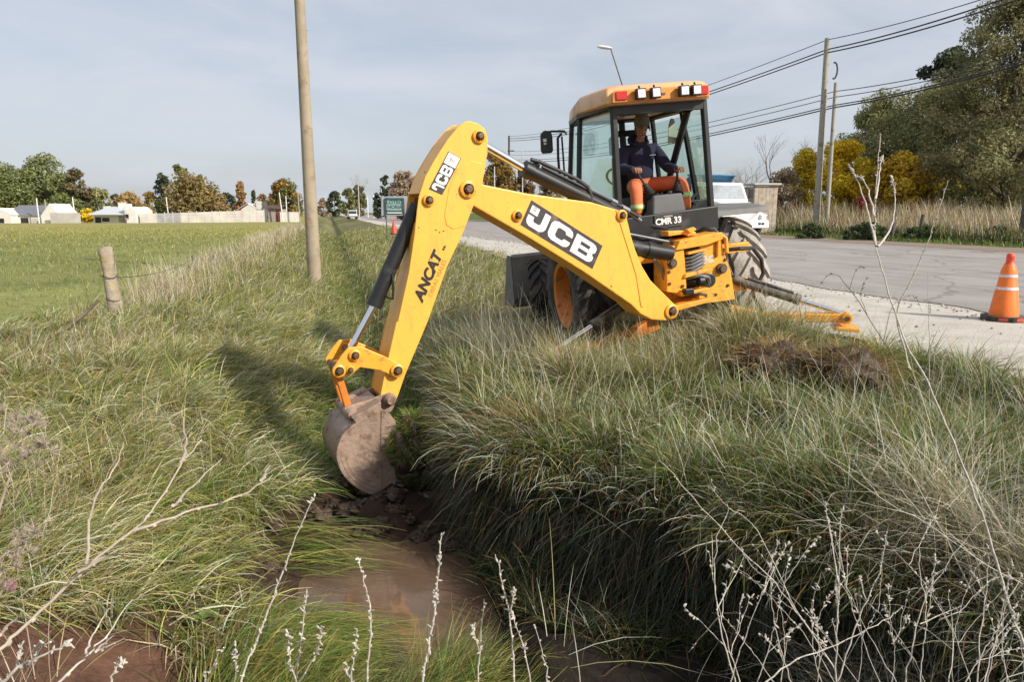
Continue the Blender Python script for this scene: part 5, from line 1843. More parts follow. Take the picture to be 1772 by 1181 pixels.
def base_at(px, Y, z=None):
    """ground point on the bearing of pixel column px"""
    p = ahead(px, Y, 0.0)
    u_, v_ = xy2uv(p[0], p[1])
    zz = float(H(u_, v_)) if z is None else z
    p = ahead(px, Y, zz)
    return (p[0], p[1], zz)


def top_h(base, py, px):
    """height of a thing standing at base whose top shows at pixel row py"""
    t = at(px, py, base[1])
    return t[2] - base[2]


def tree_px(name, label, px, Y, py_top, wpx, pal, shape='round', **kw):
    b = base_at(px, Y)
    h = top_h(b, py_top, px)
    w = wpx / F_PX * Y
    return tree(name, label, b, h, w, pal, shape, **kw)


# across the road, right
tree_px('willow_tree', 'huge olive brown tree towering at the right edge beyond the road', 1735, 45, -40, 330, 'olive', 'dome', n_leaf=80000, size=0.085, clumps=300, trunk=0.10, cr=0.075, n_limb=60, trunk_r=0.35)
tree_px('willow_tree', 'broad olive tree filling the wood behind the two leaning poles', 1610, 52, 150, 330, 'oliveg', 'dome', n_leaf=60000, size=0.09, clumps=240, trunk=0.05, cr=0.085, n_limb=45, trunk_r=0.3)
tree_px('evergreen_tree', 'dark green evergreen at the left end of the wood across the road', 1520, 56, 158, 170, 'oliveg', 'round', n_leaf=34000, size=0.10, clumps=110, trunk=0.06, cr=0.12, n_limb=30)
tree_px('cedar_tree', 'dark ragged conifer rising above the olive wood', 1612, 62, 82, 100, 'pine', 'round', n_leaf=7000, size=0.20, clumps=46, trunk=0.55, cr=0.15, n_limb=30)
tree_px('yellow_shrub_tree', 'bright yellow autumn tree just right of the thinner leaning pole', 1448, 50, 243, 128, 'yellow', 'dome', n_leaf=15000, size=0.10, clumps=60, trunk=0.10, cr=0.13, n_limb=16)
tree_px('yellow_shrub_tree', 'yellow green bush left of the two leaning poles', 1388, 52, 258, 110, [(0.60, 0.46, 0.035), (0.34, 0.28, 0.05), (0.72, 0.53, 0.03)], 'dome', n_leaf=9500, size=0.10, clumps=50, trunk=0.08, cr=0.14, n_limb=14)
tree_px('orange_shrub_tree', 'low orange and gold bush in front of the dark wood', 1548, 47, 268, 130, [(0.55, 0.37, 0.04), (0.42, 0.27, 0.05), (0.62, 0.45, 0.04)], 'dome', n_leaf=6500, size=0.12, clumps=54, trunk=0.2, cr=0.11, n_limb=16)
tree_px('orange_shrub_tree', 'spreading gold bush with a thin arching right edge', 1615, 46, 292, 100, [(0.58, 0.43, 0.035), (0.42, 0.32, 0.05), (0.26, 0.22, 0.05)], 'dome', n_leaf=3600, size=0.12, clumps=36, trunk=0.3, cr=0.11, n_limb=16)
tree_px('brown_bush', 'tangled brown bush beside the pale plank hut', 1352, 50, 292, 80, 'brown', 'dome', n_leaf=5000, size=0.09, clumps=40, trunk=0.05, cr=0.15, n_limb=26)
tree_px('red_bush', 'small dark red bush at the foot of the gold bushes', 1492, 44, 340, 40, 'red', 'dome', n_leaf=900, size=0.10, clumps=14, trunk=0.05, cr=0.2, n_limb=6, cat='bush')
bare_tree('bare_tree', 'leafless grey tree standing behind the white truck', base_at(1334, 62), 9.0, 5.5, 3, depth=6, r0=0.14, col='bark_pale')
for i, (px, pt, wd, lb) in enumerate(((1262, 262, 70, 'mauve twiggy leafless tree directly above the blue truck body'), (1295, 262, 70, 'mauve twiggy leafless tree between the blue truck body and the tall bare tree'))):
    b_ = base_at(px, 78 + 6 * i)
    bare_tree('bare_tree', lb, b_, top_h(b_, pt, px), 7, 20 + i, depth=6, r0=0.12, col='bark_pale', stems=2)
# a few rank bushes in the far verge
hd = [(1402, 36, 388, 60, 'at the foot of the leaning poles'), (1500, 34, 386, 90, 'below the red bush'), (1600, 33, 390, 80, 'between the gold bush and the right edge'), (1725, 31.5, 394, 90, 'beside the dark post at the right edge')]
for px, Y, pt, wd, side in hd:
    tree_px('verge_bush', 'low dark green bush across the road, ' + side, px, Y, pt, wd, 'hedge', 'dome', n_leaf=2200, size=0.07, clumps=70, trunk=0.0, cr=0.06, n_limb=8, cat='bush')

# left of the field
L = [
    ('eucalyptus_tree', 'grey green tree at the far left edge behind the gabled house', 12, 175, 283, 86, 'euca', 'round', 4200),
    ('eucalyptus_tree', 'tallest green tree above the slate roof of the gabled house', 82, 178, 268, 78, 'euca', 'round', 6000),
    ('green_tree', 'wide low green tree behind the left gable of the slate roofed house', 16, 165, 305, 100, 'green', 'dome', 4200),
    ('green_tree', 'wide green tree right of the tallest one, above the right gable', 112, 172, 303, 72, 'green', 'dome', 3800),
    ('eucalyptus_tree', 'green tree with a lower left shoulder beside the tallest one', 50, 170, 290, 50, 'green', 'round', 2600),
    ('mixed_tree', 'dark tree with a brownish top right of the tall green trees', 138, 168, 294, 48, [(0.17, 0.14, 0.075), (0.13, 0.125, 0.06), (0.20, 0.155, 0.08)], 'round', 2800),
    ('mixed_tree', 'brown green tree sloping down behind the yellow bush', 172, 172, 326, 62, 'oliveg', 'dome', 2200),
    ('dark_tree', 'low dark green tree behind the slate roof', 112, 160, 335, 70, 'green', 'dome', 2400),
    ('dark_tree', 'small dark green tree left of the golden tree', 205, 190, 334, 24, 'pine', 'round', 900),
    ('golden_tree', 'golden autumn tree behind the low white bungalow', 230, 185, 336, 60, 'gold', 'dome', 2200),
    ('golden_tree', 'pale golden tree at the right end of the bungalow', 262, 190, 332, 26, [(0.28, 0.22, 0.07), (0.34, 0.25, 0.07)], 'round', 1000),
    ('poplar_tree', 'dark column shaped poplar left of the big olive tree', 287, 165, 298, 30, 'pine', 'column', 2600),
    ('pine_tree', 'tall green pine rising behind the big olive tree', 318, 185, 284, 36, 'green', 'round', 2400),
    ('olive_tree', 'big round olive brown tree behind the panel wall', 338, 150, 303, 96, [(0.27, 0.205, 0.085), (0.33, 0.25, 0.10), (0.21, 0.17, 0.07)], 'broad', 7500),
    ('olive_tree', 'smaller brown tree leaning on the right of the big olive tree', 378, 152, 330, 44, [(0.28, 0.20, 0.09), (0.33, 0.23, 0.10)], 'dome', 1800),
    ('pine_tree', 'small pointed green conifer behind the big olive tree', 352, 185, 300, 20, 'green', 'cone', 900),
    ('low_bush', 'low green bush in front of the dark poplar', 285, 150, 344, 36, 'green', 'dome', 1100),
    ('low_bush', 'dark green bush between the olive tree and the orange poplar', 396, 160, 334, 30, 'pine', 'column', 1200),
    ('orange_poplar', 'orange flame shaped poplar behind the panel wall', 420, 185, 315, 30, 'orange', 'cone', 2200),
    ('pine_tree', 'tiny dark pointed conifer right of the orange poplar', 441, 210, 330, 12, 'pine', 'cone', 500),
    ('rusty_tree', 'rust coloured low tree behind the white roofed house', 456, 195, 338, 34, 'orange', 'dome', 1200),
    ('autumn_tree', 'round orange and green tree left of the concrete pole', 496, 165, 313, 64, [(0.24, 0.165, 0.045), (0.36, 0.20, 0.045), (0.15, 0.165, 0.05), (0.11, 0.13, 0.045)], 'dome', 4600),
    ('rusty_tree', 'small red brown tree far down the road right of the concrete pole', 560, 330, 345, 26, 'brown', 'dome', 700),
    ('cypress_tree', 'dark cypress behind the row of street lamps', 580, 300, 331, 28, 'pine', 'round', 900),
    ('eucalyptus_tree', 'olive tree behind the row of street lamps', 604, 260, 326, 38, 'oliveg', 'round', 1500),
    ('green_tree', 'yellow green tree above the far pickup', 622, 250, 322, 30, [(0.13, 0.125, 0.04), (0.17, 0.16, 0.05)], 'round', 1200),
    ('cypress_tree', 'black green cypress just left of the green sign', 654, 150, 334, 16, 'pine', 'column', 1500),
    ('pine_tree', 'dark pine leaning out above the green sign', 668, 150, 304, 26, 'pine', 'round', 1300),
    ('brown_tree', 'brown autumn tree behind the green sign', 700, 125, 297, 54, 'brown', 'round', 5200),
    ('brown_tree', 'reddish brown tree partly hidden by the bent digging arm', 742, 120, 305, 50, 'rusty', 'dome', 3800),
    ('gold_brown_tree', 'orange brown tree between the digging arm and the black pole', 862, 105, 262, 64, [(0.28, 0.17, 0.05), (0.20, 0.15, 0.05), (0.33, 0.20, 0.05)], 'round', 6000),
    ('gold_brown_tree', 'lower orange tree right of the black pole', 906, 108, 292, 50, [(0.26, 0.16, 0.06), (0.20, 0.13, 0.06)], 'dome', 3500),
    ('gold_brown_tree', 'low brown tree behind the ram, left of the cab', 950, 112, 318, 60, 'brown', 'dome', 3000),
]
for (nm, lb, px, Y, pt, wd, pal, shp, nl) in L:
    tree_px(nm, lb, px, Y, pt, wd, pal, shp, n_leaf=nl, size=0.0021 * Y, clumps=max(34, int(nl / (25 if shp in ('cone', 'column') else 55))), trunk=0.05, cr=0.15, n_limb=10, trunk_r=0.22)
tree_px('yellow_bush', 'small bright yellow bush between the two white houses', 152, 142, 360, 22, 'yellow', 'round', n_leaf=900, size=0.26, clumps=14, trunk=0.1, cr=0.2, n_limb=5, cat='bush')
tree_px('white_flower_bush', 'low green bush in front of the gabled house wall end', 128, 141, 374, 22, 'green', 'dome', n_leaf=500, size=0.25, clumps=10, trunk=0.05, cr=0.2, n_limb=4, cat='bush')
bare_tree('bare_tree', 'pale leafless tree far down the road above the pickup', base_at(632, 250), 15, 11, 31, depth=6, r0=0.22, col='bark_pale')
bare_tree('bare_tree', 'pale leafless tree behind the brown trees near the sign', base_at(728, 140), 10.5, 9, 33, depth=6, r0=0.14, col='bark_pale')
bare_tree('bare_tree', 'bare mauve tree left of the cab behind the mirror', base_at(945, 115), 9.0, 9, 34, depth=6, r0=0.13, col='bark_pale', stems=2)
bare_tree('bare_tree', 'pale leafless tree between the olive tree and the orange poplar', base_at(400, 200), 8.5, 7, 35, depth=5, r0=0.13, col='bark_pale')

# ------------------------------------------------------------------ houses and walls across the field
M['plaster'] = mat('white_plaster', (0.72, 0.69, 0.64), 0.8, var=0.06, scale=0.8)
M['slate'] = mat('slate_roof', (0.16, 0.165, 0.19), 0.7, var=0.15, scale=1.5)
M['metal_roof'] = mat('pale_metal_roof', (0.50, 0.53, 0.56), 0.5, var=0.06)
M['panel_wall'] = mat('concrete_panel', (0.50, 0.47, 0.43), 0.85, var=0.15, scale=0.6)
M['dark_open'] = mat('dark_interior', (0.02, 0.02, 0.022), 0.4)
M['timber'] = mat('weathered_timber', (0.42, 0.35, 0.27), 0.85, var=0.3, scale=4)
M['red_brown'] = mat('red_brown_paint', (0.17, 0.05, 0.04), 0.7)
M['red_roof'] = mat('clay_roof', (0.38, 0.19, 0.14), 0.8, var=0.2)


def gable(mb, x0, x1, y0, y1, z0, z1, ridge, axis='x', m=0):
    """walls of a gabled block (ridge along axis)"""
    if axis == 'x':
        ym = (y0 + y1) / 2
        V = [(x0, y0, z0), (x1, y0, z0), (x1, y1, z0), (x0, y1, z0), (x0, y0, z1), (x1, y0, z1), (x1, y1, z1), (x0, y1, z1), (x0, ym, ridge), (x1, ym, ridge)]
        mb.add(V, [(0, 1, 5, 4), (2, 3, 7, 6), (1, 2, 6, 9, 5), (3, 0, 4, 8, 7), (4, 5, 9, 8), (6, 7, 8, 9)], m)
    else:
        xm = (x0 + x1) / 2
        V = [(x0, y0, z0), (x1, y0, z0), (x1, y1, z0), (x0, y1, z0), (x0, y0, z1), (x1, y0, z1), (x1, y1, z1), (x0, y1, z1), (xm, y0, ridge), (xm, y1, ridge)]
        mb.add(V, [(0, 1, 5, 8, 4), (2, 3, 7, 9, 6), (1, 2, 6, 5), (3, 0, 4, 7), (5, 6, 9, 8), (7, 4, 8, 9)], m)


def gable_roof(mb, x0, x1, y0, y1, z1, ridge, over, th, axis='x'):
    if axis == 'x':
        ym = (y0 + y1) / 2
        s_ = (ridge - z1) / (ym - y0)
        for sy, ye in ((-1, y0 - over), (1, y1 + over)):
            zb = z1 - s_ * over
            V = [(x0 - over, ye, zb + th * 0.3), (x1 + over, ye, zb + th * 0.3), (x1 + over, ym, ridge + th * 0.3), (x0 - over, ym, ridge + th * 0.3)]
            V += [(a_, b_, c_ + th) for a_, b_, c_ in V]
            mb.add(V, [(0, 1, 2, 3), (4, 5, 6, 7), (0, 1, 5, 4), (1, 2, 6, 5), (2, 3, 7, 6), (3, 0, 4, 7)])
    else:
        t = MB()
        gable_roof(t, y0, y1, x0, x1, z1, ridge, over, th, 'x')
        mb.add([(b_, a_, c_) for a_, b_, c_ in t.v], t.f)


hb = base_at(60, 140)
hs = 140 / F_PX
ho = thing('gabled_house', 'white house with a slate roof and two gables left across the field', 'house', hb)
X = lambda px: (px - 60) * hs
Zp = lambda py: at(60, py, 140)[2] - hb[2]
mb = MB()
gable(mb, X(18), X(94), 0, 7, -0.3, Zp(372.5), Zp(356) - 0.1, 'x')
mb.build('wall', M['plaster'], ho)
mb = MB()
gable(mb, X(-12), X(34), -2.2, 4, -0.3, Zp(372), Zp(361.5), 'y')
mb.build('gable_wing', M['plaster'], ho)
mb = MB()
gable(mb, X(79), X(110), -1.2, 5, -0.3, Zp(374), Zp(354), 'y')
mb.build('gable_wing', M['plaster'], ho)
mb = MB()
gable_roof(mb, X(18), X(94), 0, 7, Zp(372.5), Zp(356), 0.3, 0.10)
mb.build('roof', M['slate'], ho)
mb = MB()
gable_roof(mb, X(-12), X(34), -2.0, 4.2, Zp(372), Zp(361.5) + 0.05, 0.18, 0.08, 'y')
mb.build('wing_roof', M['plaster'], ho)
mb = MB()
gable_roof(mb, X(79), X(110), -1.0, 5.2, Zp(374), Zp(354) + 0.05, 0.18, 0.08, 'y')
mb.build('wing_roof', M['plaster'], ho)
for px0, px1, pa, pb, y_ in ((8, 22, 378, 386, -2.22), (37, 50, 377, 389, -0.02), (57, 66, 378, 388, -0.02)):
    mb = MB()
    mb.box(((X(px0) + X(px1)) / 2, y_, (Zp(pa) + Zp(pb)) / 2), (X(px1) - X(px0), 0.06, Zp(pa) - Zp(pb)))
    wdw = mb.build('window', M['dark_open'] if px0 < 50 else M['panel_wall'], ho)
    mb = MB()
    mb.box(((X(px0) + X(px1)) / 2, y_ - 0.06, Zp(pb) - 0.06), (X(px1) - X(px0) + 0.3, 0.14, 0.10))
    mb.build('sill', M['plaster'], wdw)
wl0 = thing('yard_wall', 'low pale yard wall joining the right gable of the slate roofed house', 'wall', base_at(110, 137.5))
mb = MB()
for i in range(6):
    mb.box((-1.9 + i * 0.95, 0, 0.85), (0.94, 0.12, 2.0))
mb.box((0.45, 0, 1.9), (5.8, 0.18, 0.08))
mb.build('wall_panel', M['panel_wall'], wl0)

hb2 = base_at(202, 140)
ho = thing('bungalow', 'low white bungalow with a pale metal roof and a square chimney', 'house', hb2)
X = lambda px: (px - 202) * hs
Zp = lambda py: at(202, py, 140)[2] - hb2[2]
mb = MB()
mb.box(((X(163) + X(228)) / 2, 3, Zp(371) / 2), (X(228) - X(163), 6, Zp(371) + 0.3))
mb.build('wall', M['plaster'], ho)
mb = MB()
gable(mb, X(227), X(243), -1.6, 5, -0.3, Zp(365), Zp(358), 'y')
mb.build('gable_wing', M['plaster'], ho)
mb = MB()
mb.box((X(226), -0.4, Zp(362)), (0.3, 2.4, 2.0))
mb.build('side_wall', M['plaster'], ho)
mb = MB()
V = [(X(162), -1.4, Zp(372)), (X(227), -1.4, Zp(372)), (X(226), 3, Zp(358.5)), (X(176), 3, Zp(358.5))]
V += [(a_, b_, c_ + 0.1) for a_, b_, c_ in V]
mb.add(V, [(0, 1, 2, 3), (4, 5, 6, 7), (0, 1, 5, 4), (1, 2, 6, 5), (2, 3, 7, 6), (3, 0, 4, 7)])
rf = mb.build('roof', M['metal_roof'], ho)
for px, pt, wd in ((200, 351, 10), (173, 357.5, 8)):
    mb = MB()
    mb.box((X(px), 3, Zp(pt) - 0.7), (wd * hs, 0.9, 1.4)).box((X(px), 3, Zp(pt) + 0.05), (wd * hs + 0.15, 1.0, 0.1))
    mb.build('chimney', M['plaster'], rf)
for px0, px1, pa, pb in ((166, 176, 376, 387), (178, 190, 377, 384), (206, 216, 374, 385), (226.5, 231, 371, 378)):
    mb = MB()
    mb.box(((X(px0) + X(px1)) / 2, -0.04 if px0 < 220 else -1.64, (Zp(pa) + Zp(pb)) / 2), (X(px1) - X(px0), 0.06, Zp(pa) - Zp(pb)))
    wdw = mb.build('window', M['dark_open'] if px0 != 206 else M['timber'], ho)
    mb = MB()
    mb.box(((X(px0) + X(px1)) / 2, -0.10 if px0 < 220 else -1.70, Zp(pb) - 0.05), (X(px1) - X(px0) + 0.25, 0.12, 0.1))
    mb.build('sill', M['plaster'], wdw)

# precast panel wall running behind the field
pw = thing('panel_wall', 'long pale concrete panel wall behind the far side of the field', 'wall', (0, 0, 0))
p0 = np.array(base_at(243, 139))
p1 = np.array(base_at(458, 150))
nP = 16
dv = (p1 - p0) / nP
ang = math.atan2(dv[1], dv[0])
h0, h1 = top_h(p0, 370.5, 243), top_h(p1, 363.5, 458)
for i in range(nP):
    c = p0 + dv * (i + 0.5)
    hh = h0 + (h1 - h0) * (i + 0.5) / nP
    mb = MB()
    for k in range(4):
        mb.box((c[0], c[1], c[2] - 0.2 + (hh + 0.2) * (k + 0.5) / 4), (np.linalg.norm(dv) - 0.16, 0.06, (hh + 0.2) / 4 - 0.015), Matrix.Rotation(ang, 3, 'Z'))
    o_ = mb.build('wall_panel', M['panel_wall'], pw)
    if i in (2, 3, 4):
        tag(o_, 'darker greyish wall panel')
        o_.data.materials[0] = mat('grey_panel', (0.30, 0.30, 0.31), 0.85, var=0.2, scale=0.8)
for i in range(nP + 1):
    c = p0 + dv * i
    hh = h0 + (h1 - h0) * i / nP
    mb = MB()
    mb.box((c[0], c[1], c[2] + hh / 2), (0.13, 0.14, hh + 0.45), Matrix.Rotation(ang, 3, 'Z'))
    mb.build('wall_post', M['panel_wall'], pw)

hb3 = base_at(432, 165)
s3 = 165 / F_PX
ho = thing('white_house', 'white house with a stepped gable peeping over the panel wall', 'house', hb3)
Zp = lambda py: at(432, py, 165)[2] - hb3[2]
mb = MB()
gable(mb, -13 * s3, 16 * s3, 0, 6, -0.3, Zp(362), Zp(353), 'y')
mb.box((17 * s3, 2, Zp(356)), (8 * s3, 4, 2.0))
mb.build('wall', M['plaster'], ho)
mb = MB()
gable_roof(mb, -18 * s3, 14 * s3, 0.2, 6.0, Zp(362), Zp(353), 0.25, 0.1, 'y')
rf = mb.build('roof', M['plaster'], ho)
mb = MB()
mb.box((12 * s3, 1.0, Zp(353) + 0.1), (6 * s3, 0.8, 1.0))
mb.build('chimney', M['plaster'], rf)
mb = MB()
mb.box((-18 * s3, 0.5, Zp(364)), (12 * s3, 3, 0.3))
mb.build('porch_roof', M['red_roof'], ho)
hb4 = base_at(477, 152)
s4 = 152 / F_PX
ho = thing('field_shed', 'dark shed with a red door at the right end of the panel wall', 'shed', hb4)
Zp = lambda py: at(477, py, 152)[2] - hb4[2]
mb = MB()
mb.box((-1 * s4, 2, Zp(362) / 2), (22 * s4, 4, Zp(362)))
mb.build('wall', mat('shed_wall', (0.36, 0.31, 0.29), 0.8, var=0.2), ho)
mb = MB()
gable_roof(mb, -15 * s4, 12 * s4, -0.4, 4.4, Zp(362), Zp(356), 0.1, 0.12)
mb.build('roof', mat('shed_roof', (0.10, 0.055, 0.05), 0.7), ho)
mb = MB()
mb.box((6 * s4, -0.03, Zp(364) / 2), (9 * s4, 0.08, Zp(364)))
mb.build('door', M['red_brown'], ho)
wl1 = thing('yard_wall', 'short white wall between the red doored shed and the concrete pole', 'wall', base_at(502, 150))
mb = MB()
for i in range(4):
    mb.box((-1.5 + i, 0, 0.95), (0.98, 0.12, 2.1))
mb.box((-0.05, 0, 2.05), (4.1, 0.18, 0.08))
mb.build('wall_panel', M['plaster'], wl1)

# ------------------------------------------------------------------ poles, wires, lamps
M['wood_pole'] = mat('grey_wood_pole', (0.37, 0.35, 0.29), 0.85, var=0.2, scale=3, dirt=(0.2, 0.18, 0.14), dirt_amt=0.3)
M['concrete'] = mat('concrete_pole', (0.34, 0.28, 0.20), 0.85, var=0.14, scale=2, dirt=(0.26, 0.20, 0.14), dirt_amt=0.3)
M['dark_wood'] = mat('dark_wood_pole', (0.10, 0.085, 0.075), 0.85, var=0.25)
M['galv'] = mat('galvanised_steel', (0.55, 0.54, 0.52), 0.5, var=0.1, metal=0.2)
M['wire'] = mat('black_wire', (0.035, 0.035, 0.04), 0.6)
M['lamp'] = mat('lamp_head_white', (0.72, 0.72, 0.70), 0.4)


def pole(name, label, base, top, r0, r1, m, cat='pole', n=14, group=None):
    o = thing(name, label, cat, base, 0, group)
    d = np.array(top) - np.array(base)
    mb = MB()
    mb.tube([-d * 0.04, d * 0.3, d * 0.65, d], [r0, r0 + (r1 - r0) * 0.3, r0 + (r1 - r0) * 0.65, r1], n)
    mb.build('shaft', m, o, smooth=50)
    return o


cb = base_at(545, 19.5)
ct = at(545 - 33, -60, 19.5)
cp_ = pole('concrete_pole', 'tall round concrete pole standing in the grass by the ditch', cb, (cb[0] - 0.04, cb[1], ct[2]), 0.19, 0.125, M['concrete'])
mb = MB()
mb.tube([(-0.17, 0, 6.6), (0.17, 0, 6.6)], 0.012, 6)
mb.build('step_bolt', M['galv'], cp_)

pb1 = base_at(1411, 43.5)
pt1 = np.array([pb1[0] - 0.15, pb1[1], at(1440, 66, 43.5)[2]])
o1 = pole('utility_pole', 'tall leaning grey utility pole carrying the upper wires', pb1, pt1, 0.20, 0.15, M['wood_pole'])
pb2 = base_at(1429, 43.0)
pt2 = np.array([pb2[0] - 0.1, pb2[1], at(1443, 143, 43.0)[2]])
o2 = pole('utility_pole', 'thinner leaning grey pole right beside the tall utility pole', pb2, pt2, 0.13, 0.10, M['wood_pole'])
mb = MB()
ctr = at(1440, 122, 43.3) - np.array(pb1)
mb.tube([ctr + np.array([0.45 * math.cos(q) * 0.4 + 0.12, 0, 0.45 * math.sin(q)]) for q in np.linspace(-1.9, 1.9, 14)], 0.05, 6)
mb.build('cable_coil', M['wire'], o1)
pb3 = base_at(1768, 29.5)
pt3 = np.array([pb3[0] + 0.05, pb3[1], 10.4])
o3 = pole('utility_pole', 'dark utility post cut by the right edge of the photo', pb3, pt3, 0.17, 0.13, M['dark_wood'])
pb4 = base_at(881, 121)
pt4 = np.array([pb4[0], pb4[1], at(884, 235, 121)[2]])
o4 = pole('utility_pole', 'distant black pole between the digging arm and the cab', pb4, pt4, 0.20, 0.16, M['dark_wood'], n=8)
mb = MB()
mb.box((0.3, 0, pt4[2] - 2.4), (1.1, 0.12, 0.16))
mb.build('crossarm', M['dark_wood'], o4)
for lb, px, Y, pt in (('thin grey pole behind the rod of the dipper ram', 904, 100, 262), ('thin white pole in front of the orange brown tree', 856, 95, 288)):
    b_ = base_at(px, Y)
    pole('light_pole', lb, b_, (b_[0], b_[1], at(px, pt, Y)[2]), 0.09, 0.07, M['galv'], n=8)


def wire(label, A_, B_, sag, r_=0.022):
    A_, B_ = np.array(A_, float), np.array(B_, float)
    ts = np.linspace(0, 1, 26)
    mb = MB()
    mb.tube([A_ + (B_ - A_) * t - np.array([0, 0, sag * 4 * t * (1 - t)]) for t in ts], r_, 4)
    o = mb.build('overhead_wire', M['wire'])
    return tag(o, label, 'wire', 'overhead wires along the road')


ups = [(0.08, 'thin', 0.022), (0.62, 'thick upper', 0.036), (0.80, 'thick second', 0.036)]
for i, (dz, nm, rr) in enumerate(ups):
    q1 = np.array([pt1[0], pt1[1], pt1[2] - dz - 0.55 * (i == 0) * 0])
    q3 = np.array([pt3[0], pt3[1], pt3[2] - 0.05 - 0.22 * i])
    q4 = np.array([pt4[0], pt4[1], pt4[2] - 0.1 - 0.35 * i])
    ln = ['topmost thin wire', 'upper of the two thick wires', 'lower of the two thick wires'][i]
    wire(ln + ' from the tall leaning pole to the right edge', q1, q3, 0.20, rr)
    wire(ln + ' from the tall leaning pole towards the cab roof', q1, q4, 1.2, rr)
for i in range(4):
    q2 = np.array([pt2[0], pt2[1], at(1441, [158, 168, 182, 186][i], 43.0)[2]])
    q3 = np.array([pt3[0], pt3[1], at(1768, [82, 88, 94, 98][i], pt3[1])[2]])
    q4 = np.array([pt4[0], pt4[1], at(884, [262, 268, 276, 280][i], 121)[2]])
    ln = ['first', 'second', 'third', 'lowest'][i]
    rr = [0.022, 0.022, 0.030, 0.036][i]
    wire(ln + ' wire of the lower set from the thinner pole to the right edge', q2, q3, 0.18, rr)
    wire(ln + ' wire of the lower set from the thinner pole towards the cab', q2, q4, 1.0, rr)


def lamp_post(label, base, h, arm_len, heading, r_=0.09, slant=0.0, group=None, m_=None):
    m_ = m_ or M['galv']
    o = thing('street_lamp', label, 'street lamp', base, heading, group)
    mb = MB()
    mb.tube([(0, 0, -0.2), (0, 0, h - slant - 0.3), (-arm_len * 0.06, 0, h - slant)], [r_, r_ * 0.7, r_ * 0.6], 8)
    mb.build('post', m_, o, smooth=50)
    mb = MB()
    mb.tube([(-arm_len * 0.06, 0, h - slant), (-arm_len, 0, h)], [r_ * 0.6, r_ * 0.45], 8)
    mb.build('arm', m_, o, smooth=50)
    mb = MB()
    hl = max(0.55, h * 0.085)
    mb.lathe([(0.0, 0), (hl * 0.12, 0.02), (hl * 0.19, hl * 0.3), (hl * 0.20, hl * 0.7), (hl * 0.10, hl * 0.98), (0, hl)], 14, fn=lambda x, y, q: (-arm_len - q * 0.98 + 0.1, x, h + 0.02 + y * 0.55 + q * 0.12))
    mb.build('lamp_head', M['lamp'], o, smooth=50)
    return o


Yl = 56.0
lb_ = base_at(1105, Yl, 0.0)
hl_ = at(1050, 84, Yl)[2]
lamp_post('tall street lamp whose bent arm rises behind the cab roof', lb_, hl_, 55 / F_PX * Yl, 0.0, 0.09, slant=6.5, m_=M['dark_wood'])
rows = [(568, 347, 420), (573, 345, 398), (577, 343.5, 378), (582, 342, 358), (586.5, 340, 338), (592, 337.5, 318), (600, 334, 282), (622, 320.5, 205)]
names_ = ['smallest and farthest street lamp in the row down the road', 'second farthest street lamp in the row down the road', 'third farthest street lamp in the row down the road', 'street lamp in the middle of the far row left of the pickup', 'street lamp third nearest of the close set row left of the pickup', 'street lamp second from the pickup in the far row', 'street lamp just left of the pickup', 'nearest street lamp of the far row, above the pickup']
for (px, pt, Y), lb in zip(rows, names_):
    b_ = base_at(px, Y, 0.0)
    lamp_post(lb, b_, at(px, pt, Y)[2], 2.0, math.pi if px > 610 else 0.3, 0.16, group='street lamps in a row down the road')
for px, pt, Y, lb in ((637, 341, 190, 'thin pale post behind the pickup'), (647, 338, 180, 'thin pale post left of the dark cypress'), (661, 325, 150, 'tall pale post beside the left edge of the green sign')):
    b_ = base_at(px, Y, 0.0)
    pole('light_pole', lb, b_, (b_[0], b_[1], at(px, pt, Y)[2]), 0.13, 0.11, M['lamp'], n=8)
for px, px2, pt, Y, lb in ((68, 68, 343, 138, 'white pole before the slate roof'), (82, 82, 345, 139, 'grey pole near the right gable of the slate roofed house'), (131, 130, 341, 145, 'white pole left of the yellow bush'), (293, 291, 341, 146, 'white pole before the big olive tree'), (490, 486, 333, 150, 'leaning white pole beside the red doored shed'), (497, 497, 339, 152, 'thin white pole right of the leaning white one'), (519, 518, 333, 148, 'thin brown pole near the concrete pole')):
    b_ = base_at(px, Y)
    pole('yard_pole', lb, b_, (b_[0] + (px2 - px) / F_PX * Y, b_[1], at(px2, pt, Y)[2]), 0.12, 0.10, M['lamp'] if 'white' in lb else M['wood_pole'], n=8)

# ------------------------------------------------------------------ sign, cones, fence
sb = at(670, 403, 41)
so = thing('road_sign', 'green lettered board on a grey panel standing by the ditch far off', 'sign', (sb[0], sb[1], sb[2]), 0.12)
s_ = 41 / F_PX
for dx_, dz_ in ((0, 0.02), (31 * s_, 0.10)):
    mb = MB()
    mb.tube([(dx_, 0, -0.3), (dx_ - 0.05, 0, (403 - 345) * s_)], 0.035, 8)
    mb.build('leg', M['plastic_grey'], so)
mb = MB()
mb.prism([(-9 * s_, 29 * s_), (33 * s_, 29 * s_), (36 * s_, 62 * s_), (-8 * s_, 61 * s_)], lambda a, b, w: (a, w, b), 0.06, 0.09)
mb.build('back_panel', mat('grey_panel_sheet', (0.30, 0.33, 0.35), 0.6), so)
M['sign_green'] = mat('sign_green', (0.030, 0.10, 0.09), 0.5)
mb = MB()
sf = lambda a, b, w: (a, -w, b)
for a0, b0, a1, b1 in ((-1.5, 56, 28, 58.5), (-1.5, 35, 28, 37.5), (-1.5, 33, 0.5, 58.5), (27, 34, 29, 58.5)):
    mb.prism([(a0 * s_, b0 * s_), (a1 * s_, b0 * s_), (a1 * s_, b1 * s_), (a0 * s_, b1 * s_)], sf, -0.05, 0.05)
fr = mb.build('frame', M['sign_green'], so)
mb = MB()
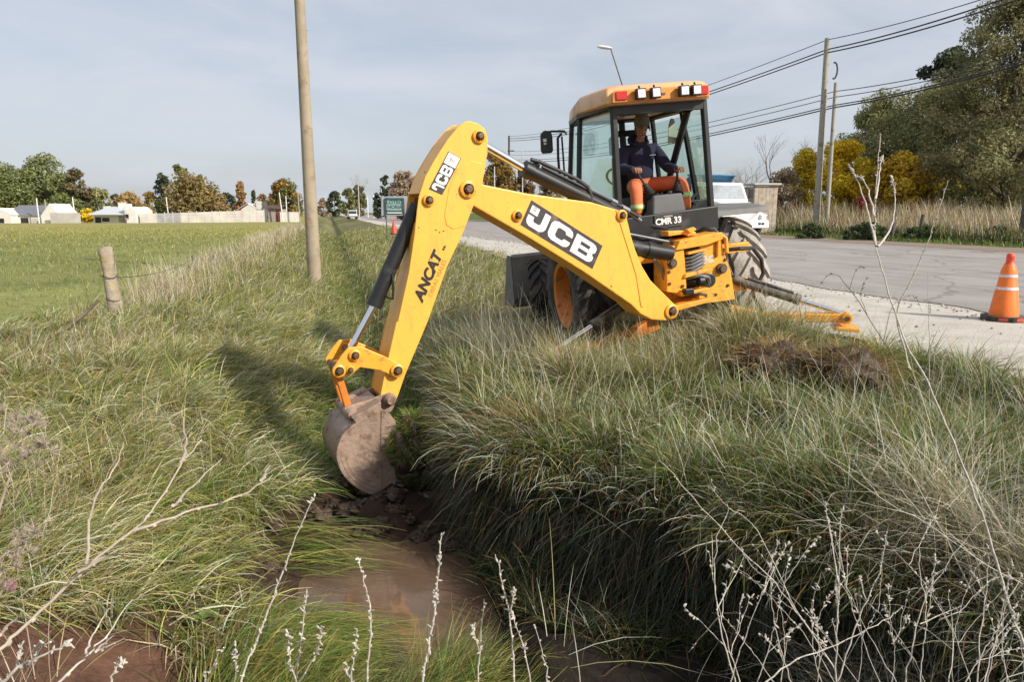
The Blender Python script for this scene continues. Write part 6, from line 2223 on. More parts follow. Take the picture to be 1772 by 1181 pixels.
mb.prism([(0.6 * s_, 37.6 * s_), (26.9 * s_, 37.6 * s_), (26.9 * s_, 55.9 * s_), (0.6 * s_, 55.9 * s_)], sf, -0.04, 0.0)
bd = mb.build('board', mat('sign_board', (0.25, 0.34, 0.33), 0.6), so)
text_mesh('lettering', 'LOTEO', 0.29, M['sign_green'], bd, lambda x, y, w: (14 * s_ + x, -0.004 - w, 51.2 * s_ + y), bold=0.008)
text_mesh('lettering', 'NORIA', 0.26, M['sign_green'], bd, lambda x, y, w: (14 * s_ + x, -0.004 - w, 43.2 * s_ + y), bold=0.008)
mb = MB()
mb.prism([(1 * s_, 33 * s_), (26 * s_, 33 * s_), (26 * s_, 34.9 * s_), (1 * s_, 34.9 * s_)], sf, -0.03, 0.03)
mb.build('lower_strip', M['white'], so)

M['cone'] = mat('cone_orange', (0.86, 0.19, 0.025), 0.45, var=0.08, scale=8, dirt=(0.45, 0.16, 0.07), dirt_amt=0.2)
M['cone_top'] = mat('cone_red_tip', (0.70, 0.075, 0.03), 0.45, var=0.1)
M['reflect'] = mat('reflective_band', (0.66, 0.62, 0.66), 0.3, var=0.25, scale=50)


def cone(label, base, h, detail=True, m=None):
    o = thing('traffic_cone', label, 'traffic cone', base, 0.2)
    k = h / 0.72
    mb = MB()
    prof = [(0.145, 0.045), (0.140, 0.075), (0.105, 0.34), (0.098, 0.36), (0.074, 0.54), (0.070, 0.555), (0.050, 0.61)]
    mb.lathe([(r_ * k, z_ * k) for r_, z_ in prof], 36)
    b_ = mb.build('body', m or M['cone'], o, smooth=50)
    mb = MB()
    mb.lathe([(r_ * k, z_ * k) for r_, z_ in [(0.050, 0.61), (0.040, 0.625), (0.036, 0.665), (0.040, 0.67), (0.038, 0.71), (0.026, 0.725), (0.0, 0.728)]], 28)
    mb.build('tip', M['cone_top'], o, smooth=50)
    mb = MB()
    sq = [(0.215, -1), (0.215, 1)]
    pts8 = [(0.23 * k * math.cos(R(22.5 + 45 * i)), 0.23 * k * math.sin(R(22.5 + 45 * i))) for i in range(8)]
    mb.prism(pts8, lambda a, b, w: (a, b, w), 0.0, 0.05 * k)
    bs_ = mb.build('base', M['rubber'], o, bevel=0.006)
    if detail:
        for z0, z1, r0, r1 in ((0.335, 0.365, 0.1075, 0.1), (0.47, 0.50, 0.086, 0.081)):
            mb = MB()
            mb.lathe([((r0 + 0.0015) * k, z0 * k), ((r1 + 0.0035) * k, z1 * k)], 36)
            mb.build('reflective_band', M['reflect'], o, smooth=50)
        for i in (4, 5, 6):
            p_, q_ = np.array(pts8[i]), np.array(pts8[(i + 1) % 8])
            mb = MB()
            A_, B_ = p_ + (q_ - p_) * 0.25, p_ + (q_ - p_) * 0.72
            n_ = (p_ + q_) / np.linalg.norm(p_ + q_) * 0.002
            mb.add([(*(A_ + n_), 0.012 * k), (*(B_ + n_), 0.012 * k), (*(B_ + n_), 0.042 * k), (*(A_ + n_), 0.042 * k)], [(0, 1, 2, 3)])
            mb.build('red_mark', M['cone_top'], bs_)
    return o


cn = at(1737, 541, 8.55)
cone('orange traffic cone with two silver bands standing on the gravel at right', (cn[0], cn[1], 0.014), 0.80)
c2 = ahead(682, 43, 0.02)
cone('tiny red traffic cone far down the road below the green sign', (c2[0], c2[1], 0.02), 0.85, False, M['cone_top'])

M['post_wood'] = mat('weathered_post', (0.33, 0.28, 0.21), 0.9, var=0.3, scale=9, dirt=(0.42, 0.28, 0.08), dirt_amt=0.25, dirt_scale=6, bump=0.6, bump_scale=30)
fp = base_at(203, 11.2)
fo = thing('fence_post', 'thick weathered fence post with orange lichen, nearest in the field fence', 'fence post', fp)
mb = MB()
tpz = at(181, 431, 11.2)
d_ = tpz - np.array(fp)
n_ = 14
V, Fc = [], []
ringp = [(1 + 0.10 * math.sin(2 * q + 1) + 0.07 * math.sin(3 * q)) for q in np.linspace(0, 6.283, n_, endpoint=False)]
for k, t in enumerate((-0.1, 0.0, 0.25, 0.5, 0.72, 0.9, 1.0, 1.02)):
    rr = 0.100 - 0.010 * t + 0.01 * math.sin(7 * t)
    if t > 1:
        rr *= 0.8
    for i in range(n_):
        q = 2 * math.pi * i / n_
        V.append(d_ * t + np.array([rr * ringp[i] * math.cos(q), rr * ringp[i] * math.sin(q), 0.02 * math.sin(q + 0.6) * (t > 0.9)]))
for k in range(7):
    for i in range(n_):
        Fc.append((k * n_ + i, k * n_ + (i + 1) % n_, (k + 1) * n_ + (i + 1) % n_, (k + 1) * n_ + i))
Fc.append(tuple(range(7 * n_, 8 * n_)))
mb.add(V, Fc)
mb.build('timber', M['post_wood'], fo, smooth=50)
for zf in (0.30, 0.62):
    mb = MB()
    c = d_ * zf
    mb.tube([c + np.array([0.108 * math.cos(q), 0.108 * math.sin(q), 0.02 * math.sin(2 * q)]) for q in np.linspace(0, 6.283, 13)], 0.006, 5)
    mb.build('wire_tie', M['wire'], fo)
pk = [(332, 442, 340, 464, 19.5), (372, 436, 380, 452, 23), (364, 434, 366, 446, 24.5), (392, 425, 398, 440, 27), (404, 421, 408, 434, 30), (424, 414, 429, 426, 35), (442, 407, 444, 417, 42), (462, 399, 463, 408, 55), (482, 389, 483, 397, 80)]
ord_ = ['second', 'third', 'fourth', 'fifth', 'sixth', 'seventh', 'eighth', 'ninth', 'tenth']
for i, (xt, yt, xb, yb, Y) in enumerate(pk):
    b_ = np.array(base_at(xb, Y))
    t_ = at(xt, yt, Y)
    o = thing('fence_post', 'thin dark leaning fence stake, %s from the lichen covered post' % ord_[i], 'fence post', b_, 0, 'thin stakes of the leaning field fence')
    mb = MB()
    e_ = t_ - b_
    mb.tube([-e_ * 0.2, e_ * 0.5, e_], [0.035, 0.032, 0.026], 6)
    mb.build('stake', M['dark_wood'], o)
tops = [np.array(fp) + d_ * 0.6] + [np.array(base_at(xb, Y)) + (at(xt, yt, Y) - np.array(base_at(xb, Y))) * 0.8 for xt, yt, xb, yb, Y in pk]
mb = MB()
for a_, b_ in zip(tops[:-1], tops[1:]):
    mb.tube([a_ + (b_ - a_) * t - np.array([0, 0, 0.12 * 4 * t * (1 - t)]) for t in np.linspace(0, 1, 7)], 0.006, 4)
tag(mb.build('fence_wire', M['wire']), 'sagging wire strung along the leaning field fence', 'wire')

# ------------------------------------------------------------------ truck, pickup, hut
M['truck_white'] = mat('truck_white', (0.78, 0.78, 0.77), 0.3, var=0.03, coat=0.3)
M['truck_blue'] = mat('truck_blue', (0.020, 0.13, 0.26), 0.45, var=0.12)
M['dark_glass'] = mat('dark_glass', (0.03, 0.035, 0.04), 0.08, coat=0.5)
M['grille'] = mat('grille_grey', (0.22, 0.22, 0.22), 0.4)
tb = ahead(1286, 37.2, 0.025)
tk = thing('dump_truck', 'white lorry with a blue tipper body parked across the road', 'truck', tb, R(194.2) + R(2))
tk.scale = (1.18, 1.18, 1.18)
mb = MB()
# bonnet block, sloping; local y forward, bumper at y = 0.0
mb.prism([(-0.12, 0.62), (-0.10, 1.05), (-0.16, 1.42), (-1.25, 1.62), (-1.30, 0.60)], lambda a, b, w: (w, a, b), -0.86, 0.86)
mb.build('bonnet', M['truck_white'], tk, bevel=0.07)
mb = MB()
mb.prism([(-1.25, 0.65), (-1.25, 1.62), (-1.75, 2.42), (-2.9, 2.50), (-2.95, 0.65)], lambda a, b, w: (w, a, b), -1.02, 1.02)
mb.build('cab', M['truck_white'], tk, bevel=0.07)
mb = MB()
mb.prism([(-1.29, 1.69), (-1.66, 2.29), (-1.67, 2.29), (-1.32, 1.69)], lambda a, b, w: (w, a - 0.0, b), -0.86, 0.86)
mb.map(lambda p: p + np.array([0, 0.02, 0.02]))
mb.build('windscreen', mat('sky_lit_glass', (0.35, 0.38, 0.40), 0.05, coat=1.0), tk)
for s in (-1, 1):
    mb = MB()
    mb.prism([(-1.72, 1.55), (-1.85, 2.25), (-2.55, 2.30), (-2.55, 1.55)], lambda a, b, w: (w, a, b), s * 1.005, s * 1.03)
    mb.build('side_window', M['dark_glass'], tk, bevel=0.01)
    mb = MB()
    mb.tube([(s * 1.0, -1.5, 1.7), (s * 1.25, -1.45, 1.75), (s * 1.25, -1.45, 2.15), (s * 1.0, -1.6, 2.2)], 0.02, 6)
    mb.box((s * 1.25, -1.45, 1.95), (0.20, 0.08, 0.42))
    mb.build('mirror', M['black'], tk, bevel=0.01)
    mb = MB()
    mb.prism([(-0.02, 0.60), (0.0, 0.98), (-0.45, 1.10), (-1.1, 1.12), (-1.35, 0.98), (-1.38, 0.62), (-1.20, 0.62), (-1.15, 0.85), (-0.95, 1.0), (-0.55, 1.0), (-0.35, 0.85), (-0.30, 0.60)], lambda a, b, w: (w, a, b), s * 0.84, s * 1.18)
    mb.build('wheel_arch', M['truck_white'], tk, bevel=0.03)
    mb = MB()
    mb.box((s * 0.98, 0.0, 0.88), (0.24, 0.06, 0.16))
    hl2 = mb.build('headlight', M['white_lens'], tk, bevel=0.01)
    mb = MB()
    mb.box((s * 1.13, -0.02, 0.88), (0.06, 0.07, 0.15))
    mb.build('indicator', mat('amber', (0.6, 0.22, 0.02), 0.3), hl2, bevel=0.005)
    for yy in (-0.75, -5.6):
        mb = MB()
        mb.lathe([(0.30, -0.15), (0.48, -0.16), (0.53, -0.10), (0.53, 0.10), (0.48, 0.16), (0.30, 0.15)], 32, fn=lambda x, y, h: (s * 0.98 + h, yy + x, 0.53 + y), closed=True)
        w_ = mb.build('wheel', M['rubber'], tk, smooth=40)
        mb = MB()
        mb.lathe([(0.0, 0.06), (0.12, 0.06), (0.14, 0.0), (0.26, -0.02), (0.30, 0.13), (0.31, 0.13), (0.31, -0.1), (0.0, -0.1)], 24, fn=lambda x, y, h: (s * (0.98 + h), yy + x, 0.53 + y))
        mb.build('rim', M['galv'], w_, smooth=40)
mb = MB()
mb.box((0, 0.06, 0.58), (2.36, 0.22, 0.34), top=(2.30, 0.16))
bm_ = mb.build('bumper', M['truck_white'], tk, bevel=0.03)
for dx_ in (-0.85, -0.68, 0.68, 0.85):
    mb = MB()
    mb.box((dx_, 0.165, 0.60), (0.12, 0.03, 0.09))
    mb.build('slot', M['black'], bm_, bevel=0.006)
mb = MB()
mb.box((0.0, 0.172, 0.53), (0.36, 0.015, 0.13))
mb.build('number_plate', M['grille'], tk)
mb = MB()
for k in range(4):
    zz = 1.10 + 0.085 * k
    for q in range(4):
        mb.box((-0.555 + 0.37 * q, -0.085 - 0.012 * k, zz), (0.34, 0.03, 0.05))
mb.build('grille', M['grille'], tk)
mb = MB()
mb.prism([(-3.15, 1.1), (-3.05, 2.35), (-2.70, 2.78), (-2.72, 2.83), (-3.15, 2.58), (-7.2, 2.50), (-7.4, 1.1)], lambda a, b, w: (w, a, b), -1.18, 1.18)
mb.build('tipper_body', M['truck_blue'], tk, bevel=0.02)
mb = MB()
mb.box((0, -2.74, 2.80), (2.5, 0.25, 0.08))
mb.box((0, -4.2, 0.85), (0.8, 6.2, 0.25))
mb.build('canopy_rail', M['truck_blue'], tk, bevel=0.02)

pb_ = ahead(610, 140, 0.02)
pu = thing('pickup_truck', 'small white pickup driving away far down the road', 'pickup', pb_, R(17))
mb = MB()
mb.prism([(-2.5, 0.45), (-2.5, 0.98), (2.3, 0.98), (2.45, 0.75), (2.45, 0.45)], lambda a, b, w: (w, a, b), -0.88, 0.88)
mb.build('body', M['truck_white'], pu, bevel=0.05)
mb = MB()
mb.prism([(-0.9, 0.99), (-0.6, 1.70), (0.6, 1.72), (1.2, 0.99)], lambda a, b, w: (w, a, b), -0.82, 0.82)
mb.build('cab', M['truck_white'], pu, bevel=0.05)
mb = MB()
mb.prism([(-0.89, 1.05), (-0.66, 1.60), (-0.69, 1.60), (-0.93, 1.05)], lambda a, b, w: (w, a - 0.01, b), -0.74, 0.74)
mb.build('rear_window', M['dark_glass'], pu)
mb = MB()
mb.box((0, -2.53, 0.55), (1.7, 0.10, 0.16))
mb.build('bumper', M['black'], pu)
for s in (-1, 1):
    mb = MB()
    mb.box((s * 0.80, -2.51, 0.85), (0.12, 0.04, 0.22))
    mb.build('tail_light', M['red_lens'], pu)
    for yy in (-1.5, 1.5):
        mb = MB()
        mb.lathe([(0.2, -0.12), (0.36, -0.12), (0.36, 0.12), (0.2, 0.12)], 18, fn=lambda x, y, h: (s * 0.76 + h, yy + x, 0.36 + y), closed=True)
        mb.build('wheel', M['rubber'], pu)

hb5 = base_at(1322, 44)
s5 = 44 / F_PX
ht = thing('plank_hut', 'small flat roofed hut of pale planks behind the lorry', 'hut', hb5, 0.1)
hh = top_h(hb5, 317, 1322)
mb = MB()
for k in range(6):
    mb.box((-0.62 + 0.235 * k, 0, hh / 2 - 0.1), (0.225, 0.05 + 0.01 * (k % 2), hh - 0.2))
    mb.box((0.67, 0.10 + 0.235 * k, hh / 2 - 0.1), (0.05 + 0.01 * (k % 2), 0.225, hh - 0.2))
    mb.box((-0.74, 0.10 + 0.235 * k, hh / 2 - 0.1), (0.05 + 0.01 * (k % 2), 0.225, hh - 0.2))
mb.build('plank_wall', M['timber'], ht)
mb = MB()
mb.box((-0.02, 0.65, hh - 0.06), (1.7, 1.7, 0.12))
mb.build('roof', M['panel_wall'], ht, bevel=0.01)
# short broken posts in the dry grass
for px, Y, pt, lb in ((1542, 34.5, 357, 'short dark fence post in the dry grass below the gold bush'), (1590, 33, 371, 'short broken black post leaning in the low bushes')):
    b_ = base_at(px, Y)
    pole('fence_post', lb, b_, (b_[0] + 0.08, b_[1], at(px, pt, Y)[2]), 0.09, 0.08, M['dark_wood'], cat='fence post', n=8)
# ------------------------------------------------------------------ driver
M['skin'] = mat('skin', (0.46, 0.22, 0.145), 0.55, var=0.08, scale=20)
M['hoodie'] = mat('navy_sweatshirt', (0.030, 0.028, 0.065), 0.9, var=0.25, scale=7, bump=0.5, bump_scale=18)
M['trousers'] = mat('orange_trousers', (0.78, 0.19, 0.075), 0.8, var=0.12, scale=7, bump=0.4, bump_scale=16)
M['cap'] = mat('grey_cap', (0.22, 0.225, 0.21), 0.85, var=0.15, scale=12)
M['lime'] = mat('lime_band', (0.45, 0.72, 0.12), 0.5)
M['silver'] = mat('silver_band', (0.72, 0.72, 0.70), 0.35)
M['hair'] = mat('dark_hair', (0.012, 0.010, 0.009), 0.6)

SEAT0 = np.array([-0.04, 0.02, 1.76])


def skin_mesh(name, V, E, rad, m, parent=None, sub=2):
    """limbs grown round a skeleton: V joints, E bones, rad radii"""
    me = bpy.data.meshes.new(name)
    bm = bmesh.new()
    ly = bm.verts.layers.skin.verify()
    vs_ = []
    for i, (p, r) in enumerate(zip(V, rad)):
        v = bm.verts.new(np.asarray(p, float) - SEAT0)
        r = (r, r) if np.isscalar(r) else r
        v[ly].radius = r
        v[ly].use_root = (i == 0)
        vs_.append(v)
    for a_, b_ in E:
        bm.edges.new((vs_[a_], vs_[b_]))
    bm.to_mesh(me)
    bm.free()
    me.materials.append(m)
    o = bpy.data.objects.new(name, me)
    COL.objects.link(o)
    k = o.modifiers.new('skin', 'SKIN')
    k.use_smooth_shade = True
    k.branch_smoothing = 0.5
    if sub:
        s = o.modifiers.new('subdivision', 'SUBSURF')
        s.levels = sub
        s.render_levels = sub
    if parent is not None:
        o.parent = parent
    return o


class Skel:
    def __init__(self):
        self.V, self.E, self.r = [], [], []

    def add(self, p, r, parent=None):
        self.V.append(p)
        self.r.append(r)
        i = len(self.V) - 1
        if parent is not None:
            self.E.append((parent, i))
        return i


HL, HR = np.array([-0.292, -0.455, 2.015]), np.array([0.195, -0.435, 1.985])   # hands on the levers (his right, his left)
sk = Skel()
pel = sk.add((-0.05, 0.04, 1.87), (0.11, 0.08))
sp = sk.add((-0.05, 0.06, 2.04), (0.10, 0.075), pel)
ch = sk.add((-0.06, 0.03, 2.21), (0.09, 0.065), sp)
nk = sk.add((-0.06, -0.01, 2.36), 0.050, ch)
ch2 = sk.add((-0.062, -0.115, 2.405), (0.026, 0.024), nk)
jw = sk.add((-0.045, -0.060, 2.445), (0.062, 0.070), nk)
hd_ = sk.add((-0.040, -0.055, 2.52), (0.074, 0.092), jw)
tp = sk.add((-0.035, -0.04, 2.585), (0.068, 0.080), hd_)
nose = sk.add((-0.078, -0.160, 2.462), 0.013, jw)
for s, hand, elb in ((-1, HL, np.array([-0.335, -0.14, 2.05])), (1, HR, np.array([0.22, -0.10, 2.03]))):
    shd = sk.add((-0.06 + s * 0.17, 0.03, 2.245), 0.045, ch)
    el = sk.add(elb, 0.036, shd)
    wr = sk.add(hand + np.array([0, 0.09, 0.02]), 0.028, el)
    pm = sk.add(hand + np.array([0, 0.035, 0.025]), (0.032, 0.022), wr)
    for q, (dx, ln) in enumerate(((-0.027, 0.85), (-0.009, 1.0), (0.009, 0.95), (0.027, 0.8))):
        k1 = sk.add(hand + np.array([dx * 1.1, -0.020, 0.034]), 0.0095, pm)
        k2 = sk.add(hand + np.array([dx * 1.15, -0.050 * ln, 0.012]), 0.0085, k1)
        sk.add(hand + np.array([dx * 1.05, -0.040 * ln, -0.022 * ln]), 0.0075, k2)
    t1 = sk.add(hand + np.array([-s * 0.038, 0.005, 0.012]), 0.011, pm)
    sk.add(hand + np.array([-s * 0.032, -0.030, -0.008]), 0.009, t1)
for s, kx in ((-1, -0.325), (1, 0.195)):
    hp1 = sk.add((-0.05 + s * 0.10, 0.0, 1.855), 0.085, pel)
    kn = sk.add((kx, -0.47, 1.86), 0.055, hp1)
    an = sk.add((kx + s * 0.01, -0.50, 1.56), 0.040, kn)
    sk.add((kx + s * 0.015, -0.60, 1.525), 0.035, an)
person = skin_mesh('person', sk.V, sk.E, sk.r, M['skin'])
person.location = to_world(SEAT0)
person.rotation_euler = hoe.rotation_euler
person.scale = (1.05, 1.05, 1.05)
tag(person, 'man in a navy sweatshirt, orange trousers and grey cap working the levers in the cab', 'person')
# sweatshirt
sk = Skel()
a0 = sk.add((-0.05, 0.05, 1.865), (0.185, 0.15))
a1 = sk.add((-0.05, 0.05, 2.06), (0.165, 0.125), a0)
a2 = sk.add((-0.06, 0.03, 2.22), (0.165, 0.125), a1)
a25 = sk.add((-0.06, 0.012, 2.30), (0.125, 0.105), a2)
a3 = sk.add((-0.06, -0.005, 2.365), (0.078, 0.075), a25)
for s, hand, elb in ((-1, HL, np.array([-0.335, -0.14, 2.05])), (1, HR, np.array([0.22, -0.10, 2.03]))):
    b1 = sk.add((-0.06 + s * 0.185, 0.03, 2.265), 0.088, a2)
    b2 = sk.add(elb, 0.064, b1)
    b3 = sk.add((elb + hand) / 2 + np.array([0, 0.02, 0.015]), 0.054, b2)
    sk.add(hand + np.array([0, 0.075, 0.02]), 0.040, b3)
hood = skin_mesh('sweatshirt', sk.V, sk.E, sk.r, M['hoodie'], person)
mb = MB()
mb.lathe([(0.085, -0.02), (0.118, 0.01), (0.122, 0.05), (0.10, 0.085), (0.088, 0.075), (0.10, 0.045), (0.092, 0.01), (0.07, -0.01)], 24, fn=lambda x, y, h: np.array((-0.055 + x, 0.035 + y * 0.9 , 2.325 + h * (1.0 if y > 0 else 0.45) + 0.25 * y)) - SEAT0, closed=True)
mb.build('hood', M['hoodie'], hood, smooth=60)
mb = MB()
mb.box(np.array((0.035, -0.128, 2.185)) - SEAT0, (0.07, 0.006, 0.012))
mb.build('chest_print', M['white'], hood)
# trousers
sk = Skel()
p0_ = sk.add((-0.05, 0.05, 1.855), (0.13, 0.10))
for s, kx in ((-1, -0.325), (1, 0.195)):
    h1 = sk.add((-0.05 + s * 0.11, -0.04, 1.86), 0.098, p0_)
    h2 = sk.add((-0.05 + s * 0.11 + (kx + 0.05 - s * 0.11) * 0.55, -0.27, 1.865), 0.090, h1)
    k1 = sk.add((kx, -0.475, 1.862), 0.078, h2)
    k2 = sk.add((kx + s * 0.005, -0.50, 1.72), 0.070, k1)
    sk.add((kx + s * 0.01, -0.505, 1.56), 0.066, k2)
tr = skin_mesh('trousers', sk.V, sk.E, sk.r, M['trousers'], person)
for s, kx, zb in ((-1, -0.325, 1.655), (1, 0.195, 1.735)):
    mb = MB()
    ln = lambda x, y, h: np.array((kx + s * 0.006 + x, -0.502 + y, zb + h)) - SEAT0
    mb.lathe([(0.070, -0.026), (0.073, -0.02), (0.073, 0.02), (0.070, 0.026)], 20, fn=ln)
    bd_ = mb.build('leg_band', M['lime'], tr, smooth=50)
    mb = MB()
    mb.lathe([(0.0735, -0.008), (0.0745, -0.006), (0.0745, 0.006), (0.0735, 0.008)], 20, fn=ln)
    mb.build('silver_strip', M['silver'], bd_, smooth=50)
for s, kx in ((-1, -0.325), (1, 0.195)):
    mb = MB()
    mb.prism([(-0.46, 1.50), (-0.46, 1.60), (-0.52, 1.60), (-0.58, 1.56), (-0.66, 1.54), (-0.68, 1.50)], lambda a, b, w: np.array((kx + s * 0.012 + w, a, b)) - SEAT0, -0.045, 0.045)
    mb.build('boot', M['black'], person, bevel=0.015)
# cap, turned down and to his right
capM = Matrix.Rotation(R(-22), 3, 'Z') @ Matrix.Rotation(R(7), 3, 'X')
cf = lambda x, y, z: np.array((-0.038, -0.052, 2.535)) + np.array(capM) @ np.array((x, y, z)) - SEAT0
mb = MB()
mb.lathe([(0.089, -0.035), (0.092, 0.0), (0.088, 0.045), (0.070, 0.085), (0.040, 0.105), (0.0, 0.112)], 24, fn=lambda x, y, h: cf(x * 0.93, y * 1.12, h))
cp2 = mb.build('cap', M['cap'], person, smooth=60)
mb = MB()
arc = [(0.082 * math.sin(q), -0.075 - 0.062 * math.cos(q) * 1.0) for q in np.linspace(-1.5, 1.5, 13)]
inner = [(0.080 * math.sin(q), -0.045 - 0.045 * math.cos(q)) for q in np.linspace(1.5, -1.5, 13)]
mb.prism(arc + inner, lambda a, b, w: cf(a, b, -0.022 + w - 0.10 * (-b - 0.10) - 2.2 * a * a), 0, 0.006)
mb.build('cap_peak', M['cap'], cp2, smooth=50)
mb = MB()
mb.lathe([(0.078, -0.07), (0.088, -0.03), (0.086, -0.02)], 20, fn=lambda x, y, h: cf(x * 0.95, abs(y) * 1.08 + 0.005, h))
mb.build('hair', M['hair'], person, smooth=60)
for s in (-1, 1):
    mb = MB()
    mb.lathe([(0.0, -0.006), (0.018, -0.004), (0.024, 0.004), (0.012, 0.008), (0.0, 0.006)], 12, fn=lambda x, y, h: cf(s * (0.078 + h), 0.0 + x * 0.7, -0.065 + y * 1.2))
    mb.build('ear', M['skin'], person, smooth=60)
    mb = MB()
    mb.lathe([(0.0, 0.0), (0.011, 0.002), (0.0, 0.007)], 10, fn=lambda x, y, h: cf(s * 0.032 + x, -0.084 - h, -0.070 + y * 0.5))
    mb.build('eye', M['hair'], person, smooth=60)
mb = MB()
mb.tube([cf(-0.022, -0.075, -0.125), cf(0, -0.082, -0.127), cf(0.022, -0.075, -0.125)], 0.005, 6)
mb.build('mouth', mat('lips', (0.25, 0.09, 0.07), 0.5), person, smooth=60)
# ------------------------------------------------------------------ turned turf, sods and weeds in front
def lump(name, base, dims, seed, m, parent=None, rough=0.35):
    """irregular clod of earth"""
    bm = bmesh.new()
    bmesh.ops.create_icosphere(bm, subdivisions=4, radius=1.0)
    for v in bm.verts:
        c = v.co
        k = 1 + rough * (float(vnoise(c.x * 1.3 + 5 + c.z, c.y * 1.3 + c.z * 0.7, 0.45, seed)) - 0.5) * 1.6 + rough * (float(vnoise(c.x * 3 + c.z * 2, c.y * 3 - c.z, 0.4, seed + 1)) - 0.5) * 0.8
        v.co = Vector((c.x * k * dims[0] / 2, c.y * k * dims[1] / 2, c.z * k * dims[2] / 2))
    me = bpy.data.meshes.new(name)
    bm.to_mesh(me)
    bm.free()
    me.polygons.foreach_set('use_smooth', [True] * len(me.polygons))
    me.materials.append(m)
    o = bpy.data.objects.new(name, me)
    o.location = base
    COL.objects.link(o)
    if parent is not None:
        o.parent = parent
    return o


def sod(label, centre, dims, seed, cols, w, n, length, up=0.5, m='mud'):
    o = thing('turf_sod', label, 'turf sod', centre)
    lump('earth', (0, 0, 0), dims, seed, M[m], o)
    # blades over the upper part of the clod
    q = rng.uniform(0, 6.283, n)
    t = np.sqrt(rng.random(n))
    x, y = t * np.cos(q), t * np.sin(q)
    z = np.sqrt(np.clip(1 - t ** 2, 0.02, 1)) - up * t
    Pw = np.stack([x * dims[0] / 2 * 1.02, y * dims[1] / 2 * 1.02, z * dims[2] / 2 * 0.95], -1)
    az = np.arctan2(y, x) + rng.normal(0, 0.5, n)
    c = pick(cols, w, n)
    uu, vv_ = xy2uv(Pw[:, 0], Pw[:, 1])
    blades('grass_tuft', uu, vv_, rng.uniform(*length, n), R(10) + t * R(60), R(20) + rng.random(n) * R(80), az, rng.uniform(0.003, 0.006, n), c, clamp=None, parent=o, z0=Pw[:, 2])
    return o


bw = to_world(arm(2.79, -0.60, 0.26))
sod('clod of bright green turf bulging from the mouth of the digging bucket', bw, (0.38, 0.46, 0.48), 3, ['lush', 'green', 'yellow', 'olive'], [1.3, 1.2, 0.7, 0.4], 2600, (0.06, 0.17))
cl1 = at(1345, 628, 5.9)
sod('torn brown clod of turf lying on the right bank below the stabiliser', cl1 + np.array([0, 0, -0.02]), (0.75, 0.50, 0.34), 8, ['rust', 'brown', 'yellow', 'straw', 'pale'], [1.3, 1.2, 0.6, 0.5, 0.4], 1000, (0.08, 0.26))
cl2 = at(1468, 642, 5.5)
sod('overturned clod with rusty hanging roots beside the gravel edge', cl2 + np.array([0, 0, 0.0]), (0.62, 0.50, 0.34), 12, ['rust', 'brown', 'olive', 'green'], [1.2, 1.2, 0.7, 0.4], 900, (0.10, 0.28))
cl3 = at(920, 735, 4.95)
sod('flattened rust coloured tussock on the crest of the right bank', cl3 + np.array([0, 0, -0.1]), (0.55, 0.40, 0.22), 15, ['rust', 'straw', 'brown', 'pale'], [1.4, 0.8, 0.8, 0.6], 1800, (0.15, 0.35))
cl4 = at(1525, 600, 5.75)
sod('upright green tuft of grass at the edge of the gravel', cl4 + np.array([0, 0, -0.22]), (0.22, 0.22, 0.25), 16, ['green', 'yellow', 'olive', 'lush'], [1.2, 0.8, 0.8, 0.5], 700, (0.22, 0.42), up=0.2)

# loose clods of mud round the bucket
for i in range(26):
    uu, vv_ = rng.normal(0.1, 0.38), rng.normal(5.3, 0.34)
    x, y = uv2xy(uu, vv_)
    z = float(H(uu, vv_))
    s_ = rng.uniform(0.04, 0.13)
    o = lump('mud_clod', (x, y, max(z, WATER_Z) + s_ * 0.10), (s_ * 1.5, s_ * 1.2, s_ * 0.8), 30 + i, M['mud'], rough=0.8)
    tag(o, 'dark wet clod of mud dug up below the bucket', 'mud clod', 'mud clods below the bucket')


for i in range(16):
    uu, vv_ = rng.normal(3.75, 0.42), rng.normal(5.12, 0.16)
    x, y = uv2xy(uu, vv_)
    s_ = rng.uniform(0.08, 0.22)
    o = lump('earth_lump', (x, y, float(H(uu, vv_)) + 0.05 + s_ * 0.2), (s_ * 1.4, s_ * 1.1, s_ * 0.9), 70 + i, M['mud'], rough=0.8)
    tag(o, 'broken brown lump of dug earth thrown among the grass of the right bank', 'earth lump', 'lumps of dug earth on the right bank')
for i, (s_, z_, w_, d_) in enumerate(((3.00, -1.0, 0.1, 0.12), (3.03, -0.98, -0.12, 0.15), (3.02, -0.99, 0.24, 0.09), (3.34, -0.86, 0.2, 0.10), (3.26, -0.93, -0.05, 0.12), (3.22, -0.94, 0.25, 0.08))):
    p_ = arm(s_, z_, w_)
    o = lump('caked_mud', p_, (d_ * 1.3, d_, d_ * 0.6), 90 + i, M['mud'], bucket, rough=0.8)
# ---- dry weeds
M['weed'] = mat('bleached_weed', (0.47, 0.425, 0.36), 0.8, var=0.3, scale=60)
M['weed_warm'] = mat('straw_weed', (0.44, 0.37, 0.29), 0.75, var=0.2, scale=50)
M['fluff'] = leaf_mat('thistle_fluff', 0.45, 0.8, 0.1)


def ell(mb, c, d, r, L_, n=6):
    """small bud along direction d"""
    d = np.asarray(d, float)
    d /= np.linalg.norm(d) + 1e-9
    c = np.asarray(c, float)
    mb.tube([c, c + d * L_ * 0.3, c + d * L_ * 0.7, c + d * L_], [r * 0.4, r, r * 0.8, r * 0.12], n)


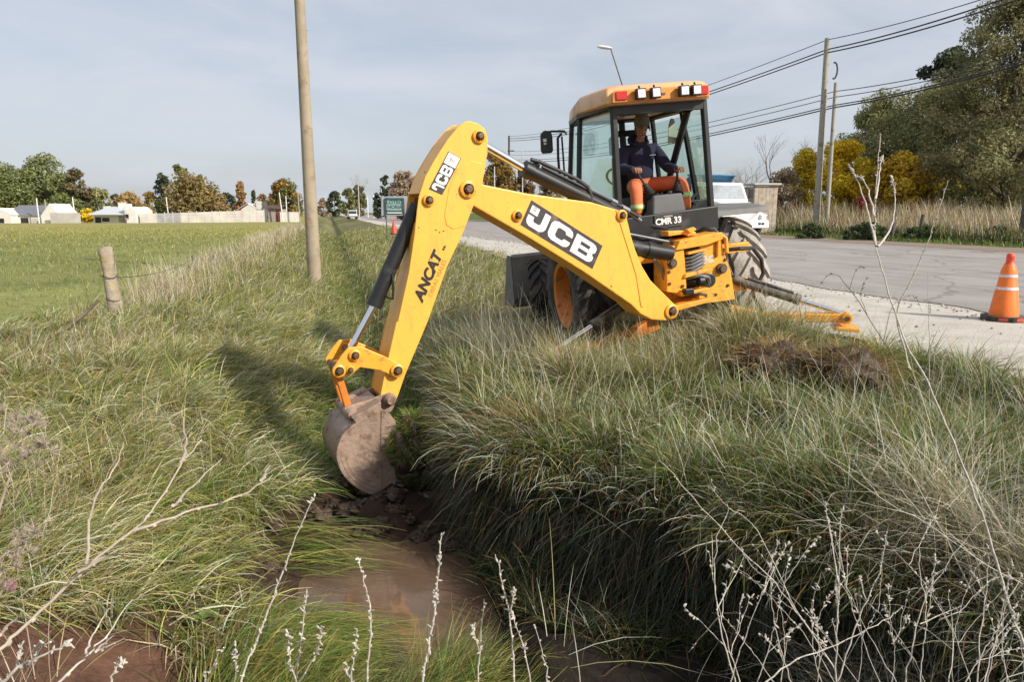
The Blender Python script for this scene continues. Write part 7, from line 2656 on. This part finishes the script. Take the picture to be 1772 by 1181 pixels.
def smooth_path(P, k=5):
    P = [np.array(p, float) for p in P]
    out = []
    for i in range(len(P) - 1):
        p0, p1, p2, p3 = P[max(i - 1, 0)], P[i], P[i + 1], P[min(i + 2, len(P) - 1)]
        for t in np.linspace(0, 1, k, endpoint=False):
            out.append(0.5 * ((2 * p1) + (-p0 + p2) * t + (2 * p0 - 5 * p1 + 4 * p2 - p3) * t * t + (-p0 + 3 * p1 - 3 * p2 + p3) * t ** 3))
    out.append(P[-1])
    return out


def weed(label, stems, Y0, r0, buds=0, bud_from=0.3, seed=0, dY=0.0, m='weed', knots=True, name='dry_weed', root=None, group=None, bud_r=1.0):
    """stems: lists of photo pixels, first one the main stem; spread a little in depth"""
    rnd = np.random.default_rng(100 + seed)
    first = at(*stems[0][0], Y0)
    o = thing(name, label, 'weed', (0, 0, 0), 0, group)
    for i, st in enumerate(stems):
        n = len(st)
        Ys = Y0 + dY * np.linspace(0, 1, n) + (0 if i == 0 else rnd.uniform(-0.12, 0.12)) * np.linspace(0.2, 1, n)
        P = [at(x, y, Yq) for (x, y), Yq in zip(st, Ys)]
        if i == 0 and root is not None:
            P = [np.array(root)] + P
        path = smooth_path(P)
        path = [p + rnd.normal(0, 0.0015, 3) for p in path]
        L_ = len(path)
        rr = r0 * (1.0 if i == 0 else 0.72)
        rad = [rr * (1 - 0.72 * k / (L_ - 1)) for k in range(L_)]
        mb = MB()
        mb.tube(path, rad, 7)
        if knots:
            for k in range(2, L_ - 1, 4):
                ell(mb, path[k] - np.array([0, 0, rad[k]]), path[k + 1] - path[k], rad[k] * 1.5, rad[k] * 4)
        so = mb.build('stem', M[m], o, smooth=60)
        if buds:
            bm_ = MB()
            cand = [k for k in range(L_ - 1) if k / (L_ - 1) > bud_from]
            for _ in range(buds):
                k = cand[int(rnd.integers(0, len(cand)))]
                t = rnd.random()
                c = path[k] * (1 - t) + path[k + 1] * t
                ax = path[k + 1] - path[k]
                ax /= np.linalg.norm(ax)
                d = ax * 0.8 + rnd.normal(0, 0.7, 3)
                bq = bud_r * min(1.0, Y0 / 1.7) * 0.85
                ell(bm_, c, d, 0.0032 * bq * rnd.uniform(0.7, 1.4), 0.013 * bq * rnd.uniform(0.6, 1.5), 5)
            bo = bm_.build('seed_buds', M[m], o, smooth=60)
            bo['kind'] = 'stuff'
    return o


below = lambda x, Y, z: tuple(ahead(x, Y, z))
weed('budded dry stem leaning right, tallest of the front row left of the water', [[(415, 1200), (445, 1110), (480, 1015), (512, 930), (545, 858)]], 1.9, 0.0042, 46, 0.15, 1, 0.15, root=below(405, 1.9, -0.6))
weed('stout upright dry stem thick with buds standing before the brown water', [[(728, 1210), (748, 1085), (758, 1010), (764, 928)]], 1.75, 0.0045, 60, 0.2, 2, 0.05, root=below(722, 1.75, -0.6), bud_r=1.15)
weed('budded dry stem with a crook at the top left of the stout one', [[(634, 1210), (641, 1100), (640, 1050), (628, 1000), (619, 966)]], 1.8, 0.0036, 36, 0.2, 3, 0.05, root=below(634, 1.8, -0.6))
weed('short budded dry stem just right of the stout one', [[(826, 1210), (831, 1110), (838, 1038)], [(830, 1130), (818, 1085)]], 1.8, 0.0034, 22, 0.25, 4, root=below(826, 1.8, -0.6))
weed('forked budded dry stem crossing in front of the dark ditch', [[(892, 1210), (884, 1085), (872, 1020), (857, 960)], [(921, 1200), (905, 1120), (885, 1062)], [(884, 1060), (889, 1020)]], 1.75, 0.0036, 26, 0.25, 5, root=below(893, 1.75, -0.6))
weed('bushy little budded stem at the bottom edge below the leaning one', [[(512, 1210), (522, 1110), (530, 1026)], [(515, 1190), (500, 1140), (497, 1098)], [(517, 1180), (548, 1130), (556, 1085)]], 1.7, 0.0034, 26, 0.2, 6, root=below(512, 1.7, -0.6))
weed('twin budded stems at the bottom edge left of the crooked one', [[(606, 1210), (612, 1140), (617, 1092)], [(608, 1190), (598, 1150)]], 1.7, 0.0030, 18, 0.2, 7, root=below(606, 1.7, -0.6))
weed('thin bare dry stem right of the forked one', [[(948, 1200), (940, 1140), (925, 1082)]], 1.8, 0.0026, 10, 0.3, 8, root=below(950, 1.8, -0.6))
weed('tiny budded stem at the bottom edge by the left mud', [[(352, 1210), (366, 1160), (386, 1122)], [(404, 1200), (408, 1150), (407, 1118)]], 1.7, 0.003, 18, 0.2, 9, root=below(350, 1.7, -0.6))
weed('big pale forked twig reaching in from the left edge', [
    [(-60, 1170), (0, 1124), (54, 1075), (152, 980), (236, 914), (277, 866), (318, 798), (349, 760)],
    [(152, 975), (155, 905), (166, 862), (200, 806), (214, 768)], [(232, 918), (320, 889), (416, 858), (471, 824)], [(300, 878), (333, 842), (385, 793)], [(318, 798), (321, 760), (314, 712)], [(0, 1100), (30, 1070), (54, 1072)], [(455, 832), (462, 815), (466, 806)], [(140, 990), (190, 960), (218, 962)]],
    1.25, 0.0046, 0, seed=10, dY=0.35, m='weed_warm', name='dry_twig')
weed('pale branching twig at the bottom left corner over the mud', [[(85, 1200), (110, 1175), (152, 1134), (187, 1096), (228, 1037)], [(147, 1132), (165, 1095), (187, 1054)], [(165, 1130), (190, 1118), (215, 1104)], [(170, 1125), (198, 1100)]], 1.2, 0.0034, 0, seed=11, dY=0.2, m='weed', name='dry_twig')
weed('knotty pale twig lying along the very bottom left corner', [[(-20, 1200), (28, 1160), (57, 1143), (111, 1118), (128, 1122)], [(30, 1158), (36, 1120), (38, 1122)], [(57, 1143), (66, 1120), (84, 1114)], [(111, 1118), (118, 1110)]], 1.15, 0.0036, 12, 0.1, 12, m='weed', name='dry_twig')
weed('budded twig tip above the left mud', [[(185, 1210), (195, 1170), (208, 1135)], [(200, 1158), (216, 1144)]], 1.25, 0.0032, 16, 0.2, 13, m='weed', name='dry_twig')
# tall stems against the road
weed('tall grey weed stem rising over the road with a branching budded top', [
    [(1800, 1190), (1765, 1100), (1735, 1010), (1705, 910), (1660, 790), (1605, 660), (1570, 600), (1553, 552), (1530, 480), (1516, 425), (1514, 370), (1518, 300), (1523, 232)],
    [(1516, 425), (1500, 360), (1486, 318), (1470, 285)], [(1519, 428), (1543, 390), (1549, 345), (1542, 305)], [(1513, 375), (1503, 330), (1490, 305)], [(1515, 345), (1522, 300), (1527, 270)]],
    2.1, 0.0048, 34, 0.72, 20, 0.8, m='weed')
weed('slanting thin weed stem crossing the tall one left of the cone', [[(1552, 545), (1575, 490), (1600, 435), (1622, 370), (1640, 312)]], 2.9, 0.0040, 16, 0.3, 21, root=tuple(at(1575, 640, 2.85)))
weed('hair thin upright stem beside the gravel edge', [[(1608, 610), (1607, 540), (1606, 470)]], 3.2, 0.0022, 3, 0.5, 22, root=tuple(at(1608, 720, 3.2)))
weed('curled dark dry sprigs against the pale gravel', [[(1560, 640), (1470, 500), (1440, 475), (1420, 490)], [(1500, 545), (1490, 510), (1500, 480)], [(1530, 590), (1545, 530), (1580, 512), (1595, 540)], [(1470, 500), (1480, 470), (1492, 462)]], 3.6, 0.0022, 8, 0.4, 23, m='bark')
# the fan of dry stalks in the right foreground
fan = [
    ('upright stalk thick with seed at the centre of the right dry fan', [[(1448, 1230), (1449, 1100), (1452, 1000), (1455, 900), (1458, 880)], [(1450, 1010), (1438, 930), (1428, 868)], [(1452, 1080), (1446, 1010)]], 1.6, 0.0046, 80, 0.35, 0.9),
    ('seeded stalk leaning right out of the dry fan', [[(1452, 1180), (1475, 1100), (1500, 1040), (1522, 990), (1536, 915)], [(1500, 1040), (1490, 1010), (1488, 1000)]], 1.65, 0.0040, 50, 0.45, 0.9),
    ('long stalk of the dry fan sweeping up to the left', [[(1445, 1160), (1400, 1090), (1340, 1010), (1290, 960), (1215, 880), (1140, 800), (1135, 870)], [(1340, 1010), (1300, 980), (1285, 950)]], 1.7, 0.0042, 22, 0.3, 1.0),
    ('straight bare stalk under the left sweep of the dry fan', [[(1275, 1190), (1245, 1080), (1236, 1000), (1242, 930), (1262, 880)], [(1245, 1068), (1190, 1130)], [(1240, 1060), (1290, 960)]], 1.6, 0.0040, 6, 0.4, 1.0),
    ('stalk of the dry fan lying low towards the bottom edge', [[(1310, 1200), (1365, 1150), (1450, 1115), (1530, 1075), (1560, 1050)], [(1450, 1115), (1440, 1070)]], 1.5, 0.0040, 10, 0.4, 1.0),
    ('long thin stalk running from the dry fan to the torn clod', [[(1770, 1010), (1710, 980), (1600, 905), (1520, 860), (1440, 800), (1390, 750), (1310, 640)], [(1520, 860), (1470, 790)]], 2.3, 0.0040, 22, 0.3, 1.0),
    ('stalk arching over the near right bank below the clods', [[(1700, 1060), (1620, 900), (1560, 800), (1500, 740), (1430, 660), (1390, 590)], [(1500, 740), (1450, 720), (1390, 660)]], 2.6, 0.0042, 24, 0.3, 1.0),
    ('white forked stalk at the right end of the dry fan', [[(1560, 1210), (1580, 1120), (1600, 1040), (1650, 960), (1700, 900)], [(1600, 1040), (1590, 960), (1610, 900)], [(1590, 1080), (1660, 1050)]], 1.6, 0.0036, 10, 0.4, 1.0),
    ('bundle of upright stalks at the bottom right corner', [[(1690, 1220), (1694, 1120), (1705, 1040), (1712, 960)], [(1640, 1210), (1650, 1110), (1640, 1020)], [(1745, 1210), (1735, 1100), (1748, 990)], [(1700, 1200), (1720, 1120), (1760, 1060)]], 1.5, 0.0036, 16, 0.4, 1.0),
    ('pale pointed stalk sticking up behind the dry fan', [[(1600, 900), (1560, 850), (1530, 815), (1480, 790)], [(1640, 880), (1690, 820), (1693, 765)], [(1700, 860), (1712, 810), (1714, 768)]], 2.4, 0.0036, 8, 0.4, 1.0),
    ('stalk fanning left over the darkest part of the ditch', [[(1430, 1120), (1380, 1060), (1310, 920), (1250, 870), (1230, 830)], [(1380, 1060), (1330, 1030), (1300, 1040)]], 1.8, 0.0034, 14, 0.4, 1.0),
]
for i, (lb, st, Y, r_, nb, bf, br_) in enumerate(fan):
    weed(lb, st, Y, r_ * 0.52, int(nb * 0.7), bf, 40 + i, 0.15, bud_r=br_ * 0.6)
# procedural finer stalks behind the fan
for i in range(22):
    x0 = 1260 + 24 * i + rng.uniform(-15, 15)
    Y = rng.uniform(1.6, 2.4)
    ang = rng.uniform(-0.7, 0.6)
    L_ = rng.uniform(140, 330)
    st = []
    brn = []
    cv = rng.uniform(-0.35, 0.35)
    for k in range(5):
        t = k / 4
        st.append((x0 + L_ * t * math.sin(ang + cv * t), 1190 - L_ * t * math.cos(ang + cv * t)))
    for b_ in range(rng.integers(1, 4)):
        k = rng.integers(1, 4)
        a2_ = ang + rng.uniform(-0.9, 0.9)
        l2 = L_ * rng.uniform(0.25, 0.5)
        brn.append([st[k], (st[k][0] + l2 * 0.5 * math.sin(a2_), st[k][1] - l2 * 0.5 * math.cos(a2_)), (st[k][0] + l2 * math.sin(a2_ * 1.08), st[k][1] - l2 * math.cos(a2_ * 1.08))])
    weed('fine dry stalk in the tangled thicket of the right foreground', [st] + brn, Y, rng.uniform(0.0011, 0.0020), int(rng.integers(4, 16)), 0.4, 60 + i, 0.1, group='fine dry stalks of the right thicket')


def thistle(label, stem, puffs, Y, seed):
    o = thing('thistle', label, 'thistle', (0, 0, 0))
    mb = MB()
    P = smooth_path([at(x, y, Y) for x, y in stem])
    mb.tube(P, [0.004 * (1 - 0.5 * k / len(P)) for k in range(len(P))], 6)
    mb.build('stem', M['weed_warm'], o, smooth=60)
    for (x, y, r_, col) in puffs:
        c = at(x, y, Y)
        n = 420
        # ragged down: tufts of hairs that lean up and out from a few receptacles
        k_ = rng.integers(0, 7, n)
        off = rng.normal(0, 0.55, (7, 3))[k_] * r_ / F_PX * Y
        dirs = rng.normal(0, 1, (7, 3)) + np.array([0.3, 0, 0.7])
        d = dirs[k_] + rng.normal(0, 0.75, (n, 3))
        d /= np.linalg.norm(d, axis=1, keepdims=True)
        L_ = r_ / F_PX * Y * rng.uniform(0.25, 0.95, (n, 1))
        sd = np.cross(d, rng.normal(0, 1, (n, 3)))
        sd /= np.linalg.norm(sd, axis=1, keepdims=True)
        wv_ = 0.0008
        cc0 = c + off
        V = np.stack([cc0 - sd * wv_, cc0 + sd * wv_, cc0 + d * L_ + sd * wv_ * 0.5, cc0 + d * L_ - sd * wv_ * 0.5], 1).reshape(-1, 3)
        cc = np.repeat(np.array(col) * (0.75 + 0.5 * rng.random((n, 1))), 4, 0)
        fast_mesh('seed_head', V, np.arange(n * 4).reshape(-1, 4), M['fluff'], o, cc)
    return o


bei, pnk = (0.56, 0.48, 0.38), (0.58, 0.38, 0.38)
thistle('cluster of fluffy beige thistle heads at the left edge', [(-20, 1000), (-5, 900), (20, 820), (50, 770)], [(28, 752, 24, bei), (52, 745, 22, bei), (76, 768, 24, bei), (40, 786, 26, bei), (12, 800, 26, bei), (62, 734, 16, bei)], 1.7, 1)
thistle('small beige thistle head at the left edge above the pink one', [(-20, 985), (10, 960), (45, 938)], [(48, 936, 24, bei), (36, 944, 18, bei)], 1.5, 2)
thistle('faded pink thistle head at the left edge', [(-20, 1060), (0, 1030), (15, 1005)], [(10, 992, 24, (0.60, 0.50, 0.40)), (22, 1016, 14, pnk)], 1.45, 3)

# broad green leaves by the mud
M['broad'] = mat('broad_leaf', (0.115, 0.17, 0.04), 0.55, var=0.2, scale=20)
for i, (x, y, Y, s_, lb) in enumerate(((355, 1082, 3.35, 0.10, 'low green dock plant at the edge of the left mud'), (225, 1066, 3.2, 0.08, 'small yellow green plant above the left mud'), (290, 985, 3.7, 0.12, 'light green leafy plant in the left bank grass'), (20, 1068, 3.2, 0.12, 'green leafy plant in the lower left corner'))):
    c = at(x, y, Y)
    uu, vv_ = xy2uv(c[0], c[1])
    o = thing('leafy_weed', lb, 'weed', (c[0], c[1], max(c[2] - 0.04, float(H(uu, vv_)))))
    for k in range(9):
        q = 0.7 * k + rng.uniform(-0.3, 0.3)
        L_ = s_ * rng.uniform(0.6, 1.1)
        mb = MB()
        V = []
        for t in np.linspace(0, 1, 6):
            wd = 0.32 * L_ * math.sin(math.pi * min(0.97, t ** 0.8 + 0.03))
            zc = 0.06 + 0.5 * L_ * math.sin(1.9 * t)
            for s2 in (-1, 0, 1):
                V.append((math.cos(q) * L_ * t - math.sin(q) * wd * s2, math.sin(q) * L_ * t + math.cos(q) * wd * s2, zc + abs(s2) * wd * 0.35))
        Fc = []
        for r_ in range(5):
            for s2 in range(2):
                Fc.append((r_ * 3 + s2, r_ * 3 + s2 + 1, (r_ + 1) * 3 + s2 + 1, (r_ + 1) * 3 + s2))
        mb.add(V, Fc)
        mb.build('leaf', M['broad'], o, smooth=60)
# dark fallen branch by the fence post
bp_ = [at(170, 520, 9.6), at(150, 540, 9.5), at(125, 560, 9.3), at(100, 578, 9.1), at(82, 586, 9.0)]
o = thing('fallen_branch', 'dark fallen branch lying in the dry weeds beside the lichen covered post', 'branch', (0, 0, 0))
mb = MB()
mb.tube(smooth_path(bp_), np.linspace(0.018, 0.03, 21), 8)
mb.build('limb', M['bark'], o, smooth=60)
